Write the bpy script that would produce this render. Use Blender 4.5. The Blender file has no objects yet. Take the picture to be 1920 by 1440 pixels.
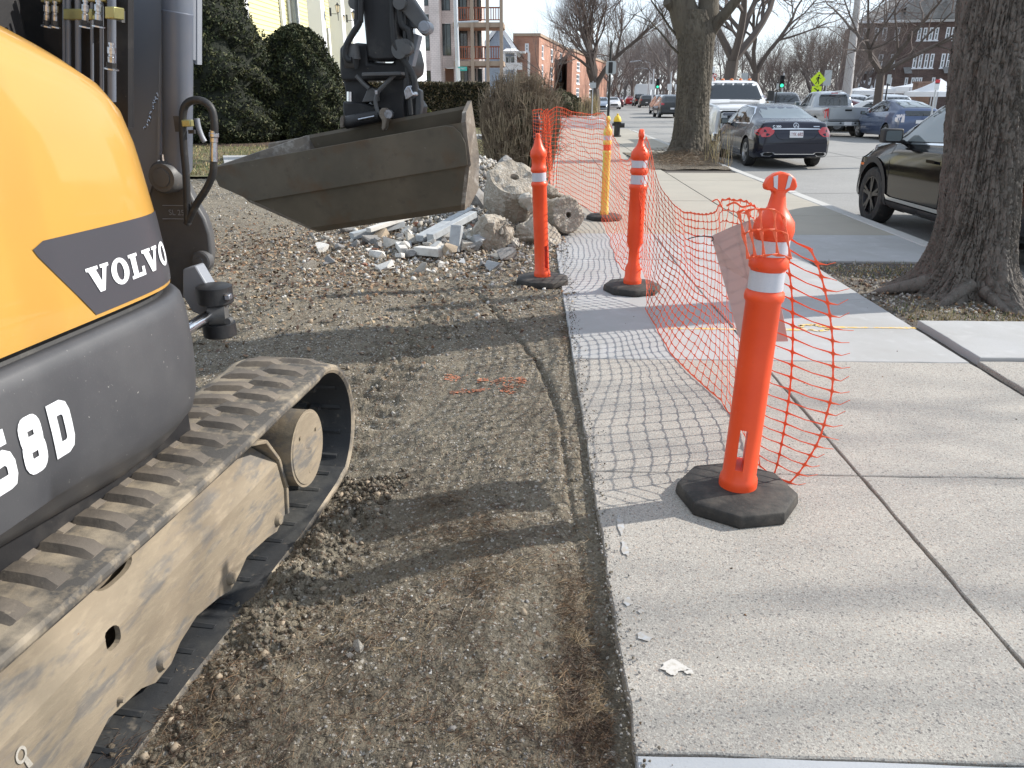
import bpy, bmesh, math, random
import numpy as np
from mathutils import Vector, Matrix, noise
random.seed(7); RNG = np.random.default_rng(11)
C = bpy.context.scene.collection
PI = math.pi
# ---------------------------------------------------------------- camera geometry (metres; sidewalk top is z=0, +Y runs along the sidewalk)
F = 1442.0; CAMH = 1.52
PIT = math.atan((720-178)/F); PSI = math.atan(55/math.hypot(F, 542))
def ray(px, py):
    x = (px-960)/F; v = (py-720)/F
    f = math.cos(PIT)-v*math.sin(PIT); d = math.sin(PIT)+v*math.cos(PIT)
    c, s = math.cos(PSI), math.sin(PSI)
    return Vector((c*x-s*f, s*x+c*f, -d))
O0 = Vector((0, 0, CAMH))
def GZ(px, py, z=0.0):
    r = ray(px, py); return O0+r*((z-CAMH)/r.z)
def GY(px, py, Y):
    r = ray(px, py); return O0+r*(Y/r.y)
EA = math.radians(6.62)
FW = Vector((math.sin(EA), math.cos(EA), 0)); RT = Vector((math.cos(EA), -math.sin(EA), 0)); UP = Vector((0, 0, 1))
def ES(px, py, S):
    r = ray(px, py); return O0+r*(S/r.dot(FW))
def EL(px, py, L):
    r = ray(px, py); return O0+r*(L/r.dot(RT))
def E(L, S, z): return RT*L+FW*S+UP*z
# ---------------------------------------------------------------- materials
MATS = {}
def M(name, col, rough=.6, metal=0., layers=(), bumps=(), spec=.5, coat=0., coords='Object', alpha=1., trans=0., emit=None, estr=0., sss=0., rlayer=None, stretch=None):
    if name in MATS: return MATS[name]
    m = bpy.data.materials.new(name); m.use_nodes = True; nt = m.node_tree; N = nt.nodes; L = nt.links
    b = N['Principled BSDF']
    b.inputs['Roughness'].default_value = rough; b.inputs['Metallic'].default_value = metal
    b.inputs['Specular IOR Level'].default_value = spec; b.inputs['Coat Weight'].default_value = coat; b.inputs['Coat Roughness'].default_value = .04
    b.inputs['Alpha'].default_value = alpha; b.inputs['Transmission Weight'].default_value = trans
    if sss: b.inputs['Subsurface Weight'].default_value = sss
    if emit: b.inputs['Emission Color'].default_value = (*emit, 1); b.inputs['Emission Strength'].default_value = estr
    tc = N.new('ShaderNodeTexCoord'); src = tc.outputs[coords]
    if stretch:
        mp = N.new('ShaderNodeMapping'); mp.inputs['Scale'].default_value = stretch; L.new(src, mp.inputs[0]); src = mp.outputs[0]
    def tex(kind, scale, detail=4, rgh=.6, dist=0.):
        if kind == 'v':
            t = N.new('ShaderNodeTexVoronoi'); t.inputs['Scale'].default_value = scale; L.new(src, t.inputs['Vector']); return t.outputs['Distance']
        if kind == 'vc':
            t = N.new('ShaderNodeTexVoronoi'); t.inputs['Scale'].default_value = scale; L.new(src, t.inputs['Vector'])
            s = N.new('ShaderNodeSeparateColor'); L.new(t.outputs['Color'], s.inputs[0]); return s.outputs[0]
        if kind == 've':
            t = N.new('ShaderNodeTexVoronoi'); t.feature = 'DISTANCE_TO_EDGE'; t.inputs['Scale'].default_value = scale; L.new(src, t.inputs['Vector']); return t.outputs['Distance']
        t = N.new('ShaderNodeTexNoise'); t.inputs['Scale'].default_value = scale; t.inputs['Detail'].default_value = detail; t.inputs['Roughness'].default_value = rgh
        t.inputs['Distortion'].default_value = dist
        L.new(src, t.inputs['Vector']); return t.outputs[0]
    def rng(o, lo, hi):
        r = N.new('ShaderNodeMapRange'); r.inputs['From Min'].default_value = lo; r.inputs['From Max'].default_value = hi; L.new(o, r.inputs[0]); return r.outputs[0]
    cur = None
    for la in layers:   # (color, kind, scale, lo, hi[, max])
        fac = rng(tex(la[1], la[2]), la[3], la[4])
        if len(la) > 5:
            mm = N.new('ShaderNodeMath'); mm.operation = 'MULTIPLY'; mm.inputs[1].default_value = la[5]; L.new(fac, mm.inputs[0]); fac = mm.outputs[0]
        mx = N.new('ShaderNodeMix'); mx.data_type = 'RGBA'; L.new(fac, mx.inputs[0])
        if cur is None: mx.inputs[6].default_value = (*col, 1)
        else: L.new(cur, mx.inputs[6])
        mx.inputs[7].default_value = (*la[0], 1); cur = mx.outputs[2]
    if cur is None: b.inputs['Base Color'].default_value = (*col, 1)
    else: L.new(cur, b.inputs['Base Color'])
    if rlayer:
        fac = rng(tex(rlayer[0], rlayer[1]), rlayer[2], rlayer[3]); mr = N.new('ShaderNodeMapRange'); L.new(fac, mr.inputs[0])
        mr.inputs['To Min'].default_value = rough; mr.inputs['To Max'].default_value = rlayer[4]; L.new(mr.outputs[0], b.inputs['Roughness'])
    nrm = None
    for bu in bumps:    # (kind, scale, strength, distance)
        bn = N.new('ShaderNodeBump'); bn.inputs['Strength'].default_value = bu[2]; bn.inputs['Distance'].default_value = bu[3]
        L.new(tex(bu[0], bu[1], 6), bn.inputs['Height'])
        if nrm: L.new(nrm, bn.inputs['Normal'])
        nrm = bn.outputs[0]
    if nrm: L.new(nrm, b.inputs['Normal'])
    MATS[name] = m; return m

M('yellow_paint', (.52, .285, .058), .34, spec=.5, coat=.7, bumps=[('n', 3, .04, .02)], layers=[((.56, .30, .06), 'n', 4, .45, .75, .5), ((.5, .34, .12), 'n', 90, .68, .78, .4)])
M('skirt_grey', (.060, .061, .067), .48, layers=[((.088, .088, .092), 'n', 5, .4, .8, .8), ((.42, .41, .38), 'n', 55, .70, .745, .8), ((.12, .115, .11), 'n', 160, .6, .75, .5)], bumps=[('n', 220, .08, .002)])
M('decal_grey', (.058, .058, .068), .3, spec=.5, layers=[((.10, .10, .11), 'n', 90, .66, .75, .5)])
M('decal_white', (.82, .83, .86), .4, layers=[((.5, .5, .5), 'n', 120, .68, .75, .6)])
M('cast_grey', (.075, .075, .078), .5, layers=[((.105, .103, .1), 'n', 6, .4, .7), ((.22, .2, .17), 'n', 60, .68, .76, .7)], bumps=[('n', 140, .12, .003)])
M('boom_grey', (.225, .243, .280), .42, layers=[((.255, .27, .30), 'n', 3, .4, .7), ((.2, .19, .17), 'n', 70, .7, .78, .6)], bumps=[('n', 120, .04, .002)])
M('tube_grey', (.115, .135, .178), .36, layers=[((.16, .17, .19), 'n', 4, .4, .7)], bumps=[('n', 90, .03, .002)])
M('black_steel', (.016, .016, .018), .5, layers=[((.045, .042, .040), 'n', 9, .5, .75), ((.14, .12, .1), 'n', 50, .68, .77, .6)], bumps=[('n', 60, .15, .004)])
M('black_rubber', (.018, .018, .019), .55, layers=[((.06, .057, .052), 'n', 20, .55, .75)], bumps=[('n', 90, .1, .002)])
M('weld_bead', (.5, .5, .5), .45, .3, bumps=[('n', 130, .6, .004)])
M('chrome', (.75, .76, .8), .16, 1.)
M('zinc', (.55, .57, .62), .3, 1., layers=[((.3, .3, .3), 'n', 60, .5, .7)])
M('brass_plated', (.36, .33, .14), .38, .6, layers=[((.28, .27, .13), 'n', 20, .4, .7)])
M('bucket_steel', (.082, .069, .049), .62, layers=[((.130, .105, .074), 'n', 3, .35, .65, .9), ((.10, .055, .025), 'n', 5, .55, .75, .8), ((.22, .2, .17), 'n', 34, .68, .8, .5), ((.05, .042, .033), 'n', 13, .58, .78, .6)], bumps=[('n', 25, .12, .006), ('n', 200, .1, .002)])
M('bucket_edge', (.17, .14, .11), .6, layers=[((.4, .37, .33), 'n', 14, .55, .7, .8), ((.06, .05, .045), 'n', 6, .5, .7)], bumps=[('n', 40, .4, .01)])
M('muddy_steel', (.270, .222, .160), .85, layers=[((.215, .172, .122), 'n', 3.5, .42, .66, .9), ((.135, .130, .125), 'n', 7.5, .51, .61, .8), ((.34, .28, .20), 'n', 24, .5, .7, .6), ((.2, .17, .14), 'n', 14, .57, .66, .6), ((.25, .12, .05), 'n', 33, .72, .78, .7)], bumps=[('n', 16, .25, .01), ('n', 120, .25, .003)], stretch=(1.2, .55, 2.2))
M('muddy_rubber', (.085, .078, .070), .8, layers=[((.36, .30, .22), 'n', 5, .46, .62, .9), ((.36, .29, .2), 'n', 28, .5, .7, .6)], bumps=[('n', 22, .3, .008), ('n', 150, .3, .003)])
M('lug_rubber', (.135, .115, .095), .82, layers=[((.23, .19, .145), 'n', 9, .45, .7, .8), ((.42, .35, .25), 'n', 26, .63, .75, .6)], bumps=[('n', 40, .35, .006)])
M('track_inner', (.040, .042, .045), .6, layers=[((.10, .098, .09), 'n', 6, .45, .7, .8), ((.26, .22, .17), 'n', 22, .62, .75, .6)], bumps=[('n', 40, .3, .006)])
M('orange_plastic', (.86, .085, .018), .42, sss=.05, layers=[((.78, .07, .016), 'n', 5, .4, .7), ((.5, .06, .02), 'n', 60, .7, .78, .6), ((.60, .30, .22), 'n', 34, .70, .76, .5), ((.25, .09, .05), 'n', 17, .69, .76, .45)], bumps=[('n', 14, .05, .01)])
M('yellow_plastic', (.80, .60, .12), .45, layers=[((.7, .50, .10), 'n', 7, .5, .7)])
M('reflective_white', (.52, .53, .58), .32, spec=.7, layers=[((.62, .62, .65), 'v', 130, .1, .5, .4), ((.2, .19, .19), 'n', 34, .7, .74, .8)])
M('base_rubber', (.028, .026, .024), .75, layers=[((.075, .065, .055), 'n', 12, .45, .7), ((.15, .13, .1), 'n', 60, .66, .74, .6)], bumps=[('n', 45, .35, .006)])
def net_mat(name, col):
    m = bpy.data.materials.new(name); m.use_nodes = True; nt = m.node_tree; b = nt.nodes['Principled BSDF']
    b.inputs['Base Color'].default_value = (*col, 1); b.inputs['Roughness'].default_value = .45
    tr = nt.nodes.new('ShaderNodeBsdfTranslucent'); tr.inputs[0].default_value = (*col, 1)
    mx = nt.nodes.new('ShaderNodeMixShader'); mx.inputs[0].default_value = .3
    nt.links.new(b.outputs[0], mx.inputs[1]); nt.links.new(tr.outputs[0], mx.inputs[2])
    nt.links.new(mx.outputs[0], nt.nodes['Material Output'].inputs[0]); MATS[name] = m
net_mat('net_orange', (.90, .17, .065)); net_mat('sheet_pink', (.62, .50, .49)); net_mat('tent_cloth', (.8, .82, .86))
M('concrete_far', (.365, .335, .28), .85, layers=[((.32, .295, .25), 'n', .9, .4, .7), ((.36, .335, .29), 'n', 120, .55, .75, .7), ((.3, .28, .25), 'n', 2.3, .62, .8, .5)], bumps=[('n', 90, .25, .004)])
M('concrete_smooth', (.385, .385, .385), .8, layers=[((.335, .33, .32), 'n', 1.4, .4, .66), ((.31, .30, .29), 'n', 130, .55, .72, .6), ((.47, .47, .47), 'n', 5, .55, .8, .7)], bumps=[('n', 120, .2, .003)])
M('concrete_blue', (.41, .425, .445), .8, layers=[((.38, .395, .415), 'n', 3, .4, .7), ((.33, .34, .36), 'n', 120, .58, .75, .7)], bumps=[('n', 120, .3, .003)])
M('concrete_aggregate', (.372, .348, .310), .88, layers=[((.31, .292, .265), 'n', 1.3, .4, .66, .9), ((.29, .265, .24), 'n', 3.0, .55, .8, .5), ((.46, .42, .36), 'n', .8, .55, .8, .6), ((.50, .47, .42), 'vc', 210, .74, .80, .7), ((.22, .20, .185), 'vc', 260, .80, .86, .8), ((.10, .098, .098), 'vc', 170, .955, .97, .75), ((.42, .30, .22), 'vc', 230, .93, .95, .5), ((.21, .195, .18), 'n', 330, .55, .70, .6)], bumps=[('v', 220, .35, .003), ('n', 400, .35, .003)])
M('kerb_concrete', (.46, .45, .43), .8, layers=[((.45, .44, .42), 'n', 3, .4, .7), ((.3, .3, .29), 'n', 60, .6, .75, .6)], bumps=[('n', 80, .3, .004)])
M('asphalt', (.245, .240, .230), .85, layers=[((.285, .278, .265), 'n', .35, .4, .65), ((.20, .196, .19), 'n', 1.2, .55, .8, .6), ((.36, .35, .34), 'vc', 60, .8, .9, .6), ((.13, .13, .128), 'n', 140, .55, .7, .7)], bumps=[('n', 90, .5, .008)])
M('tar_line', (.12, .118, .115), .7)
M('joint_dark', (.06, .052, .045), .95, layers=[((.12, .1, .08), 'n', 40, .45, .65)])
M('white_line', (.66, .66, .64), .7, layers=[((.3, .3, .3), 'n', 9, .62, .75, .8)])
M('yellow_mark', (.72, .45, .09), .8, layers=[((.49, .47, .43), 'n', 24, .42, .60, .9)])
M('orange_mark', (.55, .17, .08), .9, layers=[((.22, .17, .12), 'n', 70, .42, .58, .9)])
def earth(name, a, b_, c, d):
    return M(name, a, .95, layers=[(b_, 'n', 1.1, .38, .62), (c, 'n', 6, .5, .72, .8), (d, 'n', 45, .52, .66, .75), ((.33, .29, .235), 'vc', 105, .84, .9, .7), ((.05, .04, .032), 'n', 120, .56, .68, .75), ((.44, .41, .36), 'vc', 105, .945, .96, .85), ((.15, .08, .045), 'vc', 110, .93, .95, .6), ((.11, .095, .073), 'n', 2.2, .54, .76, .4)], bumps=[('n', 40, .9, .02), ('v', 120, .55, .008), ('n', 200, .7, .006)])
earth('dirt', (.190, .162, .118), (.235, .203, .148), (.100, .082, .060), (.085, .067, .050))
earth('soil_dark', (.12, .095, .068), (.17, .14, .1), (.085, .065, .05), (.2, .165, .12))
M('gravel', (.34, .31, .27), .9, layers=[((.42, .39, .35), 'vc', 30, .4, .6), ((.2, .19, .17), 'n', 25, .5, .7)], bumps=[('v', 30, .8, .04)])
M('lawn_dry', (.125, .112, .062), .95, layers=[((.10, .105, .035), 'n', 1.2, .42, .62), ((.24, .19, .11), 'n', 5, .5, .7), ((.07, .06, .03), 'n', 40, .55, .7, .8)], bumps=[('n', 60, .7, .03)])
M('mulch', (.06, .038, .026), .95, layers=[((.11, .07, .05), 'n', 12, .45, .65)], bumps=[('n', 40, .8, .03)])
M('stone_pale', (.46, .43, .38), .9, layers=[((.36, .33, .28), 'n', 5, .4, .7), ((.25, .22, .19), 'n', 26, .55, .75, .7)], bumps=[('n', 18, .5, .02), ('n', 90, .4, .005)])
M('stone_white', (.62, .60, .56), .9, layers=[((.45, .42, .38), 'n', 9, .45, .7)], bumps=[('n', 25, .4, .01)])
M('stone_grey', (.27, .26, .25), .9, layers=[((.18, .165, .15), 'n', 6, .4, .7), ((.4, .38, .35), 'n', 30, .6, .75, .7)], bumps=[('n', 20, .5, .02), ('n', 90, .4, .005)])
M('stone_tan', (.40, .32, .23), .9, layers=[((.28, .22, .16), 'n', 7, .4, .7)], bumps=[('n', 25, .4, .01)])
M('stone_red', (.32, .15, .10), .9, bumps=[('n', 25, .4, .01)])
M('old_concrete', (.36, .32, .265), .95, layers=[((.27, .235, .19), 'n', 4, .4, .65), ((.20, .17, .13), 'n', 14, .52, .72, .8), ((.48, .45, .4), 'vc', 34, .8, .88, .6), ((.12, .1, .085), 'n', 50, .6, .75, .6)], bumps=[('n', 12, .7, .03), ('v', 45, .6, .012), ('n', 120, .4, .004)])
M('granite_strip', (.40, .42, .43), .8, layers=[((.3, .31, .32), 'n', 14, .4, .7), ((.22, .2, .17), 'n', 5, .6, .8, .6)], bumps=[('n', 50, .3, .004)])
M('hole_dark', (.02, .018, .015), .95)
M('leaf_brown', (.20, .11, .058), .8, layers=[((.32, .22, .13), 'vc', 22, .4, .7), ((.09, .05, .035), 'vc', 31, .6, .8)])
M('twig_brown', (.20, .14, .09), .85, layers=[((.38, .29, .18), 'vc', 14, .55, .7), ((.075, .045, .03), 'vc', 9, .5, .7)])
M('bark_near', (.132, .116, .100), .95, layers=[((.155, .135, .118), 'n', 4.5, .42, .62), ((.060, .050, .042), 'n', 17, .48, .62, .8), ((.24, .23, .205), 'n', 34, .58, .70, .6), ((.12, .08, .055), 'n', 8, .66, .78, .6), ((.1, .115, .06), 'n', 5, .67, .8, .5)], bumps=[('ve', 16, .6, .02), ('n', 34, .9, .02), ('n', 110, .7, .006)], stretch=(1, 1, .42))
M('bark_mid', (.10, .085, .066), .95, layers=[((.14, .12, .09), 'n', 3, .42, .65), ((.055, .045, .036), 'n', 12, .5, .7, .8)], bumps=[('n', 14, 1., .05)], stretch=(1, 1, .2))
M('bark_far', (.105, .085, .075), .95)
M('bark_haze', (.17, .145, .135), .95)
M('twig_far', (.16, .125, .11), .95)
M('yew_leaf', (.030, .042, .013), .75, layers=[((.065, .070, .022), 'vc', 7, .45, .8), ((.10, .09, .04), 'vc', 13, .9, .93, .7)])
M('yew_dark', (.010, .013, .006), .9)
M('yellowgreen_leaf', (.16, .15, .035), .8, layers=[((.08, .09, .025), 'vc', 9, .4, .7)])
M('hedge_leaf', (.060, .052, .026), .85, layers=[((.035, .035, .018), 'vc', 8, .4, .7), ((.13, .10, .06), 'vc', 15, .8, .9)])
M('hedge_twig', (.17, .13, .09), .9)
M('bush_stem', (.30, .24, .165), .9, layers=[((.13, .095, .065), 'vc', 5, .4, .7)])
M('dry_grass', (.50, .42, .22), .9, layers=[((.35, .27, .15), 'vc', 9, .4, .7)])
M('green_grass', (.08, .12, .025), .85, layers=[((.2, .18, .06), 'vc', 9, .5, .8)])
M('root_fiber', (.27, .21, .15), .9)
M('siding_yellow', (.72, .66, .36), .7)
M('siding_cream', (.70, .62, .45), .7)
M('siding_bluegrey', (.36, .42, .52), .7)
M('white_trim', (.78, .79, .82), .6)
M('roof_slate', (.10, .10, .115), .85, layers=[((.06, .06, .07), 'n', 5, .4, .7), ((.15, .14, .14), 'vc', 6, .6, .8)], bumps=[('n', 20, .3, .02)])
M('roof_grey', (.25, .245, .24), .85, layers=[((.17, .165, .16), 'n', 3, .4, .7)])
M('lamp_black', (.015, .015, .016), .4)
M('lamp_glass', (.85, .72, .5), .3)
M('door_panel', (.75, .76, .78), .5)
def brick(name, a, b_, mortar, sx, rw=.24, rh=.08, ms=.012):
    m = bpy.data.materials.new(name); m.use_nodes = True; N = m.node_tree.nodes; L = m.node_tree.links; bs = N['Principled BSDF']; bs.inputs['Roughness'].default_value = .9
    tc = N.new('ShaderNodeTexCoord'); sp = N.new('ShaderNodeSeparateXYZ'); L.new(tc.outputs['Object'], sp.inputs[0])
    ad = N.new('ShaderNodeMath'); ad.operation = 'ADD'; L.new(sp.outputs[0], ad.inputs[0]); L.new(sp.outputs[1], ad.inputs[1])
    cb = N.new('ShaderNodeCombineXYZ'); L.new(ad.outputs[0], cb.inputs[0]); L.new(sp.outputs[2], cb.inputs[1])
    t = N.new('ShaderNodeTexBrick'); L.new(cb.outputs[0], t.inputs[0]); t.inputs['Scale'].default_value = 1; t.inputs['Brick Width'].default_value = rw; t.inputs['Row Height'].default_value = rh
    t.inputs['Mortar Size'].default_value = ms; t.inputs[1].default_value = (*a, 1); t.inputs[2].default_value = (*b_, 1); t.inputs[3].default_value = (*mortar, 1)
    n = N.new('ShaderNodeTexNoise'); n.inputs['Scale'].default_value = .6; n.inputs['Detail'].default_value = 5; L.new(tc.outputs['Object'], n.inputs['Vector'])
    mr = N.new('ShaderNodeMapRange'); mr.inputs['From Min'].default_value = .3; mr.inputs['From Max'].default_value = .7; mr.inputs['To Min'].default_value = .75; mr.inputs['To Max'].default_value = 1.2; L.new(n.outputs[0], mr.inputs[0])
    mx = N.new('ShaderNodeMix'); mx.data_type = 'RGBA'; mx.blend_type = 'MULTIPLY'; mx.inputs[0].default_value = 1; L.new(t.outputs[0], mx.inputs[6])
    cc = N.new('ShaderNodeCombineColor'); [L.new(mr.outputs[0], cc.inputs[i]) for i in range(3)]; L.new(cc.outputs[0], mx.inputs[7]); L.new(mx.outputs[2], bs.inputs['Base Color'])
    MATS[name] = m; return m
brick('brick_orange', (.42, .20, .13), (.36, .155, .10), (.42, .33, .28), 1, .3, .1, .01)
brick('brick_brown', (.13, .085, .072), (.095, .062, .055), (.15, .12, .11), 1, .4, .14, .012)
brick('block_pink', (.74, .64, .60), (.71, .61, .57), (.46, .39, .36), 1, .28, .14, .008)
M('balcony_wood', (.30, .085, .035), .6, layers=[((.22, .06, .03), 'vc', 3, .4, .7)])
M('beam_tan', (.36, .27, .20), .7)
M('ceiling_brown', (.28, .16, .11), .8)
M('frame_black', (.02, .022, .024), .5)
M('window_glass', (.04, .055, .06), .06, spec=.9, layers=[((.14, .17, .18), 'n', .8, .5, .62, .8)])
M('window_pale', (.22, .25, .28), .08, spec=.9)
M('brown_wood', (.20, .10, .06), .7)
M('pole_steel', (.50, .52, .55), .45, .5)
M('pole_concrete', (.42, .40, .39), .85)
M('sign_white', (.74, .75, .76), .5)
M('sign_red', (.62, .06, .07), .5)
M('sign_green', (.02, .35, .2), .45)
M('sign_teal', (.05, .42, .38), .5)
M('sign_back', (.42, .44, .45), .4, .5)
M('sign_lime', (.62, .82, .03), .45, emit=None)
M('black_paint', (.012, .012, .013), .5)
M('hydrant_black', (.02, .02, .021), .45)
M('hydrant_yellow', (.75, .50, .04), .5)
M('signal_green', (.02, .5, .25), .3, emit=(.05, 1, .5), estr=1.2)
M('wire', (.12, .1, .09), .6)
M('car_glass', (.02, .025, .028), .03, spec=1.0)
M('car_glass_light', (.15, .18, .19), .04, spec=1.0)
M('tyre', (.022, .022, .023), .8, layers=[((.06, .057, .05), 'n', 12, .5, .7)], bumps=[('n', 40, .2, .004)])
M('alloy', (.46, .47, .49), .3, .85)
M('alloy_dark', (.05, .05, .055), .3, .8)
M('car_trim', (.022, .022, .024), .6)
M('car_chrome', (.75, .76, .78), .12, 1.)
M('tail_red', (.45, .012, .02), .18, spec=.8, coat=.5)
M('tail_white', (.65, .6, .62), .15, spec=.8, coat=.5)
M('head_lens', (.55, .58, .6), .1, spec=.9, coat=.5)
M('plate_white', (.72, .72, .74), .5)
M('plate_text', (.20, .02, .035), .5)
M('amber', (.7, .15, .01), .3)
M('under_dark', (.008, .008, .009), .9)
def paint(name, col, metal=.3, rough=.3, coat=1.0):
    return M(name, col, rough, metal, coat=coat, layers=[(tuple(min(1, c*1.25+.01) for c in col), 'n', 1.5, .5, .8, .5)])
# ---------------------------------------------------------------- mesh builder
ORIG = {}
def link_mesh(name, V, Fc, mats, parent=None, midx=None, smooth=False, loc=None, sharp=None):
    me = bpy.data.meshes.new(name)
    o0 = ORIG[parent.name] if parent is not None else (Vector(loc) if loc is not None else Vector((0, 0, 0)))
    if isinstance(V, np.ndarray): V = V-np.array(o0); V = V.tolist() if not isinstance(Fc, np.ndarray) else V
    else: V = [(v[0]-o0.x, v[1]-o0.y, v[2]-o0.z) for v in V]
    if isinstance(Fc, np.ndarray):
        V = np.asarray(V, dtype=np.float32); nf, k = Fc.shape
        me.vertices.add(len(V)); me.vertices.foreach_set('co', V.ravel())
        me.loops.add(nf*k); me.loops.foreach_set('vertex_index', Fc.astype(np.int32).ravel())
        me.polygons.add(nf); me.polygons.foreach_set('loop_start', np.arange(0, nf*k, k, dtype=np.int32))
        try: me.polygons.foreach_set('loop_total', np.full(nf, k, dtype=np.int32))
        except Exception: pass
        if midx is not None: me.polygons.foreach_set('material_index', np.asarray(midx, dtype=np.int32))
        me.update(calc_edges=True); me.validate()
    else:
        me.from_pydata(V, [], Fc)
        if midx is not None: me.polygons.foreach_set('material_index', midx)
    if not isinstance(mats, (list, tuple)): mats = [mats]
    for m in mats: me.materials.append(MATS[m] if isinstance(m, str) else m)
    if smooth: me.polygons.foreach_set('use_smooth', [True]*len(me.polygons))
    if smooth and sharp: me.update(); me.set_sharp_from_angle(angle=math.radians(sharp))
    me.update()
    o = bpy.data.objects.new(name, me); C.objects.link(o)
    if parent is not None: o.parent = parent; ORIG[o.name] = o0
    else: o.location = o0; ORIG[o.name] = Vector(o0)
    return o
def tag(o, label=None, cat=None, group=None, kind=None):
    if label: o['label'] = label
    if cat: o['category'] = cat
    if group: o['group'] = group
    if kind: o['kind'] = kind
    return o
def thing(name, label, cat, loc=(0, 0, 0), group=None):
    o = bpy.data.objects.new(name, None); C.objects.link(o); o.location = loc; o.empty_display_size = .2
    ORIG[o.name] = Vector(loc); return tag(o, label, cat, group)
class MB:
    def __init__(s): s.v = []; s.f = []; s.m = []; s.cur = 0
    def add(s, vs, fs):
        n = len(s.v); s.v += [tuple(v) for v in vs]; s.f += [tuple(i+n for i in f) for f in fs]; s.m += [s.cur]*len(fs); return s
    def boxm(s, mtx, sx, sy, sz):
        vs = [mtx @ Vector((x*sx/2, y*sy/2, z*sz/2)) for z in (-1, 1) for y in (-1, 1) for x in (-1, 1)]
        return s.add(vs, [(0, 2, 3, 1), (4, 5, 7, 6), (0, 1, 5, 4), (2, 6, 7, 3), (0, 4, 6, 2), (1, 3, 7, 5)])
    def box(s, c, d, rz=0, rx=0, ry=0):
        mt = Matrix.Translation(Vector(c)) @ Matrix.Rotation(rz, 4, 'Z') @ Matrix.Rotation(ry, 4, 'Y') @ Matrix.Rotation(rx, 4, 'X')
        return s.boxm(mt, *d)
    def bx(s, x0, x1, y0, y1, z0, z1): return s.box(((x0+x1)/2, (y0+y1)/2, (z0+z1)/2), (abs(x1-x0), abs(y1-y0), abs(z1-z0)))
    def bar(s, a, b, w, h, up=None):      # box beam from a to b
        a = Vector(a); b = Vector(b); d = (b-a); L = d.length; d.normalize(); up = Vector(up) if up else (UP if abs(d.z) < .95 else Vector((0, 1, 0)))
        x = d.cross(up).normalized(); z = x.cross(d)
        mt = Matrix((( x.x, d.x, z.x, 0), (x.y, d.y, z.y, 0), (x.z, d.z, z.z, 0), (0, 0, 0, 1))); mt.translation = (a+b)/2
        return s.boxm(mt, w, L, h)
    def tube(s, pts, rad, n=8, caps=True):
        pts = [Vector(p) for p in pts]
        if not isinstance(rad, (list, tuple)): rad = [rad]*len(pts)
        base = len(s.v); prevx = None; vs = []; fs = []
        for i, p in enumerate(pts):
            d = (pts[min(i+1, len(pts)-1)]-pts[max(i-1, 0)])
            if d.length < 1e-9: d = Vector((0, 0, 1))
            d.normalize()
            if prevx is None: x = d.cross(UP if abs(d.z) < .9 else Vector((1, 0, 0))).normalized()
            else:
                x = prevx-d*prevx.dot(d); x = x.normalized() if x.length > 1e-6 else d.orthogonal().normalized()
            y = d.cross(x); prevx = x
            for k in range(n):
                a = 2*PI*k/n; vs.append(p+(x*math.cos(a)+y*math.sin(a))*rad[i])
        for i in range(len(pts)-1):
            for k in range(n):
                k2 = (k+1) % n; fs.append((i*n+k, i*n+k2, (i+1)*n+k2, (i+1)*n+k))
        if caps: fs.append(tuple(reversed(range(n)))); fs.append(tuple((len(pts)-1)*n+k for k in range(n)))
        return s.add(vs, fs)
    def cyl(s, a, b, r0, r1=None, n=16): return s.tube([a, b], [r0, r0 if r1 is None else r1], n)
    def prism(s, poly, vec):               # poly: list of 3d points, extruded by vec
        vec = Vector(vec); n = len(poly); p = [Vector(q) for q in poly]
        nn = Vector((0, 0, 0))
        for i in range(n): nn += (p[i]-p[0]).cross(p[(i+1) % n]-p[0])
        if nn.dot(vec) > 0: p.reverse()
        return s.add(p+[q+vec for q in p], [tuple(range(n)), tuple(reversed(range(n, 2*n)))]+[(i+n, (i+1) % n+n, (i+1) % n, i) for i in range(n)])
    def lathe(s, prof, n=20, at=(0, 0, 0), mtx=None):
        vs = []; fs = []; at = Vector(at)
        for r, z in prof:
            for k in range(n):
                a = 2*PI*k/n; v = Vector((r*math.cos(a), r*math.sin(a), z)); vs.append((mtx @ v) if mtx else v+at)
        for i in range(len(prof)-1):
            for k in range(n):
                k2 = (k+1) % n; fs.append((i*n+k, i*n+k2, (i+1)*n+k2, (i+1)*n+k))
        fs.append(tuple(reversed(range(n)))); fs.append(tuple((len(prof)-1)*n+k for k in range(n)))
        return s.add(vs, fs)
    def grid(s, fn, nu, nv):
        vs = [fn(i/nu, j/nv) for i in range(nu+1) for j in range(nv+1)]
        return s.add(vs, [(i*(nv+1)+j, (i+1)*(nv+1)+j, (i+1)*(nv+1)+j+1, i*(nv+1)+j+1) for i in range(nu) for j in range(nv)])
    def build(s, name, mats, parent=None, smooth=False, bevel=0, loc=None, sharp=40, seg=2, subsurf=0):
        if parent is None and loc is None and s.v:
            a = np.array(s.v); loc = ((a[:, 0].min()+a[:, 0].max())/2, (a[:, 1].min()+a[:, 1].max())/2, a[:, 2].min())
        o = link_mesh(name, s.v, s.f, mats, parent, s.m, smooth, loc, sharp if smooth else None)
        if bevel:
            b = o.modifiers.new('bevel', 'BEVEL'); b.width = bevel; b.segments = seg; b.limit_method = 'ANGLE'; b.angle_limit = math.radians(35); b.harden_normals = False
            o.data.polygons.foreach_set('use_smooth', [True]*len(o.data.polygons)); o.data.set_sharp_from_angle(angle=math.radians(50))
        if subsurf:
            b = o.modifiers.new('sub', 'SUBSURF'); b.levels = subsurf; b.render_levels = subsurf
        return o
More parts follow.
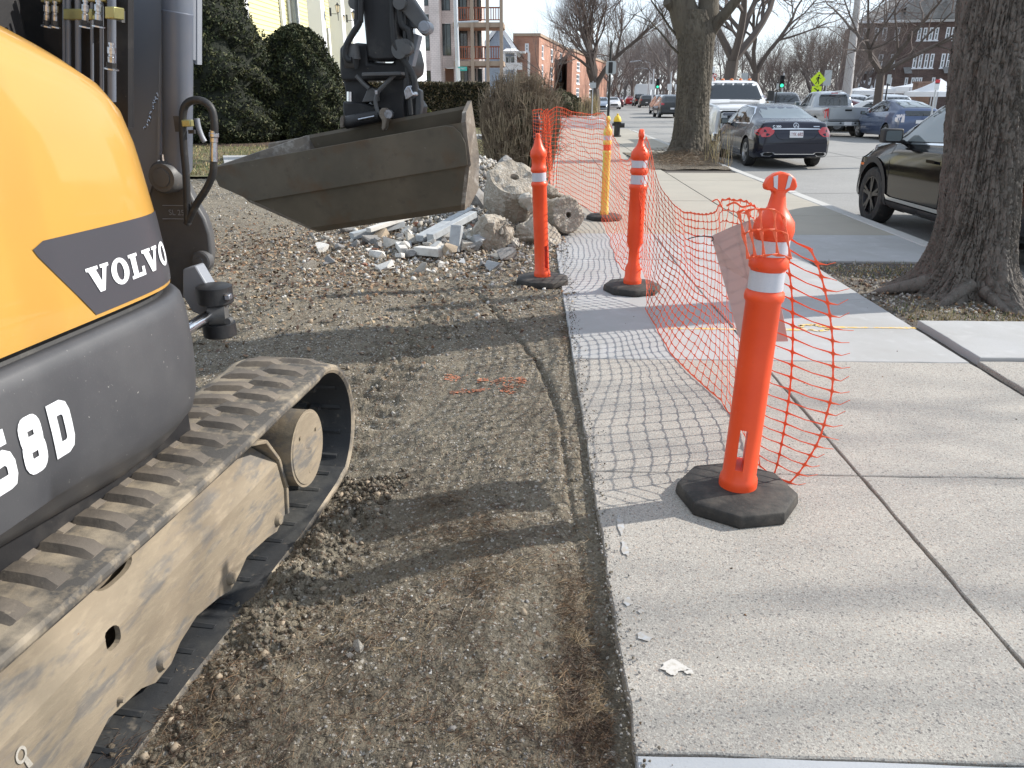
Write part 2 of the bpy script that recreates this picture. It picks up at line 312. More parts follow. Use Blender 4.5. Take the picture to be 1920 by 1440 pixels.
def catmull(pts, n):
    P = [Vector(p) for p in pts]; out = []
    for i in range(len(P)-1):
        p0 = P[max(i-1, 0)]; p1 = P[i]; p2 = P[i+1]; p3 = P[min(i+2, len(P)-1)]
        for k in range(n):
            t = k/n; out.append(.5*((2*p1)+(p2-p0)*t+(2*p0-5*p1+4*p2-p3)*t*t+(3*p1-p0-3*p2+p3)*t**3))
    out.append(P[-1]); return out
def text_mesh(body, size=1.0, bold=0.0, align='CENTER', spacing=1.0):
    cu = bpy.data.curves.new('t', 'FONT'); cu.body = body; cu.size = size; cu.align_x = align; cu.align_y = 'CENTER'; cu.offset = bold; cu.space_character = spacing; cu.resolution_u = 3
    o = bpy.data.objects.new('t', cu); C.objects.link(o); bpy.context.view_layer.update()
    me = o.to_mesh(); vs = [tuple(v.co) for v in me.vertices]; fs = [tuple(p.vertices) for p in me.polygons]
    o.to_mesh_clear(); bpy.data.objects.remove(o); bpy.data.curves.remove(cu); return vs, fs
def add_text(mb, body, size, org, ux, uy, bold=0.0, sx=1.0):
    vs, fs = text_mesh(body, size, bold); org = Vector(org); ux = Vector(ux); uy = Vector(uy)
    mb.add([org+ux*v[0]*sx+uy*v[1] for v in vs], fs); return mb
# vectorised value noise
def vnoise(x, y, seed=0):
    xi = np.floor(x).astype(np.int64); yi = np.floor(y).astype(np.int64); xf = x-xi; yf = y-yi
    def h(a, b):
        n = (a*374761393+b*668265263+seed*974711) & 0xffffffff; n = ((n ^ (n >> 13))*1274126177) & 0xffffffff; return ((n ^ (n >> 16)) & 0xffff)/65535.0
    u = xf*xf*(3-2*xf); v = yf*yf*(3-2*yf)
    return (h(xi, yi)*(1-u)+h(xi+1, yi)*u)*(1-v)+(h(xi, yi+1)*(1-u)+h(xi+1, yi+1)*u)*v
def fbm(x, y, oct=4, seed=0, g=.5):
    a = 1; s = 0; t = 0
    for i in range(oct): s = s+a*(vnoise(x*2**i, y*2**i, seed+i*17)-.5); t += a; a *= g
    return s/t*2
# instancing of a small base mesh into one big array (for uncountable stuff)
def scatter_mesh(base_v, base_f, pos, scale, rot_seed=0, name='x', mats='dirt', midx=None, flat=None, quats=None, **kw):
    n = len(pos); bv = np.array(base_v, dtype=np.float32); bf = np.array(base_f, dtype=np.int64); r = np.random.default_rng(rot_seed)
    if quats is None:
        q = r.normal(size=(n, 4)); q /= np.linalg.norm(q, axis=1)[:, None]
    else: q = quats
    w, x, y, z = q.T
    R = np.stack([1-2*(y*y+z*z), 2*(x*y-z*w), 2*(x*z+y*w), 2*(x*y+z*w), 1-2*(x*x+z*z), 2*(y*z-x*w), 2*(x*z-y*w), 2*(y*z+x*w), 1-2*(x*x+y*y)], 1).reshape(n, 3, 3)
    sv = bv[None]*scale[:, None, :] if scale.ndim == 2 else bv[None]*scale[:, None, None]
    V = np.einsum('nij,nkj->nki', R, sv)
    if flat is not None: V[:, :, 2] *= flat
    V = V+pos[:, None, :]
    Fc = (bf[None]+(np.arange(n)*len(bv))[:, None, None]).reshape(-1, bf.shape[1])
    mi = np.repeat(midx, len(bf)) if midx is not None else None
    return link_mesh(name, V.reshape(-1, 3), Fc, mats, midx=mi, **kw)
def ico(sub=1, jitter=0., seed=0):
    bm = bmesh.new(); bmesh.ops.create_icosphere(bm, subdivisions=sub, radius=1.0); r = random.Random(seed)
    vs = [tuple(v.co*(1+r.uniform(-jitter, jitter))) for v in bm.verts]; fs = [tuple(v.index for v in f.verts) for f in bm.faces]; bm.free(); return vs, fs
def yawq(a, tilt=0.0, r=None):
    n = len(a); q = np.zeros((n, 4)); q[:, 0] = np.cos(a/2); q[:, 3] = np.sin(a/2)
    if tilt:
        b = r.normal(size=n)*tilt; c = r.uniform(0, 2*PI, n)
        t = np.stack([np.cos(b/2), np.sin(b/2)*np.cos(c), np.sin(b/2)*np.sin(c), np.zeros(n)], 1)
        w1, x1, y1, z1 = t.T; w2, x2, y2, z2 = q.T
        q = np.stack([w1*w2-x1*x2-y1*y2-z1*z2, w1*x2+x1*w2+y1*z2-z1*y2, w1*y2-x1*z2+y1*w2+z1*x2, w1*z2+x1*y2-y1*x2+z1*w2], 1)
    return q
def struct(o): o['kind'] = 'structure'; return o
# ---------------------------------------------------------------- sheets
ROADZ = -.125
mb = MB(); mb.add([(-900, -60, -.35), (900, -60, -.35), (900, 1800, -.35), (-900, 1800, -.35)], [(0, 1, 2, 3)])
struct(mb.build('ground', 'roof_grey', loc=(0, 0, -.35)))
mb = MB(); mb.add([(4.30, -8, ROADZ), (60, -8, ROADZ), (60, 75, ROADZ), (60, 260, ROADZ), (6, 260, ROADZ), (4.0, 72, ROADZ), (-60, 72, ROADZ), (-60, 39.2, ROADZ), (4.3, 39.2, ROADZ)], [tuple(range(9))])
struct(mb.build('road', 'asphalt', loc=(0, 0, ROADZ)))
# far side kerb with a strip of dry grass
mb = MB(); mb.bx(15.16, 19.5, -5, 75, ROADZ, ROADZ+.13); struct(mb.build('grass_island', 'lawn_dry'))
mb = MB(); mb.bx(15.0, 15.15, -5, 75, ROADZ, ROADZ+.14); struct(mb.build('island_kerb', 'kerb_concrete', bevel=.02))
# road tar seams + crosswalk lines
mb = MB()
def band(a, b, w, z, mbx=None):
    a = Vector(a); b = Vector(b); d = (b-a).normalized(); n = Vector((-d.y, d.x))*w/2
    (mbx or mb).add([(a.x-n.x, a.y-n.y, z), (b.x-n.x, b.y-n.y, z), (b.x+n.x, b.y+n.y, z), (a.x+n.x, a.y+n.y, z)], [(0, 1, 2, 3)])
for (p, q, w) in (((4.4, 14.2), (12, 15.0), .02), ((5.2, 12.8), (9, 14.2), .018), ((8.6, -5), (8.9, 36), .03), ((4.3, 30), (14, 30.6), .04), ((7, 23), (14, 23.6), .04), ((2, 55), (12, 56), .09), ((1.5, 50), (12, 50), .1)):
    pts = [Vector(p).lerp(Vector(q), t/8)+Vector((random.uniform(-.04, .04), random.uniform(-.06, .06))) for t in range(9)]
    for a, b in zip(pts, pts[1:]): band(a, b, w, ROADZ+.004)
struct(mb.build('road_cracks', 'tar_line', loc=(0, 0, ROADZ)))
mb = MB()
cw = lambda *pts: [band(GZ(*a, ROADZ).xy, GZ(*b, ROADZ).xy, w, ROADZ+.005) for a, b, w in pts]
cw(((1050, 209), (1082, 211), .16), ((1082, 211), (1139, 228), .2), ((1050, 219), (1135, 222), .15), ((1050, 227), (1137, 231), .14), ((1045, 236), (1150, 240), .16), ((1150, 190), (1178, 191), .4), ((1182, 191.5), (1212, 192), .4), ((1218, 192), (1240, 193), .4))
struct(mb.build('crosswalk_lines', 'white_line', loc=(0, 0, ROADZ)))
# kerb
mb = MB()
y = -6.0
while y < 36.5:
    L = 2.4; mb.bx(4.13+random.uniform(-.004, .004), 4.30, y+.006, y+L-.006, -.34, .004+random.uniform(-.003, .003)); y += L
struct(mb.build('kerb', 'kerb_concrete', bevel=.012))
mb = MB(); mb.bx(4.13, 4.31, 36.5, 39.1, -.34, -.04); mb.bx(-40, 4.12, 38.9, 39.15, -.34, -.04); struct(mb.build('corner_kerb', 'kerb_concrete', bevel=.02))
mb = MB(); mb.bx(-60, 4, 72, 72.3, -.34, .0); struct(mb.build('cross_street_kerb', 'kerb_concrete', bevel=.02))
# ---------------------------------------------------------------- sidewalk slabs
SY = [-4.6, -3.06, -1.54, -.04, 1.465, 2.985, 4.505, 6.05, 7.57, 9.09, 10.61, 12.13, 13.65, 15.17, 16.7, 18.2, 19.7, 21.2, 22.7, 24.2, 25.7, 27.2, 28.7, 30.2, 31.7, 33.2, 34.8, 36.5, 38.9]
groups = {}
def slab(x0, x1, y0, y1, kind, dz=0, jag=False, seed=0):
    g = groups.setdefault(kind, MB()); r = random.Random(seed+int(y0*100)+int(x0*31))
    sk = lambda X, Yy: X+(.075*min(1, max(0, (7.5-Yy)/6)) if X < 2 else 0)
    e = .0035; x0 += e; x1 -= e; y0 += e; y1 -= e; n = max(2, int((y1-y0)/.05)) if y0 < 8 else 2; nx = max(2, int((x1-x0)/.06)) if y0 < 5 else 2
    def edge(t, s): return fbm(np.array([t*7.+s*3.1]), np.array([s*1.7+seed]), 4)[0]*.007
    ring = [(x0+r.uniform(0, .002)+edge(y0+(y1-y0)*i/n, 1+x0) , y0+(y1-y0)*i/n) for i in range(n)]+[(x0+(x1-x0)*i/nx, y1+edge(x0+(x1-x0)*i/nx, y1)) for i in range(nx)]+[(x1+edge(y1-(y1-y0)*i/n, x1+2), y1-(y1-y0)*i/n) for i in range(n)]+[(x1-(x1-x0)*i/nx, y0+edge(x1-(x1-x0)*i/nx, y0+.3)) for i in range(nx)]
    ring = [(sk(a_, b_), b_) for a_, b_ in ring]
    cx = (x0+x1)/2+.075*min(1, max(0, (7.5-(y0+y1)/2)/6))*(x1 < 2)*1.0; cy = (y0+y1)/2; k = len(ring); t1 = r.uniform(-.002, .002)
    vs = [(cx+(x-cx)*(1-.004/(x1-x0)*2), cy+(yy-cy)*(1-.004/(y1-y0)*2), dz+t1) for x, yy in ring]+[(x, yy, dz-.004+t1) for x, yy in ring]+[(x, yy, dz-.26) for x, yy in ring]
    g.add(vs, [tuple(reversed(range(k)))]+[(i+k, (i+1) % k+k, (i+1) % k, i) for i in range(k)]+[(i+2*k, (i+1) % k+2*k, (i+1) % k+k, i+k) for i in range(k)])
for i, (a, b) in enumerate(zip(SY, SY[1:])):
    if i < 4: k = 'concrete_blue'
    elif i < 6: k = 'concrete_aggregate'
    elif i < 9: k = 'concrete_smooth'
    else: k = 'concrete_far'
    slab(.175, 1.32, a, b, k, seed=i)
    slab(1.324, 2.62, a, b, k, seed=i+50)
    third = b <= 4.6 or 7.6 < b < 17.4 or b > 22.5
    if third:
        if i < 6: slab(2.66, 4.12, a, b, 'concrete_aggregate', .012, seed=9)
        else: slab(2.63, 4.12, a, b, k, seed=i+90)
slab(2.67, 4.12, 4.505, 5.33, 'concrete_smooth', .034, seed=77)
for k, g in groups.items():
    # separate sheets of one paved surface by finish
    struct(g.build('sidewalk', k, loc=(1.3, 3, 0)))
mb = MB(); mb.bx(.27, 4.12, -4.6, 39, -.30, -.02); struct(mb.build('sidewalk_joint_bed', 'joint_dark'))
mb = MB()
for x0, x1, y0, y1 in ((.9, 1.9, 5.17, 5.2), (2.05, 2.62, 5.24, 5.27)):
    for i in range(12):
        a = i/12; b = (i+1)/12; w = random.uniform(.02, .045); mb.bx(x0+(x1-x0)*a, x0+(x1-x0)*b, y0-w/2, y0+w/2, .0028, .0034)
pts = [(.1*math.cos(t/3)+1.92+random.uniform(-.02, .02), 5.22+.07*math.sin(t/3)+random.uniform(-.02, .02)) for t in range(19)]
for a, b in zip(pts, pts[1:]): band(a, b, .035, .0041)
struct(mb.build('paint_mark', 'yellow_mark', loc=(1.8, 5.2, 0)))
M('white_spill', (.54, .52, .49), .8, layers=[((.42, .39, .34), 'n', 60, .5, .66)]); M('grey_spill', (.43, .44, .45), .8, layers=[((.39, .36, .32), 'n', 50, .38, .56)])
def blob(mbx, x, y, rx, ry, z, seed, n=26, amp=.45):
    r = random.Random(seed); ph = [r.uniform(0, 6) for _ in range(5)]
    mbx.add([(x+rx*math.cos(2*PI*i/n)*(1+amp*.5*(math.sin(3*2*PI*i/n+ph[0])*.5+math.sin(5*2*PI*i/n+ph[1])*.5+r.uniform(-.4, .4))), y+ry*math.sin(2*PI*i/n)*(1+amp*.5*(math.sin(4*2*PI*i/n+ph[2])+r.uniform(-.4, .4))), z) for i in range(n)], [tuple(range(n))])
mb = MB(); p = GZ(1262, 1253); blob(mb, p.x, p.y, .036, .026, .0052, 3, 40, .6); p = GZ(1292, 1262); blob(mb, p.x, p.y, .012, .010, .0052, 5); 
struct(mb.build('plaster_splash', 'white_spill', loc=(p.x, p.y, .005)))
mb = MB()
for (px, py, a, b) in ((1163, 985, .012, .07), (1172, 1030, .012, .05), (1177, 1130, .014, .022), (1201, 1148, .009, .01), (1210, 1195, .025, .02)):
    p = GZ(px, py); blob(mb, p.x, p.y, a, b, .0047, px)
struct(mb.build('faded_paint_mark', 'grey_spill', loc=(.4, 2.2, .005)))
# ---------------------------------------------------------------- dirt strip where the walk was dug up
GRV = [GZ(*q, -.06) for q in ((880, 545), (935, 600), (1010, 690), (1045, 780), (1058, 880), (1075, 1000), (1108, 1180), (1150, 1300))]
def hdirt(x, y):
    x = np.asarray(x, float); y = np.asarray(y, float)
    near = np.clip((5.6-y)/4.2, 0, 1); base = -.022-.024*near**1.2
    Lc = x*RT.x+y*RT.y; S = x*FW.x+y*FW.y
    ex = np.clip((-.15-x)/.65, 0, 1)*np.clip((5.5-y)/2.5, 0, 1); base = base-.10*ex
    h = base+.022*fbm(x*1.3, y*1.3, 3, 1)+.014*fbm(x*7, y*7, 4, 3)+.015*np.abs(fbm(x*22, y*22, 3, 5))+.004*fbm(x*70, y*70, 2, 15)
    # windrow of clods beside the track
    d = np.abs(Lc+1.10-.05*np.sin(S*5)); m = np.exp(-(d/.11)**2)*np.clip((S-1.15)/.4, 0, 1)*np.clip((2.95-S)/.3, 0, 1)
    h = h+m*np.clip(.25+.75*(S-1.5)/.9,.2,1)*(.03+.12*np.clip(np.abs(fbm(x*9, y*9, 4, 21)), 0, .5)+.02*np.abs(fbm(x*30, y*30, 3, 22)))
    # tread prints ahead of the machine
    for c in (-1.42, -2.9):
        t = np.exp(-((Lc-c)/.22)**4)*np.clip((S-3.0)/.2, 0, 1)*np.clip((7.3-S)/2.2, 0, 1)
        h = h+t*(.02*np.sin(S*2*PI/.15+1.5*fbm(x*4, y*4, 2, 9))*np.where((Lc-c) > 0, 1, -1)-.01+.02*fbm(x*11, y*11, 3, 31))
    # scoured groove
    for a, b in zip(GRV, GRV[1:]):
        ax, ay, bx_, by = a.x, a.y, b.x, b.y; t = np.clip(((x-ax)*(bx_-ax)+(y-ay)*(by-ay))/((bx_-ax)**2+(by-ay)**2), 0, 1)
        d = np.hypot(x-(ax+t*(bx_-ax)), y-(ay+t*(by-ay)))+.012*fbm(x*18, y*18, 2, 8)
        h = h-(.014+.016*np.clip((y-2.6)/1.5, 0, 1))*np.exp(-(np.maximum(d, 0)/.014)**2)
    t = np.exp(-((x-.12)/.05)**2)*np.clip((y-2.5)/1., 0, 1)*np.clip((5.5-y)/1, 0, 1); h = h+.02*t*(1+fbm(x*12, y*12, 3, 41))
    h = np.where(x > .14, np.minimum(h, -.012+.02*fbm(x*9, y*6, 3, 44)), h)
    # gentle rise under the heap
    h = h+.10*np.exp(-(((x+1.2)/1.1)**2+((y-9.0)/1.2)**2))+.60*np.exp(-(((x+.95)/.75)**2+((y-12.0)/1.6)**2))
    return h
NR, NC = 640, 430
yy = .7*(22/.7)**(np.arange(NR+1)/NR); u = (np.arange(NC+1)/NC)
Y = np.repeat(yy[:, None], NC+1, 1); X = (-1.0-.62*Y)*(1-u)[None]+.30*u[None]
Z = np.where(X > .2, np.minimum(hdirt(X, Y), -.03), hdirt(X, Y))
V = np.stack([X, Y, Z], -1).reshape(-1, 3)
i = np.arange(NR)[:, None]*(NC+1)+np.arange(NC)[None]; Fq = np.stack([i, i+1, i+NC+2, i+NC+1], -1).reshape(-1, 4)
dirt = struct(link_mesh('dirt', V, Fq, 'dirt', smooth=True))
# orange survey paint on the dirt, laid just on the surface
mb = MB()
r_ = random.Random(4)
def daub(px, py, w, hgt, seed):
    p = GZ(px, py, -.05); r = random.Random(seed)
    for k in range(80):
        x = p.x+r.gauss(0, w*.5); y = p.y+r.gauss(0, hgt*.5); s = r.uniform(.003, .009); z = float(hdirt(x, y))+.004
        mb.add([(x+s*math.cos(a)*r.uniform(.6, 1.4), y+s*math.sin(a)*r.uniform(.6, 1.4), z) for a in (0, 1, 2.1, 3.1, 4.2, 5.2)], [(0, 1, 2, 3, 4, 5)])
for q in ((848, 708, .06, .05), (862, 732, .06, .03), (905, 716, .03, .03), (898, 733, .05, .02), (940, 720, .06, .05), (955, 735, .05, .05), (975, 722, .03, .04)): daub(*q, int(q[0]))
struct(mb.build('orange_paint_mark', 'orange_mark', loc=(-.3, 4.1, -.05)))
# lawn and beds beyond
def patch_sheet(name, mat, fn, x0, x1, y0, y1, nx, ny):
    m = MB(); m.grid(lambda a, b: (x0+(x1-x0)*a, y0+(y1-y0)*b, fn(x0+(x1-x0)*a, y0+(y1-y0)*b)), nx, ny); return struct(m.build(name, mat, smooth=True, loc=(x0, y0, 0)))
def hlawn(x, y): return .02+.22*min(1, max(0, (y-15)/6))*min(1, max(0, (-x-.2)/2.5))+.02*noise.noise(Vector((x*.7, y*.7, 3)))
patch_sheet('lawn', 'lawn_dry', hlawn, -45, .2, 15.2, 38.8, 60, 50)
patch_sheet('mulch_bed', 'mulch', lambda x, y: hlawn(x, y)+.04-.12*max(0, (abs(x+8.2)-2.9))**2-.2*max(0, abs(y-23.3)-1.8)**2, -12, -4.6, 20.4, 26.5, 40, 40)
patch_sheet('verge', 'lawn_dry', lambda x, y: .02, -70, 5.5, 72.4, 150, 4, 4)
patch_sheet('tree_pit_soil', 'soil_dark', lambda x, y: -.03+.05*math.exp(-((x-3.35)**2+(y-6.1)**2)/.35)+.02*noise.noise(Vector((x*4, y*4, 1))), 2.625, 4.13, 5.3, 7.56, 60, 120)
patch_sheet('far_tree_pit_soil', 'soil_dark', lambda x, y: .01+.16*math.exp(-((x-3.6)**2+(y-20.3)**2)/1.2)+.03*noise.noise(Vector((x*3, y*3, 5))), 2.3, 4.15, 17.4, 22.6, 30, 50)
mb = MB(); mb.add([(-60, 18, -.02)]*0, [])
p0 = GZ(365, 333); p1 = GZ(470, 300); p2 = GZ(500, 293); p3 = GZ(430, 291)
mb = MB(); mb.prism([(-5.6, 14.0, .02), (-4.55, 15.0, .02), (-6.1, 18.6, .2), (-7.4, 18.4, .2)], (0, 0, -.2)); struct(mb.build('entrance_path', 'concrete_smooth'))
mb = MB(); mb.bx(-3.2, .2, 26.2, 27.6, .05, .27); struct(mb.build('front_walk', 'concrete_smooth'))
# ---------------------------------------------------------------- loose stuff: pebbles, leaves, twigs, grass
def stuff(o, label, cat): return tag(o, label, cat, kind='stuff')
def samp(n, ymin, ymax, xl, xr, pw=1.0, seed=0):
    r = np.random.default_rng(seed); y = ymin*(ymax/ymin)**(r.random(n)**pw); a = xl(y); b = xr(y); return a+(b-a)*r.random(n), y, r
lft = lambda y: np.maximum(-.62*y-.3, -9.); rgt = lambda y: .20+0*y
bv, bf = ico(1, .28, 3)
n = 34000; x, y, r = samp(n, 1.15, 15, lambda y: -.62*y-.0, rgt, 1.0, 5)
dens = fbm(x*1.1, y*1.1, 3, 77); keep = r.random(n) < np.clip(.5+dens*1.6+.25*(y > 5), .12, 1); x = x[keep]; y = y[keep]; n = len(x)
s = .0017+.0031*r.random(n)**2+.012*(r.random(n) > .985)*r.random(n)+.010*(y > 5)*r.random(n)**4+.0006*y
z = hdirt(x, y)+s*.25
sc = np.stack([s, s*(.6+.5*r.random(n)), s*(.45+.4*r.random(n))], 1)
stuff(scatter_mesh(bv, bf, np.stack([x, y, z], 1), sc, 9, 'pebbles', ['stone_grey', 'stone_tan', 'stone_pale', 'stone_white', 'dirt'], midx=r.choice(5, n, p=[.27, .20, .18, .05, .30])), 'loose pebbles and crushed stone over the dug-up dirt strip', 'pebbles')
# dirt clods by the track
n = 2300; r = np.random.default_rng(71); S = 3.0-1.8*r.random(n)**1.5; Lc = -1.10+r.normal(size=n)*.085; x = RT.x*Lc+FW.x*S; y = RT.y*Lc+FW.y*S; s = .003+.012*r.random(n)**4
stuff(scatter_mesh(*ico(1, .4, 8), np.stack([x, y, hdirt(x, y)+s*.4], 1), s, 19, 'dirt_clods', ['soil_dark', 'dirt', 'stone_tan'], midx=r.choice(3, n, p=[.5, .42, .08])), 'dark lumpy soil clods heaped along the edge of the rubber track', 'soil clods')
# leaves (bent quads)
lv = [(-1, -.4, 0), (0, -.55, .25), (1, 0, .1), (0, .55, .25), (-1, .4, 0)]; lf = [(0, 1, 4), (1, 3, 4), (1, 2, 3)]
lf = np.array(lf)
n = 9500; r = np.random.default_rng(33); x = -2.2+r.normal(size=n)*1.9; y = 7.6+r.normal(size=n)*1.3; k = (x < .3) & (y > 4.2); x = x[k]; y = y[k]; n = len(x); s = .010+.016*r.random(n)
stuff(scatter_mesh(lv, lf, np.stack([x, y, hdirt(x, y)+.012], 1), s, 4, 'dead_leaves', ['leaf_brown', 'twig_brown'], midx=r.choice(2, n), quats=yawq(r.random(n)*6.28, .6, r)), 'crumpled brown dead leaves strewn around the foot of the rubble', 'leaves')
tv = [(-1, -.02, 0), (-1, .02, 0), (0, .05, .05), (0, .01, .05), (1, .01, 0), (1, .03, 0), (0, .03, .09)]; tf = [(0, 1, 2), (0, 2, 3), (3, 2, 5), (3, 5, 4), (1, 6, 2), (6, 5, 2)]
n = 20000; x, y, r = samp(n, 1.2, 7, lambda y: -.6*y-.0, rgt, 1.1, 15)
dens = (np.exp(-((x+.02)/.22)**2)*(y < 4)+.9*np.exp(-((x+.62)/.3)**2)*(y < 2.2)+.5*np.exp(-((x+.3)/.2)**2-((y-2.2)/.25)**2)+.35*(y > 4))*np.clip(.55+fbm(x*3, y*3, 3, 55)*2.2, .05, 1.3)+.06; k = r.random(n) < dens*1.1; x = x[k]; y = y[k]; n = len(x); s = .010+.034*r.random(n)**2
stuff(scatter_mesh(tv, np.array(tf), np.stack([x, y, hdirt(x, y)+.008], 1), s, 4, 'pine_needles', ['twig_brown', 'leaf_brown', 'stone_tan'], midx=r.choice(3, n, p=[.55, .35, .1]), quats=yawq(r.random(n)*6.28, .25, r)), 'brown needles, rootlets and twigs lying on the near dirt', 'twigs')
# dense mats of fallen needles
mats_ = [(870, 1010, .16, .10, 700), (900, 1090, .13, .08, 500), (360, 1340, .22, .14, 1500), (330, 1250, .12, .10, 500), (1085, 1290, .07, .16, 1100), (1110, 1400, .07, .10, 900), (830, 950, .08, .06, 250), (1075, 1150, .05, .14, 600), (800, 1330, .2, .12, 500), (960, 1400, .15, .1, 500), (1060, 640, .05, .4, 500)]
xs = []; ys = []; r = np.random.default_rng(91)
for px, py, a, b, k in mats_: p = GZ(px, py, -.08); xs.append(p.x+a*r.normal(size=k)*.8); ys.append(p.y+b*r.normal(size=k)*.9)
x = np.concatenate(xs); y = np.concatenate(ys); k = (x < .21) & (y > 1.1); x = x[k]; y = y[k]; n = len(x); s = .012+.030*r.random(n)**1.5
stuff(scatter_mesh(tv, np.array(tf), np.stack([x, y, hdirt(x, y)+.006+.008*r.random(n)], 1), np.stack([s, s*.8, s], 1), 14, 'needle_mats', ['twig_brown', 'leaf_brown', 'root_fiber'], midx=r.choice(3, n, p=[.55, .3, .15]), quats=yawq(r.random(n)*6.28, .3, r)), 'matted patches of brown needles and straw on the near dirt', 'needles')
# crumbs on the walk edge
n = 1700; r = np.random.default_rng(3); y = 1.2+9*r.random(n)**1.2; x = .22+np.abs(r.normal(size=n))*.035*(1+.5*(y > 6)); s = .0015+.004*r.random(n)**2
stuff(scatter_mesh(bv, bf, np.stack([x, y, .006+0*x], 1), s, 9, 'spilled_crumbs', ['dirt', 'stone_grey'], midx=r.choice(2, n)), 'soil crumbs spilled over the left edge of the sidewalk', 'crumbs')
n = 150; r = np.random.default_rng(37); x = .22+3.6*r.random(n); y = 1.2+8*r.random(n); s = .0014+.0035*r.random(n)**2
stuff(scatter_mesh(bv, bf, np.stack([x, y, .001+0*x], 1), s, 9, 'walk_specks', ['soil_dark', 'leaf_brown'], midx=r.choice(2, n)), 'dark specks of grit and leaf scattered over the sidewalk', 'grit')
# pit litter & grass
def blades(name, mat, n, fx, fy, hz, hmin, hmax, w, seed, label, cat, lean=.35):
    r = np.random.default_rng(seed); x = fx(r, n); y = fy(r, n); n = len(x); h = hmin+(hmax-hmin)*r.random(n); s = np.stack([w+0*h, w+0*h, h], 1)
    bvv = [(-1, 0, 0), (1, 0, 0), (.7, .0, .55), (0, 0, 1)]; bff = np.array([(0, 1, 2), (0, 2, 3)])
    z = hz(x, y) if callable(hz) else hz+0*x
    return stuff(scatter_mesh(bvv, bff, np.stack([x, y, z], 1), s, seed, name, mat, midx=r.choice(len(mat), n), quats=yawq(r.random(n)*6.28, lean, r)), label, cat)
n = 2400; r = np.random.default_rng(61); x = 2.64+1.45*r.random(n); y = 5.35+2.2*r.random(n)
k = (y > 5.36); x = x[k]; y = y[k]; n = len(x); s = .004+.012*r.random(n)**2
stuff(scatter_mesh(bv, bf, np.stack([x, y, .0+.05*np.exp(-((x-3.35)**2+(y-6.1)**2)/.35)-.02], 1), s, 9, 'pit_chips', ['stone_grey', 'stone_pale', 'leaf_brown', 'soil_dark'], midx=r.choice(4, n)), 'grey wood chips and stones around the near tree roots', 'chips')
blades('pit_grass', ['green_grass', 'dry_grass'], 1800, lambda r, n: 2.66+1.45*r.random(n), lambda r, n: np.where(r.random(n) < .5, 7.1+.2*r.normal(size=n), 5.4+.25*np.abs(r.normal(size=n))).clip(5.36, 7.5), .0, .012, .045, .003, 41, 'thin green and straw grass at the edges of the near tree pit', 'grass')
n = 3000; r = np.random.default_rng(62); x = np.clip(3.3+.5*r.normal(size=n), 2.35, 4.1); y = np.clip(19.0+.9*r.normal(size=n), 17.5, 22.3); s = .03+.09*r.random(n)
stuff(scatter_mesh(tv, np.array(tf), np.stack([x, y, .06+.16*np.exp(-((x-3.6)**2+(y-20.3)**2)/1.2)+.1*r.random(n)], 1), s, 4, 'dead_stalks', ['bush_stem', 'leaf_brown', 'hedge_twig'], midx=r.choice(3, n), quats=yawq(r.random(n)*6.28, .5, r)), 'matted dead stalks heaped round the foot of the kerb tree', 'stalks')
blades('weed_stems', ['dry_grass', 'bush_stem'], 60, lambda r, n: 4.0+.12*r.normal(size=n), lambda r, n: 18.3+.5*r.normal(size=n), .1, .5, 1.15, .006, 43, 'tall dry weed stems standing between kerb tree and sedan', 'weeds', .25)
blades('lawn_blades', ['green_grass', 'dry_grass', 'leaf_brown'], 16000, lambda r, n: -9.5+9.6*r.random(n), lambda r, n: 15.4+9*r.random(n)**1.3, lambda x, y: .02+.22*np.clip((y-15)/6, 0, 1)*np.clip((-x-.2)/2.5, 0, 1), .03, .08, .008, 44, 'patchy straw coloured winter grass beyond the dirt', 'grass', .5)
# ================================================================ compact excavator
EX0 = E(-2.1, 1.6, -.15)
ex = thing('excavator', 'compact yellow and charcoal tracked excavator standing on the dirt with its wide bucket raised', 'excavator', EX0)
def EB(mbx, L0, L1, S0, S1, z0, z1):
    mt = Matrix(((RT.x, FW.x, 0, 0), (RT.y, FW.y, 0, 0), (0, 0, 1, 0), (0, 0, 0, 1))); mt.translation = E((L0+L1)/2, (S0+S1)/2, (z0+z1)/2)
    return mbx.boxm(mt, abs(L1-L0), abs(S1-S0), abs(z1-z0))
# ---- rubber tracks
def track_path(n=26):
    # side profile (S,z): bottom run, front idler, top run, rear sprocket
    zc, R = .147, .295; Sf, Sr = 2.845, .62; pts = []
    for i in range(40): pts.append((Sr+(Sf-.30-Sr)*i/40, -.148-.004*math.sin(i*.5)))
    for i in range(n+1):
        a = -PI/2+.18+(PI-.18)*i/n; pts.append((Sf+.315*math.cos(a)*1.0, zc+.01+R*math.sin(a)*1.03+(.02 if i < 3 else 0)))
    for i in range(1, 46): pts.append((Sf-(Sf-Sr)*i/46, zc+R+.012-.016*math.sin(PI*i/46)*1.0))
    for i in range(n): a = PI/2+PI*i/n; pts.append((Sr+.3*math.cos(a), zc+R*math.sin(a)))
    return pts
TP = track_path()
def resample(P, step):
    out = []; acc = 0; n = len(P); nxt = 0
    for i in range(n):
        a = P[i]; b = P[(i+1) % n]; d = math.hypot(b[0]-a[0], b[1]-a[1])
        while nxt <= acc+d and d > 0:
            t = (nxt-acc)/d; out.append((a[0]+(b[0]-a[0])*t, a[1]+(b[1]-a[1])*t)); nxt += step
        acc += d
    return out, acc
_, TL = resample(TP, 10); NL = int(TL/.128); RP, _ = resample(TP, TL/(NL*4)); RP = RP[:NL*4]
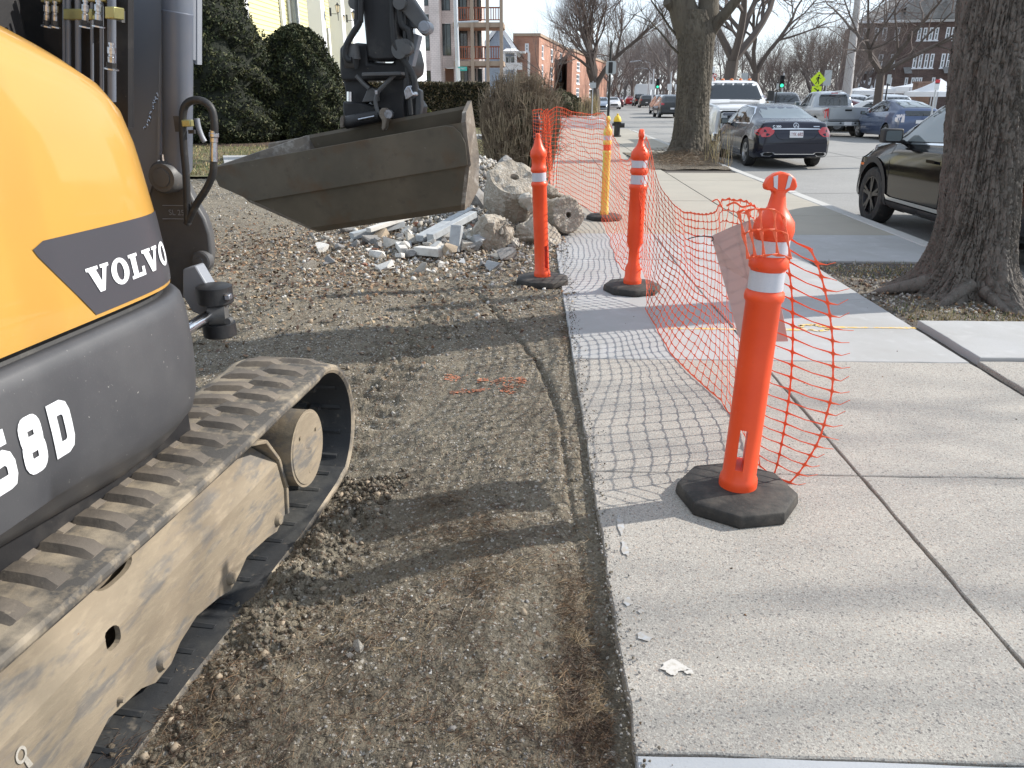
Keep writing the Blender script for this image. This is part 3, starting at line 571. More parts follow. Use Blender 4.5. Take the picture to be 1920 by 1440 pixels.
def make_track(Lo, Li, name_label=None):
    w = Lo-Li; N = len(RP); prof = []   # cross-section (l, normal offset) around belt thickness
    nrm = []
    for i in range(N):
        a = RP[i-1]; b = RP[(i+1) % N]; d = Vector((b[0]-a[0], b[1]-a[1])).normalized(); nrm.append((d.y, -d.x))   # outward for ccw? fixed below
    cx, cz = 1.73, .147
    sgn = 1 if sum((RP[i][0]-cx)*nrm[i][0]+(RP[i][1]-cz)*nrm[i][1] for i in range(N)) > 0 else -1
    nrm = [(sgn*a, sgn*b) for a, b in nrm]
    def P(i, l, o): i %= N; return E(Li+l, RP[i][0]+nrm[i][0]*o, RP[i][1]+nrm[i][1]*o)
    belt = MB(); sec = [(0, -.004), (.02, .004), (w-.03, .004), (w-.008, 0), (w, -.010), (w, -.022), (w-.008, -.034), (w-.05, -.032), (.05, -.032), (0, -.026)]; K = len(sec)
    vs = [P(i, l, o) for i in range(N) for l, o in sec]; fs = []; mi = []
    for i in range(N):
        for k in range(K):
            j = (i+1) % N; k2 = (k+1) % K; fs.append((i*K+k, i*K+k2, j*K+k2, j*K+k)); mi.append(1 if k in (6, 7, 8) else 0)
    lg = MB(); lg.add([v for v in vs], fs); lg.m = list(mi); lg.cur = 2
    for q in range(NL):           # staggered tread lugs, two rows
        for side in (0, 1):
            c = q*4+(0 if side else 2); l0, l1 = (.035, w*.50) if side == 0 else (w*.42, w-.055)
            h = .019; pts = []
            lw = [(-1.15, .0), (-.75, h), (.55, h), (1.15, .0)]
            def PP(di, l, oo):
                i0 = math.floor(c+di); t = c+di-i0; return P(i0, l, oo)*(1-t)+P(i0+1, l, oo)*t
            sk = .55
            cols = [(l0, -sk*.3, .3), (l0+.028, -sk*.2, 1), ((l0+l1)/2, 0, 1), (l1-.035, sk*.5, 1), (l1, sk*.9, .25)] if side else [(l0, sk*.9, .25), (l0+.035, sk*.5, 1), ((l0+l1)/2, 0, 1), (l1-.028, -sk*.2, 1), (l1, -sk*.3, .3)]
            V_ = []
            for (l, sh, hh) in cols:
                for (dw, hz) in lw: V_.append(PP(dw+sh, l, .002+hz*hh))
            F_ = [(a*4+b, a*4+b+1, (a+1)*4+b+1, (a+1)*4+b) for a in range(4) for b in range(3)]+[(0, 3, 2, 1), (16, 17, 18, 19)]
            lg.add(V_, F_)
    ig = lg; ig.cur = 1                     # inner drive cleats seen on the bottom run
    for q in range(NL):
        i = q*4
        for l in (w*.42, w*.58):
            a, b = P(i, l-.022, -.034), P(i, l+.022, -.034); u_ = Vector(P(i, l, -.060))-Vector(P(i, l, -.030)); d = (P(i+1, l, -.03)-P(i-1, l, -.03)).normalized()*.014
            ig.add([a-d, b-d, b+d, a+d, a-d*.5+u_, b-d*.5+u_, b+d*.5+u_, a+d*.5+u_], [(0, 1, 5, 4), (1, 2, 6, 5), (2, 3, 7, 6), (3, 0, 4, 7), (4, 5, 6, 7)])
        a, b = P(i, w*.60, -.0345), P(i, w-.06, -.0345); d = (P(i+1, w/2, -.03)-P(i-1, w/2, -.03)).normalized()*.012; n_ = (Vector(P(i, 0, -.04))-Vector(P(i, 0, -.03)))*1.1
        ig.add([a-d, b-d, b+d, a+d, a+n_, b+n_*.4], [(0, 4, 5, 1), (3, 2, 5, 4), (0, 3, 4), (1, 5, 2)])
    return lg.build('track', ['muddy_rubber', 'track_inner', 'lug_rubber'], ex, smooth=True, sharp=28)
make_track(-1.22, -1.63); make_track(-2.74, -3.14)
# ---- track frame (visible one) with scalloped lower edge, oval holes cut as real openings in the outer plate
def frame(Lf, sgn=1, holes=True):
    top = [(.72, .36), (2.30, .352), (2.42, .30), (2.50, .20)]
    bot = [(2.535, .06), (2.52, -.045), (2.44, -.075), (2.36, -.055), (2.20, -.035), (2.14, -.062), (2.07, -.085), (1.99, -.06), (1.86, -.035), (1.76, -.055), (1.70, -.088), (1.62, -.088), (1.56, -.055), (1.42, -.03), (1.36, -.055), (1.29, -.088), (1.2, -.085), (1.12, -.04), (.72, -.03)]
    poly = top+bot
    bm = bmesh.new(); vo = [bm.verts.new(E(Lf, s, z)) for s, z in poly]; loops = [vo]
    edges = [bm.edges.new((vo[i], vo[(i+1) % len(vo)])) for i in range(len(vo))]
    hl = []
    if holes:
        for (s0, z0, a, b_, t, nn) in ((1.615, .305, .085, .038, .0, 22), (1.497, .168, .030, .030, 0, 16), (1.0, .2, .03, .03, 0, 16)):
            c = [bm.verts.new(E(Lf, s0+a*(abs(math.cos(2*PI*i/nn))**.7)*math.copysign(1, math.cos(2*PI*i/nn)), z0+b_*(abs(math.sin(2*PI*i/nn))**.7)*math.copysign(1, math.sin(2*PI*i/nn)))) for i in range(nn)]
            edges += [bm.edges.new((c[i], c[(i+1) % nn])) for i in range(nn)]; hl.append(c)
    bmesh.ops.triangle_fill(bm, edges=edges, use_beauty=True)
    bmesh.ops.bisect_plane(bm, geom=bm.verts[:]+bm.edges[:]+bm.faces[:], plane_co=(0, 0, .185), plane_no=(0, 0, 1))
    for v in bm.verts: v.co += -RT*max(0, v.co.z-.185)*.55*sgn
    r = bmesh.ops.extrude_face_region(bm, geom=bm.faces[:]); vs = [g for g in r['geom'] if isinstance(g, bmesh.types.BMVert)]
    for v in vs: v.co += -RT*.016*sgn
    bmesh.ops.recalc_face_normals(bm, faces=bm.faces[:])
    bm.verts.index_update(); V_ = [tuple(v.co) for v in bm.verts]; F_ = [tuple(v.index for v in f.verts) for f in bm.faces]; bm.free()
    o = link_mesh('track_frame', V_, F_, 'muddy_steel', ex)
    m = MB()
    # folded top shoulder, inner body, front cap plate
    m.prism([E(Lf-.095, .72, .358), E(Lf-.095, 2.30, .350), E(Lf-.15, 2.30, .375), E(Lf-.15, .72, .382)], RT*.0-UP*.012)
    EB(m, Lf-.30, Lf-.10, .72, 2.46, -.02, .345); m.build('frame_core', 'muddy_steel', o)
    m = MB(); pl = [(2.30, .362), (2.43, .315), (2.515, .20), (2.553, .06), (2.535, -.05)]; 
    for a, b in zip(pl, pl[1:]): m.bar(E(Lf-.125, *a), E(Lf-.125, *b), .27, .016, up=RT.cross(E(0, b[0]-a[0], b[1]-a[1])))
    m.build('front_plate', 'muddy_steel', o, bevel=.004)
    for (s, z, r) in ((2.455, -.03, .026), (2.075, -.040, .024), (1.665, -.045, .030), (1.25, -.05, .026), (1.47, -.012, .010)):
        m = MB(); m.tube([E(Lf-.03, s, z), E(Lf+.004, s, z), E(Lf+.016, s, z)], [r, r, r*.75], 14); m.build('roller_bolt', 'muddy_steel', o, smooth=True)
    for s in (2.30, 1.90, 1.48, 1.08): m = MB(); m.tube([E(Lf-.26, s, -.06), E(Lf-.06, s, -.06)], .052, 16); m.build('track_roller', 'track_inner', o, smooth=True)
    if sgn > 0:   # chalked hook emblem near the bottom left
        m = MB(); c = EL(38, 1415, Lf+.0); s0 = c.dot(FW); z0 = c.z; ring = []
        for i in range(20):
            a = 2*PI*i/20; b = 2*PI*(i+1)/20
            m.add([E(Lf+.003, s0+.016*math.cos(t)*k, z0+.022*math.sin(t)*k) for t, k in ((a, 1), (b, 1), (b, .62), (a, .62))], [(0, 1, 2, 3)])
        m.add([E(Lf+.003, s0+x, z0+y) for x, y in ((.002, -.02), (.012, -.016), (.022, -.05), (.008, -.05))], [(0, 1, 2, 3)]); m.build('lift_point_mark', 'stone_pale', o)
    return o
fr = frame(-1.30, 1); frame(-3.06, -1, False)
# idler hub drum at the front
m = MB(); c0 = E(-1.56, 2.70, .165); c1 = E(-1.255, 2.70, .165)
m.tube([c0, c1-RT*.012, c1-RT*.004, c1-RT*.004, c1, c1+RT*.0], [.158, .158, .160, .150, .147, .01], 40)
hub = m.build('drive_motor', 'muddy_steel', ex, smooth=True, sharp=35)
for a in (.5, 2.3, 4.6): m = MB(); q = c1+FW*.1*math.cos(a)+UP*.1*math.sin(a); m.cyl(q-RT*.002, q+RT*.004, .008, n=8); m.build('hub_bolt', 'muddy_steel', hub)
m = MB()
for k in range(15):
    a = 2*PI*k/15; m.bar(c0+RT*.06+FW*.2*math.cos(a)+UP*.2*math.sin(a), c0+RT*.06+FW*.245*math.cos(a)+UP*.245*math.sin(a), .05, .035, up=RT)
m.tube([c0+RT*.035, c0+RT*.085], .215, 30); m.build('sprocket', 'track_inner', ex)
m = MB(); EB(m, -2.9, -1.45, 1.0, 2.2, .12, .34); EB(m, -2.6, -1.75, 1.2, 2.0, .34, .52); m.build('carriage_beam', 'black_steel', ex)
# ---- upper structure: plan path of the outer skin
def plan():
    pts = [(-1.335, .30), (-1.335, .6), (-1.335, 1.0), (-1.335, 1.5), (-1.336, 1.8), (-1.343, 1.98), (-1.362, 2.08), (-1.405, 2.165), (-1.47, 2.225), (-1.56, 2.26), (-1.70, 2.27), (-1.95, 2.27), (-2.3, 2.27)]
    d = catmull([(a, b, 0) for a, b in pts], 8); return d
PL = plan(); AL = [0]
for a, b in zip(PL, PL[1:]): AL.append(AL[-1]+(b-a).length)
def plan_at(p):
    p = min(max(p, 0), AL[-1]-1e-6); i = max(0, np.searchsorted(AL, p)-1); t = (p-AL[i])/max(1e-9, AL[i+1]-AL[i]); q = PL[i].lerp(PL[i+1], t)
    j0 = max(0, i-3); j1 = min(len(PL)-1, i+4); d = (PL[j1]-PL[j0]).normalized(); return q, Vector((d.y, -d.x, 0))   # outward normal (towards +L)
P_OF_S = lambda s: s-.30
def ztop(S): return 1.545+.30*max(0, 2.16-S)**1.0+.02*math.sin(max(0, 2.16-S)*3)
HOFF = [(0, 0.), (.06, -.001), (.35, .012), (.7, .036), (.86, .058), (.93, .085), (.98, .13)]
def hood_off(t):
    for (a, o), (b, q) in zip(HOFF, HOFF[1:]):
        if t <= b: k = (t-a)/(b-a); return o+(q-o)*k
    return HOFF[-1][1]
def hood_pt(p, z, out=0.):
    q, n = plan_at(p); zt = ztop(q.y); t = (z-.985)/(zt-.985); r = q-n*(hood_off(max(0, min(1, t)))-out); return E(r.x, r.y, z)
m = MB(); rows = []; TT = [0, .03, .1, .2, .35, .5, .62, .72, .8, .86, .90, .93, .955, .98]
NP = 110
def hood_rowpt(i, k):
    p = AL[-1]*i/NP; q, n = plan_at(p); zt = ztop(q.y)
    if k < len(TT): t = TT[k]; off = hood_off(t); z = .985+(zt-.985)*t
    else:
        j = k-len(TT); off, dz = [(.19, .012), (.30, .03), (.5, .055), (.75, .07)][j]; z = zt+dz
        r = q-n*off; r.x = min(r.x, -1.45-.0); return E(r.x, r.y, z)
    r = q-n*off; return E(r.x, r.y, z)
KK = len(TT)+4
m.add([hood_rowpt(i, k) for i in range(NP+1) for k in range(KK)], [((i)*KK+k, i*KK+k+1, (i+1)*KK+k+1, (i+1)*KK+k) for i in range(NP) for k in range(KK-1)])
hood = m.build('engine_hood', 'yellow_paint', ex, smooth=True, sharp=80)
# dark seal gap
m = MB(); m.add([(lambda q, n, o, z: E((q-n*o).x, (q-n*o).y, z))(*plan_at(AL[-1]*i/NP), o, z) for i in range(NP+1) for (o, z) in ((.05, .99), (.022, .986), (.028, .965), (.02, .948), (.05, .94))], [(i*5+k, i*5+k+1, (i+1)*5+k+1, (i+1)*5+k) for i in range(NP) for k in range(4)])
m.build('rubber_seal', 'black_rubber', ex, smooth=True)
# skirt / counterweight
SKP = [(.03, .955), (.005, .962), (-.012, .958), (-.024, .943), (-.030, .915), (-.034, .86), (-.036, .78), (-.034, .70), (-.026, .63), (-.012, .585), (.004, .568), (.035, .53), (.075, .49), (.13, .468), (.4, .462)]
def skirt_off(z):
    L_ = SKP[3:]
    for (o, a), (q, b) in zip(L_, L_[1:]):
        if z >= b: k = (z-a)/(b-a); return o+(q-o)*k
    return .1
def skirt_pt(p, z, out=0.): q, n = plan_at(p); r = q-n*(skirt_off(z)-out); return E(r.x, r.y, z)
def skz(S, z): return z+(max(0, 1.8-S)*.10 if z < .6 else 0)-(max(0, S-2.12)*-.25 if z < .6 else 0)
m = MB(); K = len(SKP)
def sk_pt(i, k):
    q, n = plan_at(AL[-1]*i/NP); o, z = SKP[k]; r = q-n*o; return E(r.x, r.y, skz(q.y, z))
m.add([sk_pt(i, k) for i in range(NP+1) for k in range(K)], [(i*K+k+1, i*K+k, (i+1)*K+k, (i+1)*K+k+1) for i in range(NP) for k in range(K-1)])
skirt = m.build('side_skirt', 'skirt_grey', ex, smooth=True, sharp=60)
def surf_map(vs, fs, fn, step=.018):
    bm = bmesh.new(); bv_ = [bm.verts.new((v[0], v[1], 0)) for v in vs]
    for f in fs:
        try: bm.faces.new([bv_[i] for i in f])
        except ValueError: pass
    for _ in range(5):
        es = [e for e in bm.edges if e.calc_length() > step*1.5]
        if not es: break
        bmesh.ops.subdivide_edges(bm, edges=es, cuts=1); bmesh.ops.triangulate(bm, faces=bm.faces[:])
    bm.verts.index_update(); V_ = [fn(v.co.x, v.co.y) for v in bm.verts]; F_ = [tuple(v.index for v in f.verts) for f in bm.faces]; bm.free(); return V_, F_
def ps(px, py, L): v = EL(px, py, L); return (P_OF_S(v.dot(FW)), v.z)
# decal panel
pe = P_OF_S(2.12)+.12
dec = [(P_OF_S(1.580)+.02, 1.204), (P_OF_S(1.562), 1.190), (P_OF_S(1.572), 1.172), (P_OF_S(1.716), .995), (pe, .995), (pe, 1.198)]
V_, F_ = surf_map(dec, [tuple(range(6))], lambda a, b: hood_pt(a, b, .0022), .03); pd = link_mesh('decal_panel', V_, F_, 'decal_grey', hood, smooth=True)
# slab-serif lettering
def quadl(*q): return list(q)
def ring(cx, cy, rx, ry, ix, iy, n=36):
    o = [(cx+rx*math.cos(2*PI*i/n), cy+ry*math.sin(2*PI*i/n)) for i in range(n)]+[(cx+ix*math.cos(2*PI*i/n), cy+iy*math.sin(2*PI*i/n)) for i in range(n)]
    return o, [(i, (i+1) % n, (i+1) % n+n, i+n) for i in range(n)]
LET = []   # unit height letters: (vs, fs, advance)
Vv = ([(-.02, 1), (.50, 1), (.50, .88), (.40, .86), (.56, .36), (.70, .86), (.60, .88), (.60, 1), (.98, 1), (.98, .88), (.88, .86), (.60, 0), (.38, 0), (.08, .86), (-.02, .88)], [tuple(range(15))[::-1]])
Lv = ([(0, 1), (.46, 1), (.46, .88), (.36, .86), (.36, .16), (.58, .16), (.60, .38), (.74, .38), (.74, 0), (0, 0), (0, .12), (.10, .14), (.10, .86), (0, .88)], [tuple(range(14))[::-1]])
Ov = ring(.42, .5, .42, .53, .17, .36)
m = MB(); sx = .0895; x = P_OF_S(1.712); hgt = .066
for g, adv in ((Vv, 1.04), (Ov, .92), (Lv, .76), (Vv, 1.04), (Ov, .9)):
    V_, F_ = surf_map([(x+a*sx, 1.048+b*hgt) for a, b in g[0]], g[1], lambda a, b: hood_pt(a, b, .0044), .02); m.add(V_, F_); x += adv*sx
m.build('lettering', 'decal_white', hood)
# model characters on the skirt
def stroke(pts, w, closed=False):
    n = len(pts); L_ = []; R_ = []
    for i in range(n):
        p = Vector(pts[i]); a = Vector(pts[(i-1) % n]) if (closed or i > 0) else None; b = Vector(pts[(i+1) % n]) if (closed or i < n-1) else None
        d1 = (p-a).normalized() if a is not None else (b-p).normalized(); d2 = (b-p).normalized() if b is not None else d1
        n1 = Vector((-d1.y, d1.x)); n2 = Vector((-d2.y, d2.x)); mm = (n1+n2); mm = mm.normalized() if mm.length > 1e-6 else n1; s = w/2/max(.5, mm.dot(n1)); L_.append(p+mm*s); R_.append(p-mm*s)
    k = n if closed else n-1; return [tuple(v) for v in L_+R_], [(i, (i+1) % n, (i+1) % n+n, i+n) for i in range(k)]
def rrect(x0, x1, y0, y1, r, k=4):
    o = []
    for cx, cy, a0 in ((x1-r, y1-r, 0), (x0+r, y1-r, 90), (x0+r, y0+r, 180), (x1-r, y0+r, 270)):
        for i in range(k+1): a = math.radians(a0+90*i/k); o.append((cx+r*math.cos(a), cy+r*math.sin(a)))
    return o
W = .26
g8 = [stroke(rrect(.13, .57, .50, .88, .12), W, True), stroke(rrect(.12, .58, .12, .52, .14), W*1.05, True)]
g5 = [stroke([(.60, .88), (.14, .88), (.14, .50)], W), stroke([(.13, .545), (.42, .56), (.54, .50), (.585, .40), (.585, .22), (.54, .14), (.44, .12), (.05, .12)], W)]
gD = [stroke([(.13, .13), (.13, .87), (.42, .87), (.54, .82), (.585, .72), (.585, .28), (.54, .18), (.42, .13)], W, True)]
gR = [stroke([(.13, 0), (.13, .87), (.42, .87), (.55, .82), (.585, .72), (.585, .60), (.54, .5), (.42, .45), (.13, .45)], W), stroke([(.36, .46), (.585, 0)], W)]
m = MB(); hh = .134; ww = .098
for g, s0 in ((gR, 1.183), (g5, 1.260), (g8, 1.353), (gD, 1.446)):
    for vs, fs in g:
        V_, F_ = surf_map([(P_OF_S(s0)+a*ww*.98, .720+b*hh) for a, b in vs], fs, lambda a, b: skirt_pt(a, b, .003), .03); m.add(V_, F_)
m.build('model_characters', 'decal_white', skirt)
# ---- dark deck region behind the hood: tank / cab corner with hoses
m = MB(); EB(m, -2.6, -1.86, 2.15, 2.34, .55, 2.6); m.build('cab_corner', 'black_steel', ex, bevel=.02)
m = MB(); EB(m, -2.4, -1.44, 1.2, 2.2, .45, .98); m.build('deck', 'black_steel', ex)
# ---- boom root: swing post casting, pins
def poly_px(pts, S, th): return [ES(x, y, S) for x, y in pts]
m = MB(); S0 = 2.62
cast = [(286, 338), (300, 312), (325, 306), (341, 325), (352, 352), (366, 380), (384, 410), (394, 440), (397, 475), (394, 505), (384, 520), (380, 560), (330, 560), (270, 520), (262, 420)]
m.prism(poly_px(cast, S0, 0), FW*.07-RT*.02); sp_ = m.build('swing_post', 'cast_grey', ex, bevel=.012)
m = MB(); p = ES(322, 330, S0); m.tube([p+FW*.02, p-FW*.05, p-FW*.065], [.056, .056, .048], 28); m.tube([p-FW*.064, p-FW*.070, p-FW*.071], [.032, .032, .026], 22); m.build('pivot_pin', 'cast_grey', sp_, smooth=True, sharp=30)
m = MB(); p = ES(382, 487, S0); m.tube([p+FW*.01, p-FW*.022, p-FW*.026], [.036, .036, .030], 24); m.tube([p-FW*.024, p-FW*.030], [.014, .012], 12); m.build('pivot_pin', 'cast_grey', sp_, smooth=True, sharp=30)
m = MB(); p = ES(317, 296, S0); m.tube([p-FW*.03-UP*.01, p-FW*.03+UP*.014], [.016, .012], 10); m.build('grease_fitting', 'zinc', sp_)
m = MB(); add_text(m, 'SL 25', .028, ES(331, 399, S0-.004), RT, UP)
for yy_ in (385, 410): a = ES(312, yy_, S0-.003); m.boxm(Matrix.Translation(a+RT*.03), .085, .004, .002)
m.build('cast_lettering', 'boom_grey', sp_)
m = MB(); br = [(342, 505), (366, 498), (412, 575), (395, 600), (360, 585), (342, 555)]; m.prism(poly_px(br, 2.52, 0), FW*.06); m.build('lower_bracket', 'boom_grey', sp_, bevel=.006)
# swing cylinder knuckle: two stacked eyes on a vertical pin, chrome rod to the left
kz = ES(404, 560, 2.5); m = MB()
m.tube([kz+UP*.05, kz+UP*.045, kz-UP*.012, kz-UP*.018], [.052, .062, .062, .055], 28); m.tube([kz-UP*.085, kz-UP*.09, kz-UP*.135, kz-UP*.14], [.05, .058, .058, .05], 28)
m.tube([kz-UP*.14, kz+UP*.02], [.03, .03], 16); m.build('cylinder_knuckle', 'black_steel', ex, smooth=True, sharp=35)
m = MB(); ke = kz-UP*.052; m.tube([ke+RT*.036+UP*.0, ke-RT*.02-FW*.02], [.046, .046], 24); a = ES(432, 600, 2.42); m.tube([a, a-FW*.02], [.012, .012], 10); m.build('rod_eye', 'cast_grey', ex, smooth=True)
m = MB(); m.tube([ke-FW*.03-RT*.01, ke-FW*.03-RT*.01+(ES(350, 622, 2.26)-ke)*1.3], [.021, .021], 20); m.build('swing_cylinder_rod', 'chrome', ex, smooth=True)
m = MB(); m.boxm(Matrix.Translation(kz+RT*.062+UP*.015-FW*.02), .02, .03, .02); m.build('lock_bolt', 'zinc', ex, bevel=.003)
# ---- boom: flat sided box rising, lift cylinder beside it
m = MB(); bm_ = [(229, 470), (231, 150), (233, -260), (312, -260), (306, 0), (301, 120), (296, 330), (300, 470)]
m.prism(poly_px(bm_, 2.66, 0), FW*.20-RT*.10); boom = m.build('boom', 'boom_grey', ex, bevel=.004)
m = MB(); m.tube([ES(309, -250, 2.655), ES(303, 120, 2.655), ES(298, 300, 2.655)], .0035, 6); m.build('weld_seam', 'weld_bead', boom)
m = MB(); m.prism(poly_px([(306, -260), (303, 0), (299, 150), (295, 300), (299, 300), (303, 150), (309, 0), (314, -260)], 2.62, 0), FW*.04); m.build('boom_edge_plate', 'boom_grey', boom)
m = MB(); r = random.Random(3)
for a, b in (((296, 176), (272, 240)),):
    for i in range(26):
        t = i/25; p = ES(a[0]+(b[0]-a[0])*t+r.uniform(-3, 3), a[1]+(b[1]-a[1])*t+r.uniform(-3, 3), 2.657); m.tube([p-UP*.004, p, p+UP*.005], [.001, r.uniform(.002, .0042), .001], 6)
m.build('weld_seam', 'zinc', boom)
m = MB(); c = [ES(333, y, 2.62) for y in (-280, 330)]; d = (c[1]-c[0]); m.tube([c[0], c[0]+d*.46, c[0]+d*.462, c[0]+d*.466, c[0]+d*.47, c[0]+d*.97, c[1]], [.0495, .0495, .051, .051, .0495, .0495, .035], 36)
lc = m.build('lift_cylinder', 'tube_grey', ex, smooth=True, sharp=30)
m = MB(); m.tube([ES(361, -200, 2.64), ES(361, 112, 2.64)], .010, 10); m.prism(poly_px([(359, -200), (370, -200), (370, 121), (366, 121), (359, 110)], 2.65, 0), FW*.03); m.build('side_rail', 'boom_grey', ex)
# hose loop + clamps
m = MB(); hp = [(352, 420), (349, 330), (344, 270), (343, 215), (352, 193), (375, 188), (396, 203), (402, 235), (401, 262)]
m.tube(catmull([ES(x, y, 2.52) for x, y in hp], 8), .0125, 12); hs = m.build('hose', 'black_rubber', ex, smooth=True)
m = MB(); m.tube(catmull([ES(x, y, 2.52) for x, y in [(401, 300), (399, 325), (388, 352), (370, 380), (362, 396), (350, 420)]], 8), .0125, 12); m.build('hose', 'black_rubber', ex, smooth=True)
m = MB(); m.tube([ES(401, y, 2.52) for y in (245, 249, 250, 256, 258, 266, 267, 302)], [.0135, .0135, .0165, .0165, .0135, .0135, .0115, .0135], 12); m.build('hose_fitting', 'zinc', hs, smooth=True, sharp=30)
m = MB(); m.boxm(Matrix.Translation(ES(352, 231, 2.51)), .030, .03, .022); m.build('hose_clamp', 'brass_plated', hs, bevel=.003)
m = MB(); m.boxm(Matrix.Translation(ES(337, 232, 2.53)), .02, .04, .05); m.boxm(Matrix.Translation(ES(360, 247, 2.53)), .02, .015, .012); m.build('clamp_bracket', 'black_steel', hs)
m = MB(); m.tube(catmull([ES(x, y, 2.58) for x, y in [(369, 222), (372, 238), (378, 255), (384, 266)]], 5), .009, 10); m.build('hose', 'boom_grey', ex, smooth=True)
# hydraulic couplings bank at upper left
m = MB(); vb = ES(112, 24, 2.36); m.prism(poly_px([(118, 16), (172, 16), (172, 37), (118, 37)], 2.36, 0), FW*.04); m.prism(poly_px([(196, 12), (214, 12), (214, 35), (196, 35)], 2.3, 0), FW*.05); m.prism(poly_px([(76, -6), (112, -6), (112, 4), (76, 4)], 2.36, 0), FW*.05); m.prism(poly_px([(152, -6), (198, -6), (198, 3), (152, 3)], 2.36, 0), FW*.05)
vbk = m.build('clamp_block', 'brass_plated', ex, bevel=.003)
for (x, y0, y1, rr) in ((88, 2, 52, 1.), (103, 2, 53, 1.), (160, 0, 53, 1.15), (184, 0, 52, 1.2), (209, 80, 132, 1.35)):
    m = MB(); h = y1-y0
    f = [(0, .8), (.08, .8), (.09, .6), (.16, .6), (.17, 1.05), (.40, 1.05), (.42, .75), (.5, .75), (.52, .95), (.72, .9)]
    m.tube([ES(x, y0+h*a, 2.3) for a, _ in f], [.0085*rr*b for _, b in f], 10); o = m.build('hydraulic_coupling', 'zinc', ex, smooth=True, sharp=30)
    m = MB(); m.tube([ES(x, y0+h*a, 2.3) for a in (.72, .90)], .0105*rr, 10); m.build('rubber_sleeve', 'black_rubber', o)
    m = MB(); m.tube([ES(x, y0+h*a, 2.3) for a in (.90, .93, .98, 1.0)], [.010*rr, .0155*rr, .0155*rr, .01*rr], 10); m.build('collar', 'zinc', o, smooth=True, sharp=30)
m = MB()
for x, r_ in ((128, .008), (146, .009), (172, .005), (209, .0125), (120, .005), (190, .006)): m.tube([ES(x, -60, 2.37), ES(x+1, 190, 2.37)], r_, 10)
m.build('steel_pipe', 'tube_grey', ex, smooth=True)
m = MB(); m.prism(poly_px([(217, 20), (228, 20), (228, 42), (217, 38)], 2.4, 0), FW*.03); m.build('small_bracket', 'cast_grey', ex)
m = MB(); m.prism(poly_px([(78, -80), (80, 62), (120, 100), (180, 130), (236, 165), (238, 470), (200, 470), (60, 470), (60, 200)][:0] or [(80, -80), (82, 75), (240, 240), (240, -80)], 2.42, 0), FW*.03); m.build('guard_plate', 'black_steel', ex)
# ---- dipper stick, linkage, tiltrotator head
SB = 4.6
def PP_(pts, S, th, name, mat, parent=ex, bevel=.006): mm = MB(); mm.prism([ES(x, y, S) for x, y in pts], FW*th); return mm.build(name, mat, parent, bevel=bevel)
stk = PP_([(672, -200), (678, 0), (684, 60), (688, 106), (700, 113), (738, 112), (745, 100), (740, 0), (742, -200)], 4.5, .26, 'dipper_arm', 'black_steel', bevel=.012)
m = MB()
for pts, r_ in (([(733, -180), (735, -20), (736, 40), (738, 60), (740, 80), (752, 104), (768, 130), (777, 150), (777, 172)], .017), ([(676, -160), (676, 20), (674, 42), (661, 64), (650, 84), (647, 102), (652, 112), (660, 113)], .017), ([(668, -160), (668, 40), (668, 56)], .012), ([(757, -60), (759, 30), (760, 90), (765, 150), (771, 215)], .012), ([(748, -40), (752, 40), (768, 60), (770, 100)], .02)):
    m = MB(); m.tube(catmull([ES(x, y, 4.44) for x, y in pts], 6), r_, 10); m.build('arm_hose', 'black_rubber', ex, smooth=True)
m = MB()
for (x, y, r_, a, b) in ((748, 5, .034, 4.38, 4.6), (664, 5, .034, 4.45, 4.7)): m = MB(); m.tube([ES(x, y, a), ES(x, y, a)+FW*(b-a)], r_, 20); m.build('linkage_pin', 'cast_grey', ex, smooth=True, sharp=30)
PP_([(742, -30), (757, -28), (776, 0), (792, 24), (801, 38), (801, 60), (794, 68), (786, 60), (768, 38), (754, 22), (744, 18)], 4.42, .07, 'curved_link', 'cast_grey', bevel=.008)
m = MB(); p = ES(797, 51, 4.40); m.tube([p-FW*.02, p+FW*.07], [.032, .032], 22); m.tube([p-FW*.03, p-FW*.02], [.022, .028], 20); m.build('linkage_pin', 'boom_grey', ex, smooth=True, sharp=30)
PP_([(775, 62), (786, 66), (772, 125), (764, 122)], 4.52, .08, 'push_link', 'boom_grey', bevel=.005)
m = MB(); m.tube([ES(744, 48, 4.62), ES(770, 50, 4.62), ES(770, 52, 4.62)], .06, 18); m.build('tilt_cylinder', 'black_steel', ex, smooth=True)
hd = PP_([(636, 90), (642, 84), (670, 80), (690, 82), (690, 118), (738, 118), (738, 84), (752, 80), (762, 92), (768, 118), (766, 138), (750, 150), (640, 152), (636, 128)], 4.56, .34, 'rotator_head', 'black_steel', bevel=.014)
m = MB()
for k in range(4): c = ES(748+k*4, 92-k*1, 4.42); m.tube([c, c+RT*.006+FW*.02], [.05-.002*k]*2, 20)
m.tube([ES(762, 92, 4.38), ES(762, 92, 4.38)+FW*.02], [.026, .026], 16); m.build('pin_boss', 'cast_grey', hd, smooth=True, sharp=30)
m = MB(); m.tube([ES(660, 82, 4.5), ES(660, 110, 4.5)], [.035, .05], 18); m.tube([ES(650, 110, 4.5), ES(668, 112, 4.5)], [.05, .05], 16); m.build('rotator_motor', 'cast_grey', hd, smooth=True)
PP_([(678, 136), (752, 134), (752, 141), (678, 143)], 4.46, .08, 'cross_plate', 'cast_grey', hd, .004)
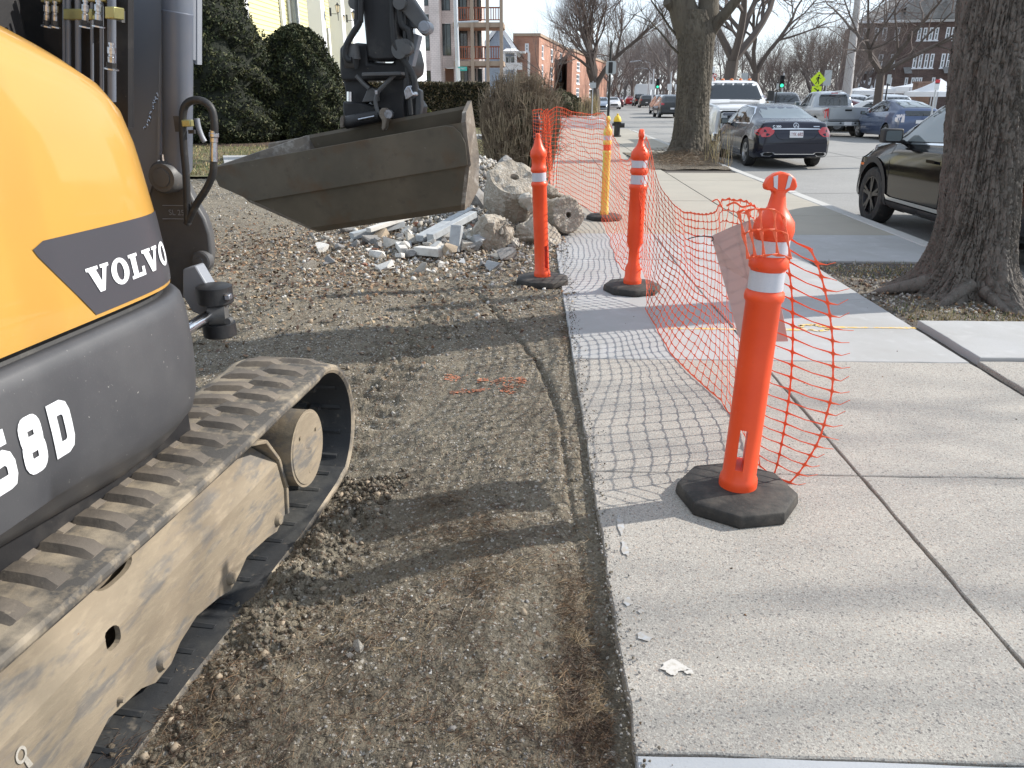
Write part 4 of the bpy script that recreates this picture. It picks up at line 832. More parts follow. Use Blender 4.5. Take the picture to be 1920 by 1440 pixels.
# A-frame yoke: two curved side plates and centre boss
yk = PP_([(640, 140), (672, 140), (684, 158), (700, 166), (712, 168), (730, 152), (748, 132), (757, 128), (760, 150), (756, 190), (758, 222), (742, 226), (722, 222), (712, 205), (704, 200), (690, 190), (672, 198), (648, 196), (646, 165)], 4.60, .10, 'tilt_yoke', 'black_steel', bevel=.01)
PP_([(688, 168), (697, 164), (706, 168), (708, 190), (678, 192)], 4.52, .05, 'centre_boss', 'cast_grey', yk)
m = MB(); m.tube(catmull([ES(x, y, 4.50) for x, y in [(740, 140), (722, 158), (709, 172), (704, 188), (707, 205), (714, 216)]], 5), .012, 8); m.tube(catmull([ES(x, y, 4.50) for x, y in [(668, 142), (680, 155), (692, 166)]], 4), .012, 8); m.build('yoke_rib', 'cast_grey', yk, smooth=True)
m = MB(); m.boxm(Matrix.Translation(ES(706, 173, 4.47)), .014, .02, .02); m.build('small_fitting', 'zinc', yk)
m = MB(); m.tube([ES(656, 172, 4.55), ES(656, 190, 4.55)], .018, 14); m.build('tilt_rod', 'chrome', yk, smooth=True)
PP_([(757, 170), (762, 162), (768, 160), (776, 178), (766, 186), (760, 187)], 4.42, .10, 'hose_guard', 'zinc', bevel=.005)
PP_([(757, 128), (768, 130), (780, 180), (793, 200), (790, 218), (776, 222), (752, 220), (756, 190)], 4.66, .12, 'side_housing', 'black_steel')
PP_([(780, 165), (789, 170), (790, 200), (786, 222), (778, 222)], 4.6, .06, 'side_housing', 'cast_grey')
# quick hitch
qh = PP_([(642, 190), (672, 192), (705, 198), (712, 210), (712, 226), (650, 242), (644, 236)], 4.58, .22, 'quick_hitch', 'black_steel', bevel=.01)
m = MB(); m.tube([ES(648, 230, 4.52), ES(712, 216, 4.52)], .036, 18); m.build('hitch_shaft', 'black_steel', qh, smooth=True)
m = MB(); m.tube([ES(672, 224, 4.478), ES(702, 218, 4.478)], .006, 8); m.build('shaft_scrape', 'zinc', qh)
for q in ([(711, 208), (716, 202), (722, 203), (727, 212), (725, 224), (722, 240), (718, 246), (715, 240), (716, 226), (711, 218)], [(637, 222), (641, 216), (644, 222), (643, 240), (637, 240)]):
    PP_(q, 4.47, .06, 'hitch_claw', 'bucket_edge', qh, .005)
m = MB(); p = ES(728, 214, 4.47); m.tube([p, p+FW*.03], [.024, .024], 16); m.build('claw_pin', 'zinc', qh, smooth=True)
PP_([(728, 200), (738, 208), (748, 224), (740, 228), (726, 222)], 4.62, .03, 'hitch_plate', 'zinc', qh, .003)
# ---- grading bucket (tilted): thick shell built from its true cross-section swept between two ends
bl = [ES(400, 318, 4.42), ES(866, 234, 4.30)]           # lip edge ends (left, right)
A0, A1 = bl; ax = (A1-A0).normalized(); L_ = (A1-A0).length
dn = (-UP-ax*(-UP).dot(ax)).normalized(); bk = FW-ax*FW.dot(ax); bk = (bk-dn*bk.dot(dn)).normalized()*.46
def BK(t, d, b): return A0+ax*t+dn*d+bk*b
W0 = L_
prof = [(-.012, .00), (.215, .035), (.225, .045), (.425, .16), (.46, .24), (.44, .38), (.36, .50), (.18, .55), (.02, .53), (-.10, .46)]   # (down, back)
# end insets along the width: lower courses are narrower (tapered ends)
insL = [0, .19, .20, .50, .54, .60, .62, .60, .58, .56]; insR = [0, .018, .03, .11, .13, .11, .06, .03, .02, .0]
m = MB(); n = len(prof); th = .022; vs = []; NS = 16
for j in range(NS+1):
    t = j/NS
    for (d, b), a_, c_ in zip(prof, insL, insR): vs.append(BK(a_+(W0-a_-c_)*t, d, b))
c0_ = (.22, .25)
inn = []
for j in range(NS+1):
    t = j/NS
    for (d, b), a_, c_ in zip(prof, insL, insR):
        v = Vector((c0_[0]-d, c0_[1]-b)); v = v.normalized()*th; inn.append(BK(a_+(W0-a_-c_)*t, d+v.x, b+v.y))
N1 = len(vs); fs = []
for j in range(NS):
    for k in range(n-1):
        fs.append((j*n+k, (j+1)*n+k, (j+1)*n+k+1, j*n+k+1)); fs.append((N1+j*n+k, N1+j*n+k+1, N1+(j+1)*n+k+1, N1+(j+1)*n+k))
    fs.append((j*n, N1+j*n, N1+(j+1)*n, (j+1)*n)); fs.append((j*n+n-1, (j+1)*n+n-1, N1+(j+1)*n+n-1, N1+j*n+n-1))
m.add(vs+inn, fs); bucket = m.build('bucket', 'bucket_steel', ex, bevel=0)
# rounded cutting plate laid over the lip course
m = MB(); pl = [(0.01, .10), (.0, .03), (.03, -.012)]+[(t*W0, -.014) for t in (.2, .4, .6, .8)]+[(W0-.09, -.012), (W0-.045, .002), (W0-.012, .04), (W0+.004, .10), (W0-.008, .215), (.205, .218)]
m.prism([BK(t, d, d*.15-.016) for t, d in pl], -bk*.012); m.build('cutting_plate', 'bucket_steel', bucket, bevel=.004)
# end cheeks
for side in (0, 1):
    ins = insL if side == 0 else insR; mm = MB()
    pts = [BK((a_ if side == 0 else W0-a_), d, b) for (d, b), a_ in zip(prof, ins)]
    if side == 1: pts[-1] = BK(W0+.0, -.12, .40); pts = [BK(W0+.004, -.06, .06)]+pts
    mm.prism(pts, ax*(-.024 if side == 0 else .024)); mm.build('bucket_cheek', 'bucket_edge', bucket)
m = MB(); q = [ES(868, 208, 4.5), ES(872, 215, 4.5), ES(876, 300, 4.42), ES(872, 330, 4.42), ES(850, 362, 4.45), ES(846, 350, 4.5), ES(858, 300, 4.5), ES(862, 240, 4.5)]; m.prism(q, FW*.07); m.build('bucket_cheek', 'bucket_edge', bucket, bevel=.003)
# rear top beam
m = MB(); q = [ES(503, 268, 4.85), ES(868, 207, 4.75), ES(872, 262, 4.75), ES(497, 318, 4.85)]; m.prism(q, bk*.05); m.build('top_beam', 'bucket_edge', bucket, bevel=.008)
m = MB(); EB(m, -2.05, -1.82, 2.50, 2.74, .9, 2.9); m.build('boom_bracket', 'black_steel', ex)
# ================================================================ delineator posts
def cut(o, mbx):
    c = mbx.build('cutter', 'black_rubber', loc=(0, 0, 0)); md = o.modifiers.new('b', 'BOOLEAN'); md.object = c; md.operation = 'DIFFERENCE'; md.solver = 'EXACT'
    bpy.context.view_layer.update(); dg = bpy.context.evaluated_depsgraph_get(); me = bpy.data.meshes.new_from_object(o.evaluated_get(dg)); o.modifiers.clear(); o.data = me
    bpy.data.objects.remove(c); return o
def delineator(name, label, base, lean, yaw, top='T', body='orange_plastic', bands=(), waist=False, slot=None, rad=.064, group='safety delineator posts', H=1.27, seed=0):
    b = Vector(base); root = thing(name, label, 'delineator', b, group); cy, sy_ = math.cos(yaw), math.sin(yaw)
    lx = Matrix.Translation(b) @ Matrix.Rotation(lean[0], 4, 'Y') @ Matrix.Rotation(lean[1], 4, 'X') @ Matrix.Rotation(yaw, 4, 'Z')
    m = MB(); R = .235; n = 8; oc = lambda r, z: [Matrix.Rotation(yaw, 4, 'Z') @ Vector((r*math.cos(PI/8+i*PI/4+seed*.1), r*math.sin(PI/8+i*PI/4+seed*.1), z))+b for i in range(8)]
    m.add(oc(R, .0)+oc(R+.004, .012)+oc(R-.002, .05)+oc(R-.02, .060)+oc(.085, .066), [tuple(reversed(range(8)))]+[(k*8+i, k*8+(i+1) % 8, (k+1)*8+(i+1) % 8, (k+1)*8+i) for k in range(4) for i in range(8)]+[tuple(range(32, 40))])
    m.build('rubber_base', 'base_rubber', root, bevel=.004)
    r = rad; w = .66 if waist else 1.
    prof = [(r*1.14, .05), (r*1.16, .085), (r*1.12, .105), (r*1.02, .115)]
    if waist: prof += [(r*1.02, .19), (r*.70, .235), (r*.68, .345), (r*1.0, .40)]
    else: prof += [(r*1.0, .3)]
    prof += [(r*1.0, .6), (r*.99, .815), (r*1.10, .825), (r*1.12, .838), (r*1.08, .853), (r*.95, .860), (r*.95, .935), (r*1.08, .943), (r*1.1, .955), (r*1.06, .975), (r*.95, .985), (r*.95, 1.045), (r*1.06, 1.052), (r*1.12, 1.075), (r*1.06, 1.105), (r*.8, 1.128)]
    if top == 'T': prof += [(r*.50, 1.155), (r*.40, 1.19), (r*.36, 1.21)]
    elif top == 'side': prof += [(r*.52, 1.15), (r*.36, 1.175), (r*.30, 1.20)]
    else: prof += [(r*.62, 1.15), (r*.42, 1.19), (r*.30, 1.215), (r*.34, 1.225), (r*.26, 1.238), (r*.05, 1.24)]
    m = MB(); m.lathe(prof, 40, mtx=lx); post = m.build('post', body, root, smooth=True, sharp=60)
    if slot:
        c = MB(); c.boxm(lx @ Matrix.Translation((slot[0], 0, (slot[1]+slot[2])/2)) @ Matrix.Rotation(slot[4] if len(slot) > 4 else 0, 4, 'Z'), slot[3], .4, slot[2]-slot[1]); cut(post, c)
    if top in ('T', 'side'):
        m = MB(); hx = Matrix.Rotation(0 if top == 'T' else PI/2*.93, 4, 'Z')
        out = [(-.052, 1.212), (-.058, 1.228), (-.048, 1.252), (-.026, 1.268), (0, 1.274), (.026, 1.268), (.048, 1.252), (.058, 1.228), (.052, 1.212), (.034, 1.212), (.022, 1.205), (.020, 1.19), (-.020, 1.19), (-.022, 1.205), (-.034, 1.212)]
        m.prism([lx @ hx @ Vector((x, -.017, z)) for x, z in out], (lx @ hx).to_3x3() @ Vector((0, .034, 0))); hd_ = m.build('handle', body, root, bevel=.006)
        if top == 'T':
            for s in (-1, 1):
                mm = MB(); mm.prism([lx @ hx @ Vector((s*x, -.0195, z)) for x, z in ((.014, 1.216), (.028, 1.224), (.034, 1.258), (.019, 1.264))], (lx @ hx).to_3x3() @ Vector((0, .002, 0))); mm.build('reflective_patch', 'reflective_white', hd_)
    for z0, z1, mt in bands:
        m = MB(); rr = r*.95+.0016; m.lathe([(rr-.006, z0), (rr, z0+.001), (rr, z1-.001), (rr-.006, z1)], 40, mtx=lx); m.build('reflective_band' if mt == 'reflective_white' else 'colour_band', mt, root, smooth=True, sharp=50)
    return root
BD = ((.862, .933, 'reflective_white'), (.987, 1.043, 'reflective_white'))
delineator('delineator', 'orange delineator post with a wide T handle nearest the camera, netting over its top', (.80, 2.76, 0), (.022, .0), .12, 'T', bands=BD, slot=(-.006, .155, .325, .028, -.36), seed=1)
delineator('delineator', 'orange delineator post with a narrow waist standing mid sidewalk beside the netting', (.77, 6.28, 0), (.006, .0), .1, 'side', bands=BD, waist=True, seed=3)
delineator('delineator', 'orange delineator post with a plain pointed top on the left edge of the sidewalk', (.03, 6.56, -.01), (-.045, .0), .25, 'dome', bands=(BD[0],), slot=(.020, .14, .33, .030, .1), seed=5, rad=.061)
delineator('delineator', 'yellow delineator post holding up the far end of the orange netting', (.84, 10.2, 0), (.0, .0), .3, 'side', 'yellow_plastic', bands=((.862, .933, 'orange_plastic'), (.987, 1.043, 'reflective_white')), seed=2, rad=.049)
delineator('delineator', 'black delineator post wrapped in netting against the bare twiggy bush', (-.06, 13.9, 0), (.0, .0), .3, 'dome', 'black_rubber', bands=(), seed=2, rad=.075)
# ================================================================ orange safety netting
ST = [  # (top, bottom, sideways belly)
 ((-.14, 13.6, 1.28), (-.10, 13.6, .30), 0), ((.02, 13.3, 1.30), (.0, 13.4, .2), .05), ((-.02, 13.7, 1.2), (.10, 13.7, .25), -.05), ((.10, 13.3, 1.32), (.10, 13.3, .1), .05), ((.08, 13.6, 1.2), (.20, 13.8, .2), -.06), ((.22, 13.3, 1.34), (.18, 13.2, .0), .05), ((.34, 13.2, 1.33), (.30, 13.2, .02), .0),
 ((.50, 12.3, 1.28), (.46, 12.3, .01), .03), ((.68, 11.2, 1.27), (.66, 11.2, .01), .02), ((.80, 10.25, 1.29), (.78, 10.25, .04), 0),
 ((.86, 9.4, 1.05), (.80, 9.4, .02), -.04), ((.86, 8.4, .90), (.78, 8.4, .01), -.10), ((.84, 7.4, .98), (.76, 7.3, .01), -.08), ((.83, 6.5, 1.17), (.78, 6.45, .08), -.02), ((.80, 6.21, 1.20), (.84, 6.18, .2), .03),
 ((.84, 5.6, .93), (.82, 5.7, .03), -.05), ((.89, 5.0, .84), (.82, 5.1, .01), -.10), ((.92, 4.4, .90), (.87, 4.35, .01), -.08), ((.90, 3.8, 1.05), (.96, 3.75, .01), .0), ((.885, 3.3, 1.09), (.97, 3.25, .02), .02), ((.865, 2.98, 1.08), (.965, 3.0, .02), .03), ((.93, 2.885, 1.02), (1.02, 2.93, .01), .02), ((1.06, 2.90, .96), (1.09, 2.86, .0), .10)]
TS, BS, BL = [], [], []
tp = catmull([s[0] for s in ST], 12); bt = catmull([s[1] for s in ST], 12); be = [ST[min(len(ST)-1, i//12)][2]*(1-(i % 12)/12)+ST[min(len(ST)-1, i//12+1)][2]*((i % 12)/12) for i in range(len(tp))]
al = [0]
for i in range(1, len(tp)): al.append(al[-1]+((tp[i]-tp[i-1]).length+(bt[i]-bt[i-1]).length)/2)
def net_pt(s, v):    # s metres along, v 0 top .. 1 bottom
    s = min(max(s, 0), al[-1]-1e-6); i = int(np.searchsorted(al, s))-1; i = max(0, min(i, len(tp)-2)); t = (s-al[i])/max(1e-9, al[i+1]-al[i])
    T = tp[i].lerp(tp[i+1], t); B = bt[i].lerp(bt[i+1], t); b = be[i]*(1-t)+be[i+1]*t
    p = T.lerp(B, v); d = (tp[i+1]-tp[i]); n = Vector((-d.y, d.x, 0)); n = n.normalized() if n.length > 1e-6 else Vector((1, 0, 0))
    p.x += .13*math.sin(v*PI)**.8*max(0, 1-(al[-1]-s)/.28)
    wv = Vector((s*2.6, v*2.2, .3)); p += n*(-b*math.sin(v*PI)*1.0+.030*noise.noise(wv)*(1 if s > 1.2 else 2.2)+.012*noise.noise(wv*3.1)); p.z += .014*noise.noise(wv*1.7+Vector((9, 0, 0)))
    p.z = max(p.z, .004)
    return p
CS, RS = .094, 21
ncol = int(al[-1]/CS)
NET = MB()
def ribbon(pts, ws, nrm, th=.0016):
    vs = []; k = len(pts)
    for i, p in enumerate(pts):
        d = (pts[min(i+1, k-1)]-pts[max(i-1, 0)]); d = d.normalized() if d.length > 1e-9 else UP; n = nrm[i]; sdir = d.cross(n); sdir = sdir.normalized() if sdir.length > 1e-6 else d.orthogonal().normalized()
        vs += [p-sdir*ws[i]/2, p+sdir*ws[i]/2, p+sdir*ws[i]/2*.7+n*th, p-sdir*ws[i]/2*.7+n*th]
    fs = []
    for i in range(k-1):
        for a in range(4): b = (a+1) % 4; fs.append((i*4+a, i*4+b, (i+1)*4+b, (i+1)*4+a))
    NET.add(vs, fs)
jit = lambda c, r: Vector((noise.noise(Vector((c*1.3, r*.9, 0))), noise.noise(Vector((c*1.3, r*.9, 5))), noise.noise(Vector((c*1.3, r*.9, 11)))))*.010
G = [[net_pt(c*CS, r/(RS-1)) for r in range(RS)] for c in range(ncol+1)]
def nrmal(c, r):
    a = G[min(c+1, ncol)][r]-G[max(c-1, 0)][r]; b = G[c][min(r+1, RS-1)]-G[c][max(r-1, 0)]; n = a.cross(b); return n.normalized() if n.length > 1e-8 else Vector((1, 0, 0))
NN = [[nrmal(c, r) for r in range(RS)] for c in range(ncol+1)]
for c in range(ncol+1):
    pts = []; ws = []; nr = []
    near = G[c][5].y < 4.6
    for r in range(RS):
        pts.append(G[c][r]); ws.append(.0175); nr.append(NN[c][r])
        if r < RS-1:
            for t, w in (((.16, .0088), (.5, .0058), (.84, .0088)) if near else ((.5, .0062),)): pts.append(G[c][r].lerp(G[c][r+1], t)); ws.append(w); nr.append(NN[c][r])
    ribbon(pts, ws, nr)
for r in range(RS):
    for c in range(ncol):
        a, b = G[c][r], G[c+1][r]; near = a.y < 4.6; sag = UP*-.004
        if r in (0, RS-1): w = (.013, .007)
        else: w = (.012, .0042)
        if near: ribbon([a, a.lerp(b, .12), a.lerp(b, .5)+sag, a.lerp(b, .88), b], [w[0], w[1]*1.6, w[1], w[1]*1.6, w[0]], [NN[c][r]]*5)
        else: ribbon([a, a.lerp(b, .5)+sag*.6, b], [w[0], w[1]*1.15, w[0]], [NN[c][r]]*3)
# frayed strand ends at the cut edge, curling to the right
for r in range(1, RS):
    a = G[ncol][r]; L_ = random.uniform(.05, .085); z = random.uniform(-.012, .02)
    ribbon([a, a+Vector((L_*.5, -.01, -.004)), a+Vector((L_, -.012, z))], [.010, .003, .0022], [Vector((0, -1, 0))]*3)
# flap of netting folded over the post head: strands fan from the top edge down over the front
FL = [[GY(x, y, 2.76-.068-.03*k) for x, y in row] for k, row in enumerate([[(1385, 398), (1402, 395), (1425, 393), (1452, 395), (1470, 410)], [(1394, 440), (1407, 433), (1427, 432), (1452, 432), (1474, 440)], [(1403, 485), (1416, 482), (1432, 480), (1458, 478), (1482, 486)]])]
for row in FL:
    for a, b in zip(row, row[1:]): ribbon([a, a.lerp(b, .5)+Vector((0, -.012, .006)), b], [.012, .0038, .012], [Vector((0, -1, 0))]*3)
for k in range(5):
    for a, b in zip([f[k] for f in FL], [f[k] for f in FL][1:]): ribbon([a, a.lerp(b, .5)+Vector((0, -.006, 0)), b], [.016, .005, .014], [Vector((0, -1, 0))]*3)
for a, b in ((FL[0][0], G[ncol-6][0]), (FL[1][0], G[ncol-6][1]), (FL[2][4], G[ncol-1][1]), (FL[1][4], G[ncol-1][0]), (FL[2][0], G[ncol-5][2])): ribbon([a, a.lerp(b, .5), b], [.012, .004, .012], [Vector((0, -1, 0))]*3)
ribbon(catmull([GY(x, y, 3.4) for x, y in ((1335, 378), (1345, 374), (1352, 385), (1356, 394))], 3), [.006]*10, [Vector((0, -1, 0))]*10)
ribbon(catmull([GY(x, y, 3.1) for x, y in ((1362, 386), (1375, 380), (1383, 382), (1392, 388), (1410, 384))], 3), [.008]*13, [Vector((0, -1, 0))]*13)
net = tag(NET.build('safety_netting', 'net_orange', loc=(.8, 6, 0)), 'sagging orange plastic mesh netting strung between the delineator posts', 'netting')
# pale sheet hung behind the near post
m = MB(); sh = [(1333, 443, 3.28), (1372, 425, 3.2), (1411, 411, 3.1), (1440, 470, 3.06), (1462, 560, 3.04), (1478, 640, 3.02), (1438, 641, 3.08), (1385, 632, 3.2), (1366, 560, 3.26), (1348, 495, 3.3)]
P_ = [GY(*q) for q in sh]; cen = sum(P_, Vector())/len(P_)+Vector((.01, .03, 0)); m.add(P_+[cen]+[p+Vector((.0, .0012, 0)) for p in P_+[cen]], [(i, (i+1) % 10, 10) for i in range(10)]+[(11+(i+1) % 10, 11+i, 21) for i in range(10)])
sheet = tag(m.build('notice_sheet', 'sheet_pink'), 'blank pale sheet hanging in the netting behind the near orange post', 'sheet')
m = MB(); m.tube(catmull([GY(x, y, 3.27) for x, y in ((1290, 448), (1300, 445), (1315, 443), (1334, 444), (1337, 450), (1333, 452))], 4), .0022, 6); m.build('zip_tie', 'black_rubber', sheet)
# ================================================================ rubble
def hull(seed, n=16, s=(1, 1, 1), boxy=.0):
    r = random.Random(seed); bm = bmesh.new()
    for _ in range(n):
        v = Vector((r.uniform(-1, 1), r.uniform(-1, 1), r.uniform(-1, 1)))
        if boxy: v = Vector([math.copysign(abs(c)**boxy, c) for c in v])
        else: v = v.normalized()*r.uniform(.8, 1)
        bm.verts.new((v.x*s[0], v.y*s[1], v.z*s[2]))
    bmesh.ops.convex_hull(bm, input=bm.verts[:]); bmesh.ops.delete(bm, geom=[v for v in bm.verts if not v.link_faces], context='VERTS'); return bm
def rough(bm, amp, sc, seed, cuts=3):
    bmesh.ops.triangulate(bm, faces=bm.faces[:])
    for _ in range(cuts): bmesh.ops.subdivide_edges(bm, edges=bm.edges[:], cuts=1, use_grid_fill=True)
    bmesh.ops.smooth_vert(bm, verts=bm.verts[:], factor=.5, use_axis_x=True, use_axis_y=True, use_axis_z=True); bm.normal_update()
    for v in bm.verts:
        q = v.co*sc+Vector((seed, 0, 0)); v.co += v.normal*amp*(noise.noise(q)+.5*noise.noise(q*2.3)+.35*noise.noise(q*5.5)-.25*abs(noise.noise(q*9)))
def bm_obj(bm, name, mat, loc, rot=(0, 0, 0), smooth=True):
    me = bpy.data.meshes.new(name); bm.to_mesh(me); bm.free(); me.materials.append(MATS[mat]); o = bpy.data.objects.new(name, me); C.objects.link(o); o.location = loc; o.rotation_euler = rot; ORIG[o.name] = Vector(loc)
    if smooth: me.polygons.foreach_set('use_smooth', [True]*len(me.polygons)); me.set_sharp_from_angle(angle=math.radians(32))
    return o
def footing(label, loc, rot, R, H, seed):
    bm = bmesh.new(); n = 34; rings = []
    prof = [(.16*R, H*.42), (.17*R, H*.5), (R*.6, H*.5), (R*.92, H*.49), (R, H*.40), (R*1.03, 0), (R*1.0, -H*.4), (R*.8, -H*.5), (.01, -H*.5)]
    prof = [(.14*R, 0.1*H)]+prof
    for r_, z in prof:
        rings.append([bm.verts.new((r_*math.cos(2*PI*i/n), r_*math.sin(2*PI*i/n), z)) for i in range(n)])
    for a, b in zip(rings, rings[1:]):
        for i in range(n): bm.faces.new((a[i], b[i], b[(i+1) % n], a[(i+1) % n]))
    bm.faces.new(rings[0][::-1]) if False else bm.faces.new(rings[0]); bmesh.ops.subdivide_edges(bm, edges=bm.edges[:], cuts=1, use_grid_fill=True)
    bmesh.ops.recalc_face_normals(bm, faces=bm.faces[:]); bm.normal_update()
    for v in bm.verts:
        q = v.co*(4/R*.25)+Vector((seed, 0, 0)); k = 1 if math.hypot(v.co.x, v.co.y) > R*.4 else .15
        v.co += v.normal*R*.17*k*(noise.noise(q*1.2)+.6*noise.noise(q*3)+.35*noise.noise(q*7))
    o = bm_obj(bm, 'concrete_footing', 'old_concrete', loc, rot); return tag(o, label, 'concrete footing', 'broken footing pieces')
footing('tan round footing with a bolt hole in its top, tipped highest on the rubble heap', (-.33, 8.95, .48), (.62, -.12, .5), .30, .46, 4)
footing('round footing on its side, holed end facing the walk, right foot of heap', (.26, 9.1, .20), (1.38, .0, .35), .205, .42, 9)
def chunk(label, mat, loc, s, seed, rot=(0, 0, 0), amp=.055, n=16, name='concrete_chunk'):
    bm = hull(seed, n, s); rough(bm, amp*1.0, 5, seed, 3); return tag(bm_obj(bm, name, mat, loc, rot), label, 'concrete chunk', 'large rubble chunks')
chunk('largest dark pitted concrete block in the rubble, just left of the plain pointed delineator', 'old_concrete', (-.52, 8.05, .14), (.34, .30, .33), 3, (0, .1, .4), .07)
chunk('tan lumpy concrete block half hidden behind the plain pointed delineator', 'old_concrete', (.02, 8.5, .12), (.33, .3, .27), 8, (0, 0, 1), .06)
chunk('rounded grey boulder at the left shoulder of the rubble heap', 'stone_grey', (-.72, 9.5, .34), (.24, .2, .14), 12, (0, .2, 0), .03)
chunk('grey slab fragment leaning between the two round footings', 'old_concrete', (.12, 9.6, .42), (.25, .2, .12), 15, (.3, .5, .3), .03)
chunk('pale knobbly lump below the tan round footing', 'stone_pale', (-.12, 8.6, .42), (.16, .15, .13), 21, (0, 0, 0), .04)
chunk('bluish white lump on the crest of the gravel heap', 'stone_white', (-.95, 10.9, .62), (.2, .16, .12), 23, (0, 0, 0), .04)
chunk('grey wedge of concrete next to the bush foot behind the footings', 'stone_grey', (-.45, 10.6, .60), (.22, .2, .16), 27, (.3, .4, 0), .04)
# medium broken stones, all alike
protos = []
for i in range(12):
    bm = hull(100+i, 11, (1, random.uniform(.6, .9), random.uniform(.4, .7)), .6 if i % 2 else 0)
    bmesh.ops.triangulate(bm, faces=bm.faces[:]); bmesh.ops.subdivide_edges(bm, edges=bm.edges[:], cuts=1)
    for v in bm.verts: v.co *= 1+.09*noise.noise(v.co*2.5+Vector((i, 0, 0)))
    me = bpy.data.meshes.new('rubble_stone'); bm.to_mesh(me); bm.free(); me.materials.append(MATS['stone_pale']); me.polygons.foreach_set('use_smooth', [True]*len(me.polygons)); me.set_sharp_from_angle(angle=math.radians(25)); protos.append(me)
r = random.Random(5); kinds = ['stone_pale', 'stone_white', 'stone_grey', 'stone_tan', 'old_concrete', 'stone_pale', 'stone_white', 'stone_grey', 'stone_pale', 'stone_white', 'stone_grey', 'granite_strip', 'stone_red']
def lay_stone(x, y, s, mat, dz=0):
    o = bpy.data.objects.new('rubble_stone', r.choice(protos)); C.objects.link(o); o.scale = (s, s, s); o.rotation_euler = (r.uniform(-.4, .4), r.uniform(-.4, .4), r.uniform(0, 6.28))
    o.location = (x, y, float(hdirt(x, y))+s*.22+dz); o.material_slots[0].link = 'OBJECT'; o.material_slots[0].material = MATS[mat]
    return tag(o, 'broken stone among the many loose pieces of the rubble heap', 'stone', 'loose rubble stones')
for i in range(215):
    a = r.random()
    if a < .5: x = -.95+r.gauss(0, .38); y = 7.9+r.gauss(0, .45); dz = max(0, .12-abs(x+.7)*.12)*r.random()
    elif a < .75: x = -.35+r.gauss(0, .45); y = 9.0+r.gauss(0, .6); dz = .25*math.exp(-((x+.2)/.4)**2)*r.random()
    else: x = -1.7+r.gauss(0, .5); y = 8.6+r.gauss(0, .6); dz = 0
    if x > .15 or (x > -.15 and y < 7.6): continue
    lay_stone(x, y, .028+.088*r.random()**1.7, r.choice(kinds), dz)
# granite strips
def strip(a, b, za, zb, w, h, label, mat='granite_strip'):
    m = MB(); A = Vector((a[0], a[1], float(hdirt(*a))+za)); B = Vector((b[0], b[1], float(hdirt(*b))+zb)); m.bar(A, B, w, h); return tag(m.build('stone_strip', mat, bevel=.006), label, 'stone strip', 'cut stone strips')
strip((-1.25, 8.0), (-.80, 9.0), .08, .17, .10, .07, 'long grey cut strip slanting up to the right at the left of the dark block')
strip((-1.12, 7.85), (-.72, 8.5), .13, .24, .09, .07, 'second long grey cut strip lying across the slanting one')
strip((-.86, 7.72), (-.83, 7.80), .02, .27, .12, .06, 'short grey cut strip standing on end before the dark block')
strip((-2.05, 8.35), (-1.55, 8.75), .05, .07, .10, .07, 'grey cut strip half buried beneath the raised bucket')
strip((-1.85, 8.3), (-1.42, 8.95), .11, .16, .07, .05, 'pale cut strip resting on the half buried one beneath the bucket', 'stone_white')
strip((-1.22, 7.60), (-.95, 7.42), .06, .08, .10, .08, 'short white strip at the front of the rubble heap', 'stone_white')
strip((-.82, 8.2), (-.48, 8.35), .08, .10, .12, .07, 'flat grey strip lying level against the dark block')
strip((-1.45, 7.9), (-1.35, 7.6), .04, .05, .08, .06, 'small white strip at the left front of the rubble', 'stone_white')
# gravel heap stuff
bvr, bfr = ico(1, .3, 13)
n = 5200; rr = np.random.default_rng(8); x = -1.0+rr.normal(size=n)*.55; y = 11.3+rr.normal(size=n)*1.2; k = (x < .1) & (y > 8.6); x = x[k]; y = y[k]; n = len(x); s = .012+.03*rr.random(n)**2
stuff(scatter_mesh(bvr, bfr, np.stack([x, y, hdirt(x, y)+s*.4+.05*rr.random(n)*np.exp(-((x+1)/.5)**2)], 1), s, 5, 'gravel', ['stone_grey', 'stone_pale', 'stone_white', 'dirt'], midx=rr.choice(4, n, p=[.35, .32, .13, .2])), 'grey gravel heaped behind the large chunks', 'gravel')
n = 2600; x = -1.0+rr.normal(size=n)*.75; y = 8.0+rr.normal(size=n)*.8; k = (x < .18); x = x[k]; y = y[k]; n = len(x); s = .006+.02*rr.random(n)**2
stuff(scatter_mesh(bvr, bfr, np.stack([x, y, hdirt(x, y)+s*.4], 1), s, 6, 'rubble_crumbs', ['stone_grey', 'stone_pale', 'stone_white', 'stone_tan'], midx=rr.choice(4, n)), 'small white and tan crumbs of broken concrete around the heap', 'crumbs')
# individually visible stones lying on the near dirt
for (px, py, s, mt, lb) in ((672, 1205, .028, 'stone_pale', 'pale pitted stone beside a dark pebble low on the near dirt'), (655, 1216, .018, 'stone_grey', 'dark pebble beside the pale pitted stone on the near dirt'), (1138, 1434, .020, 'stone_pale', 'cream pebble in the bottom corner against the slab edge'), (823, 514, .055, 'stone_white', 'white stone lying alone in front of the rubble heap'), (592, 518, .045, 'stone_pale', 'rounded pale stone left of a brown brick bit'), (612, 512, .035, 'stone_grey', 'brown grey brick bit right of the rounded pale stone'), (737, 766, .022, 'stone_white', 'white pebble left of the orange paint, nearer the camera'), (895, 710, .014, 'stone_grey', 'grey pebble just above the orange paint')):
    p = GZ(px, py, -.08); o = lay_stone(p.x, p.y, s, mt); tag(o, lb, 'stone'); del o['group']
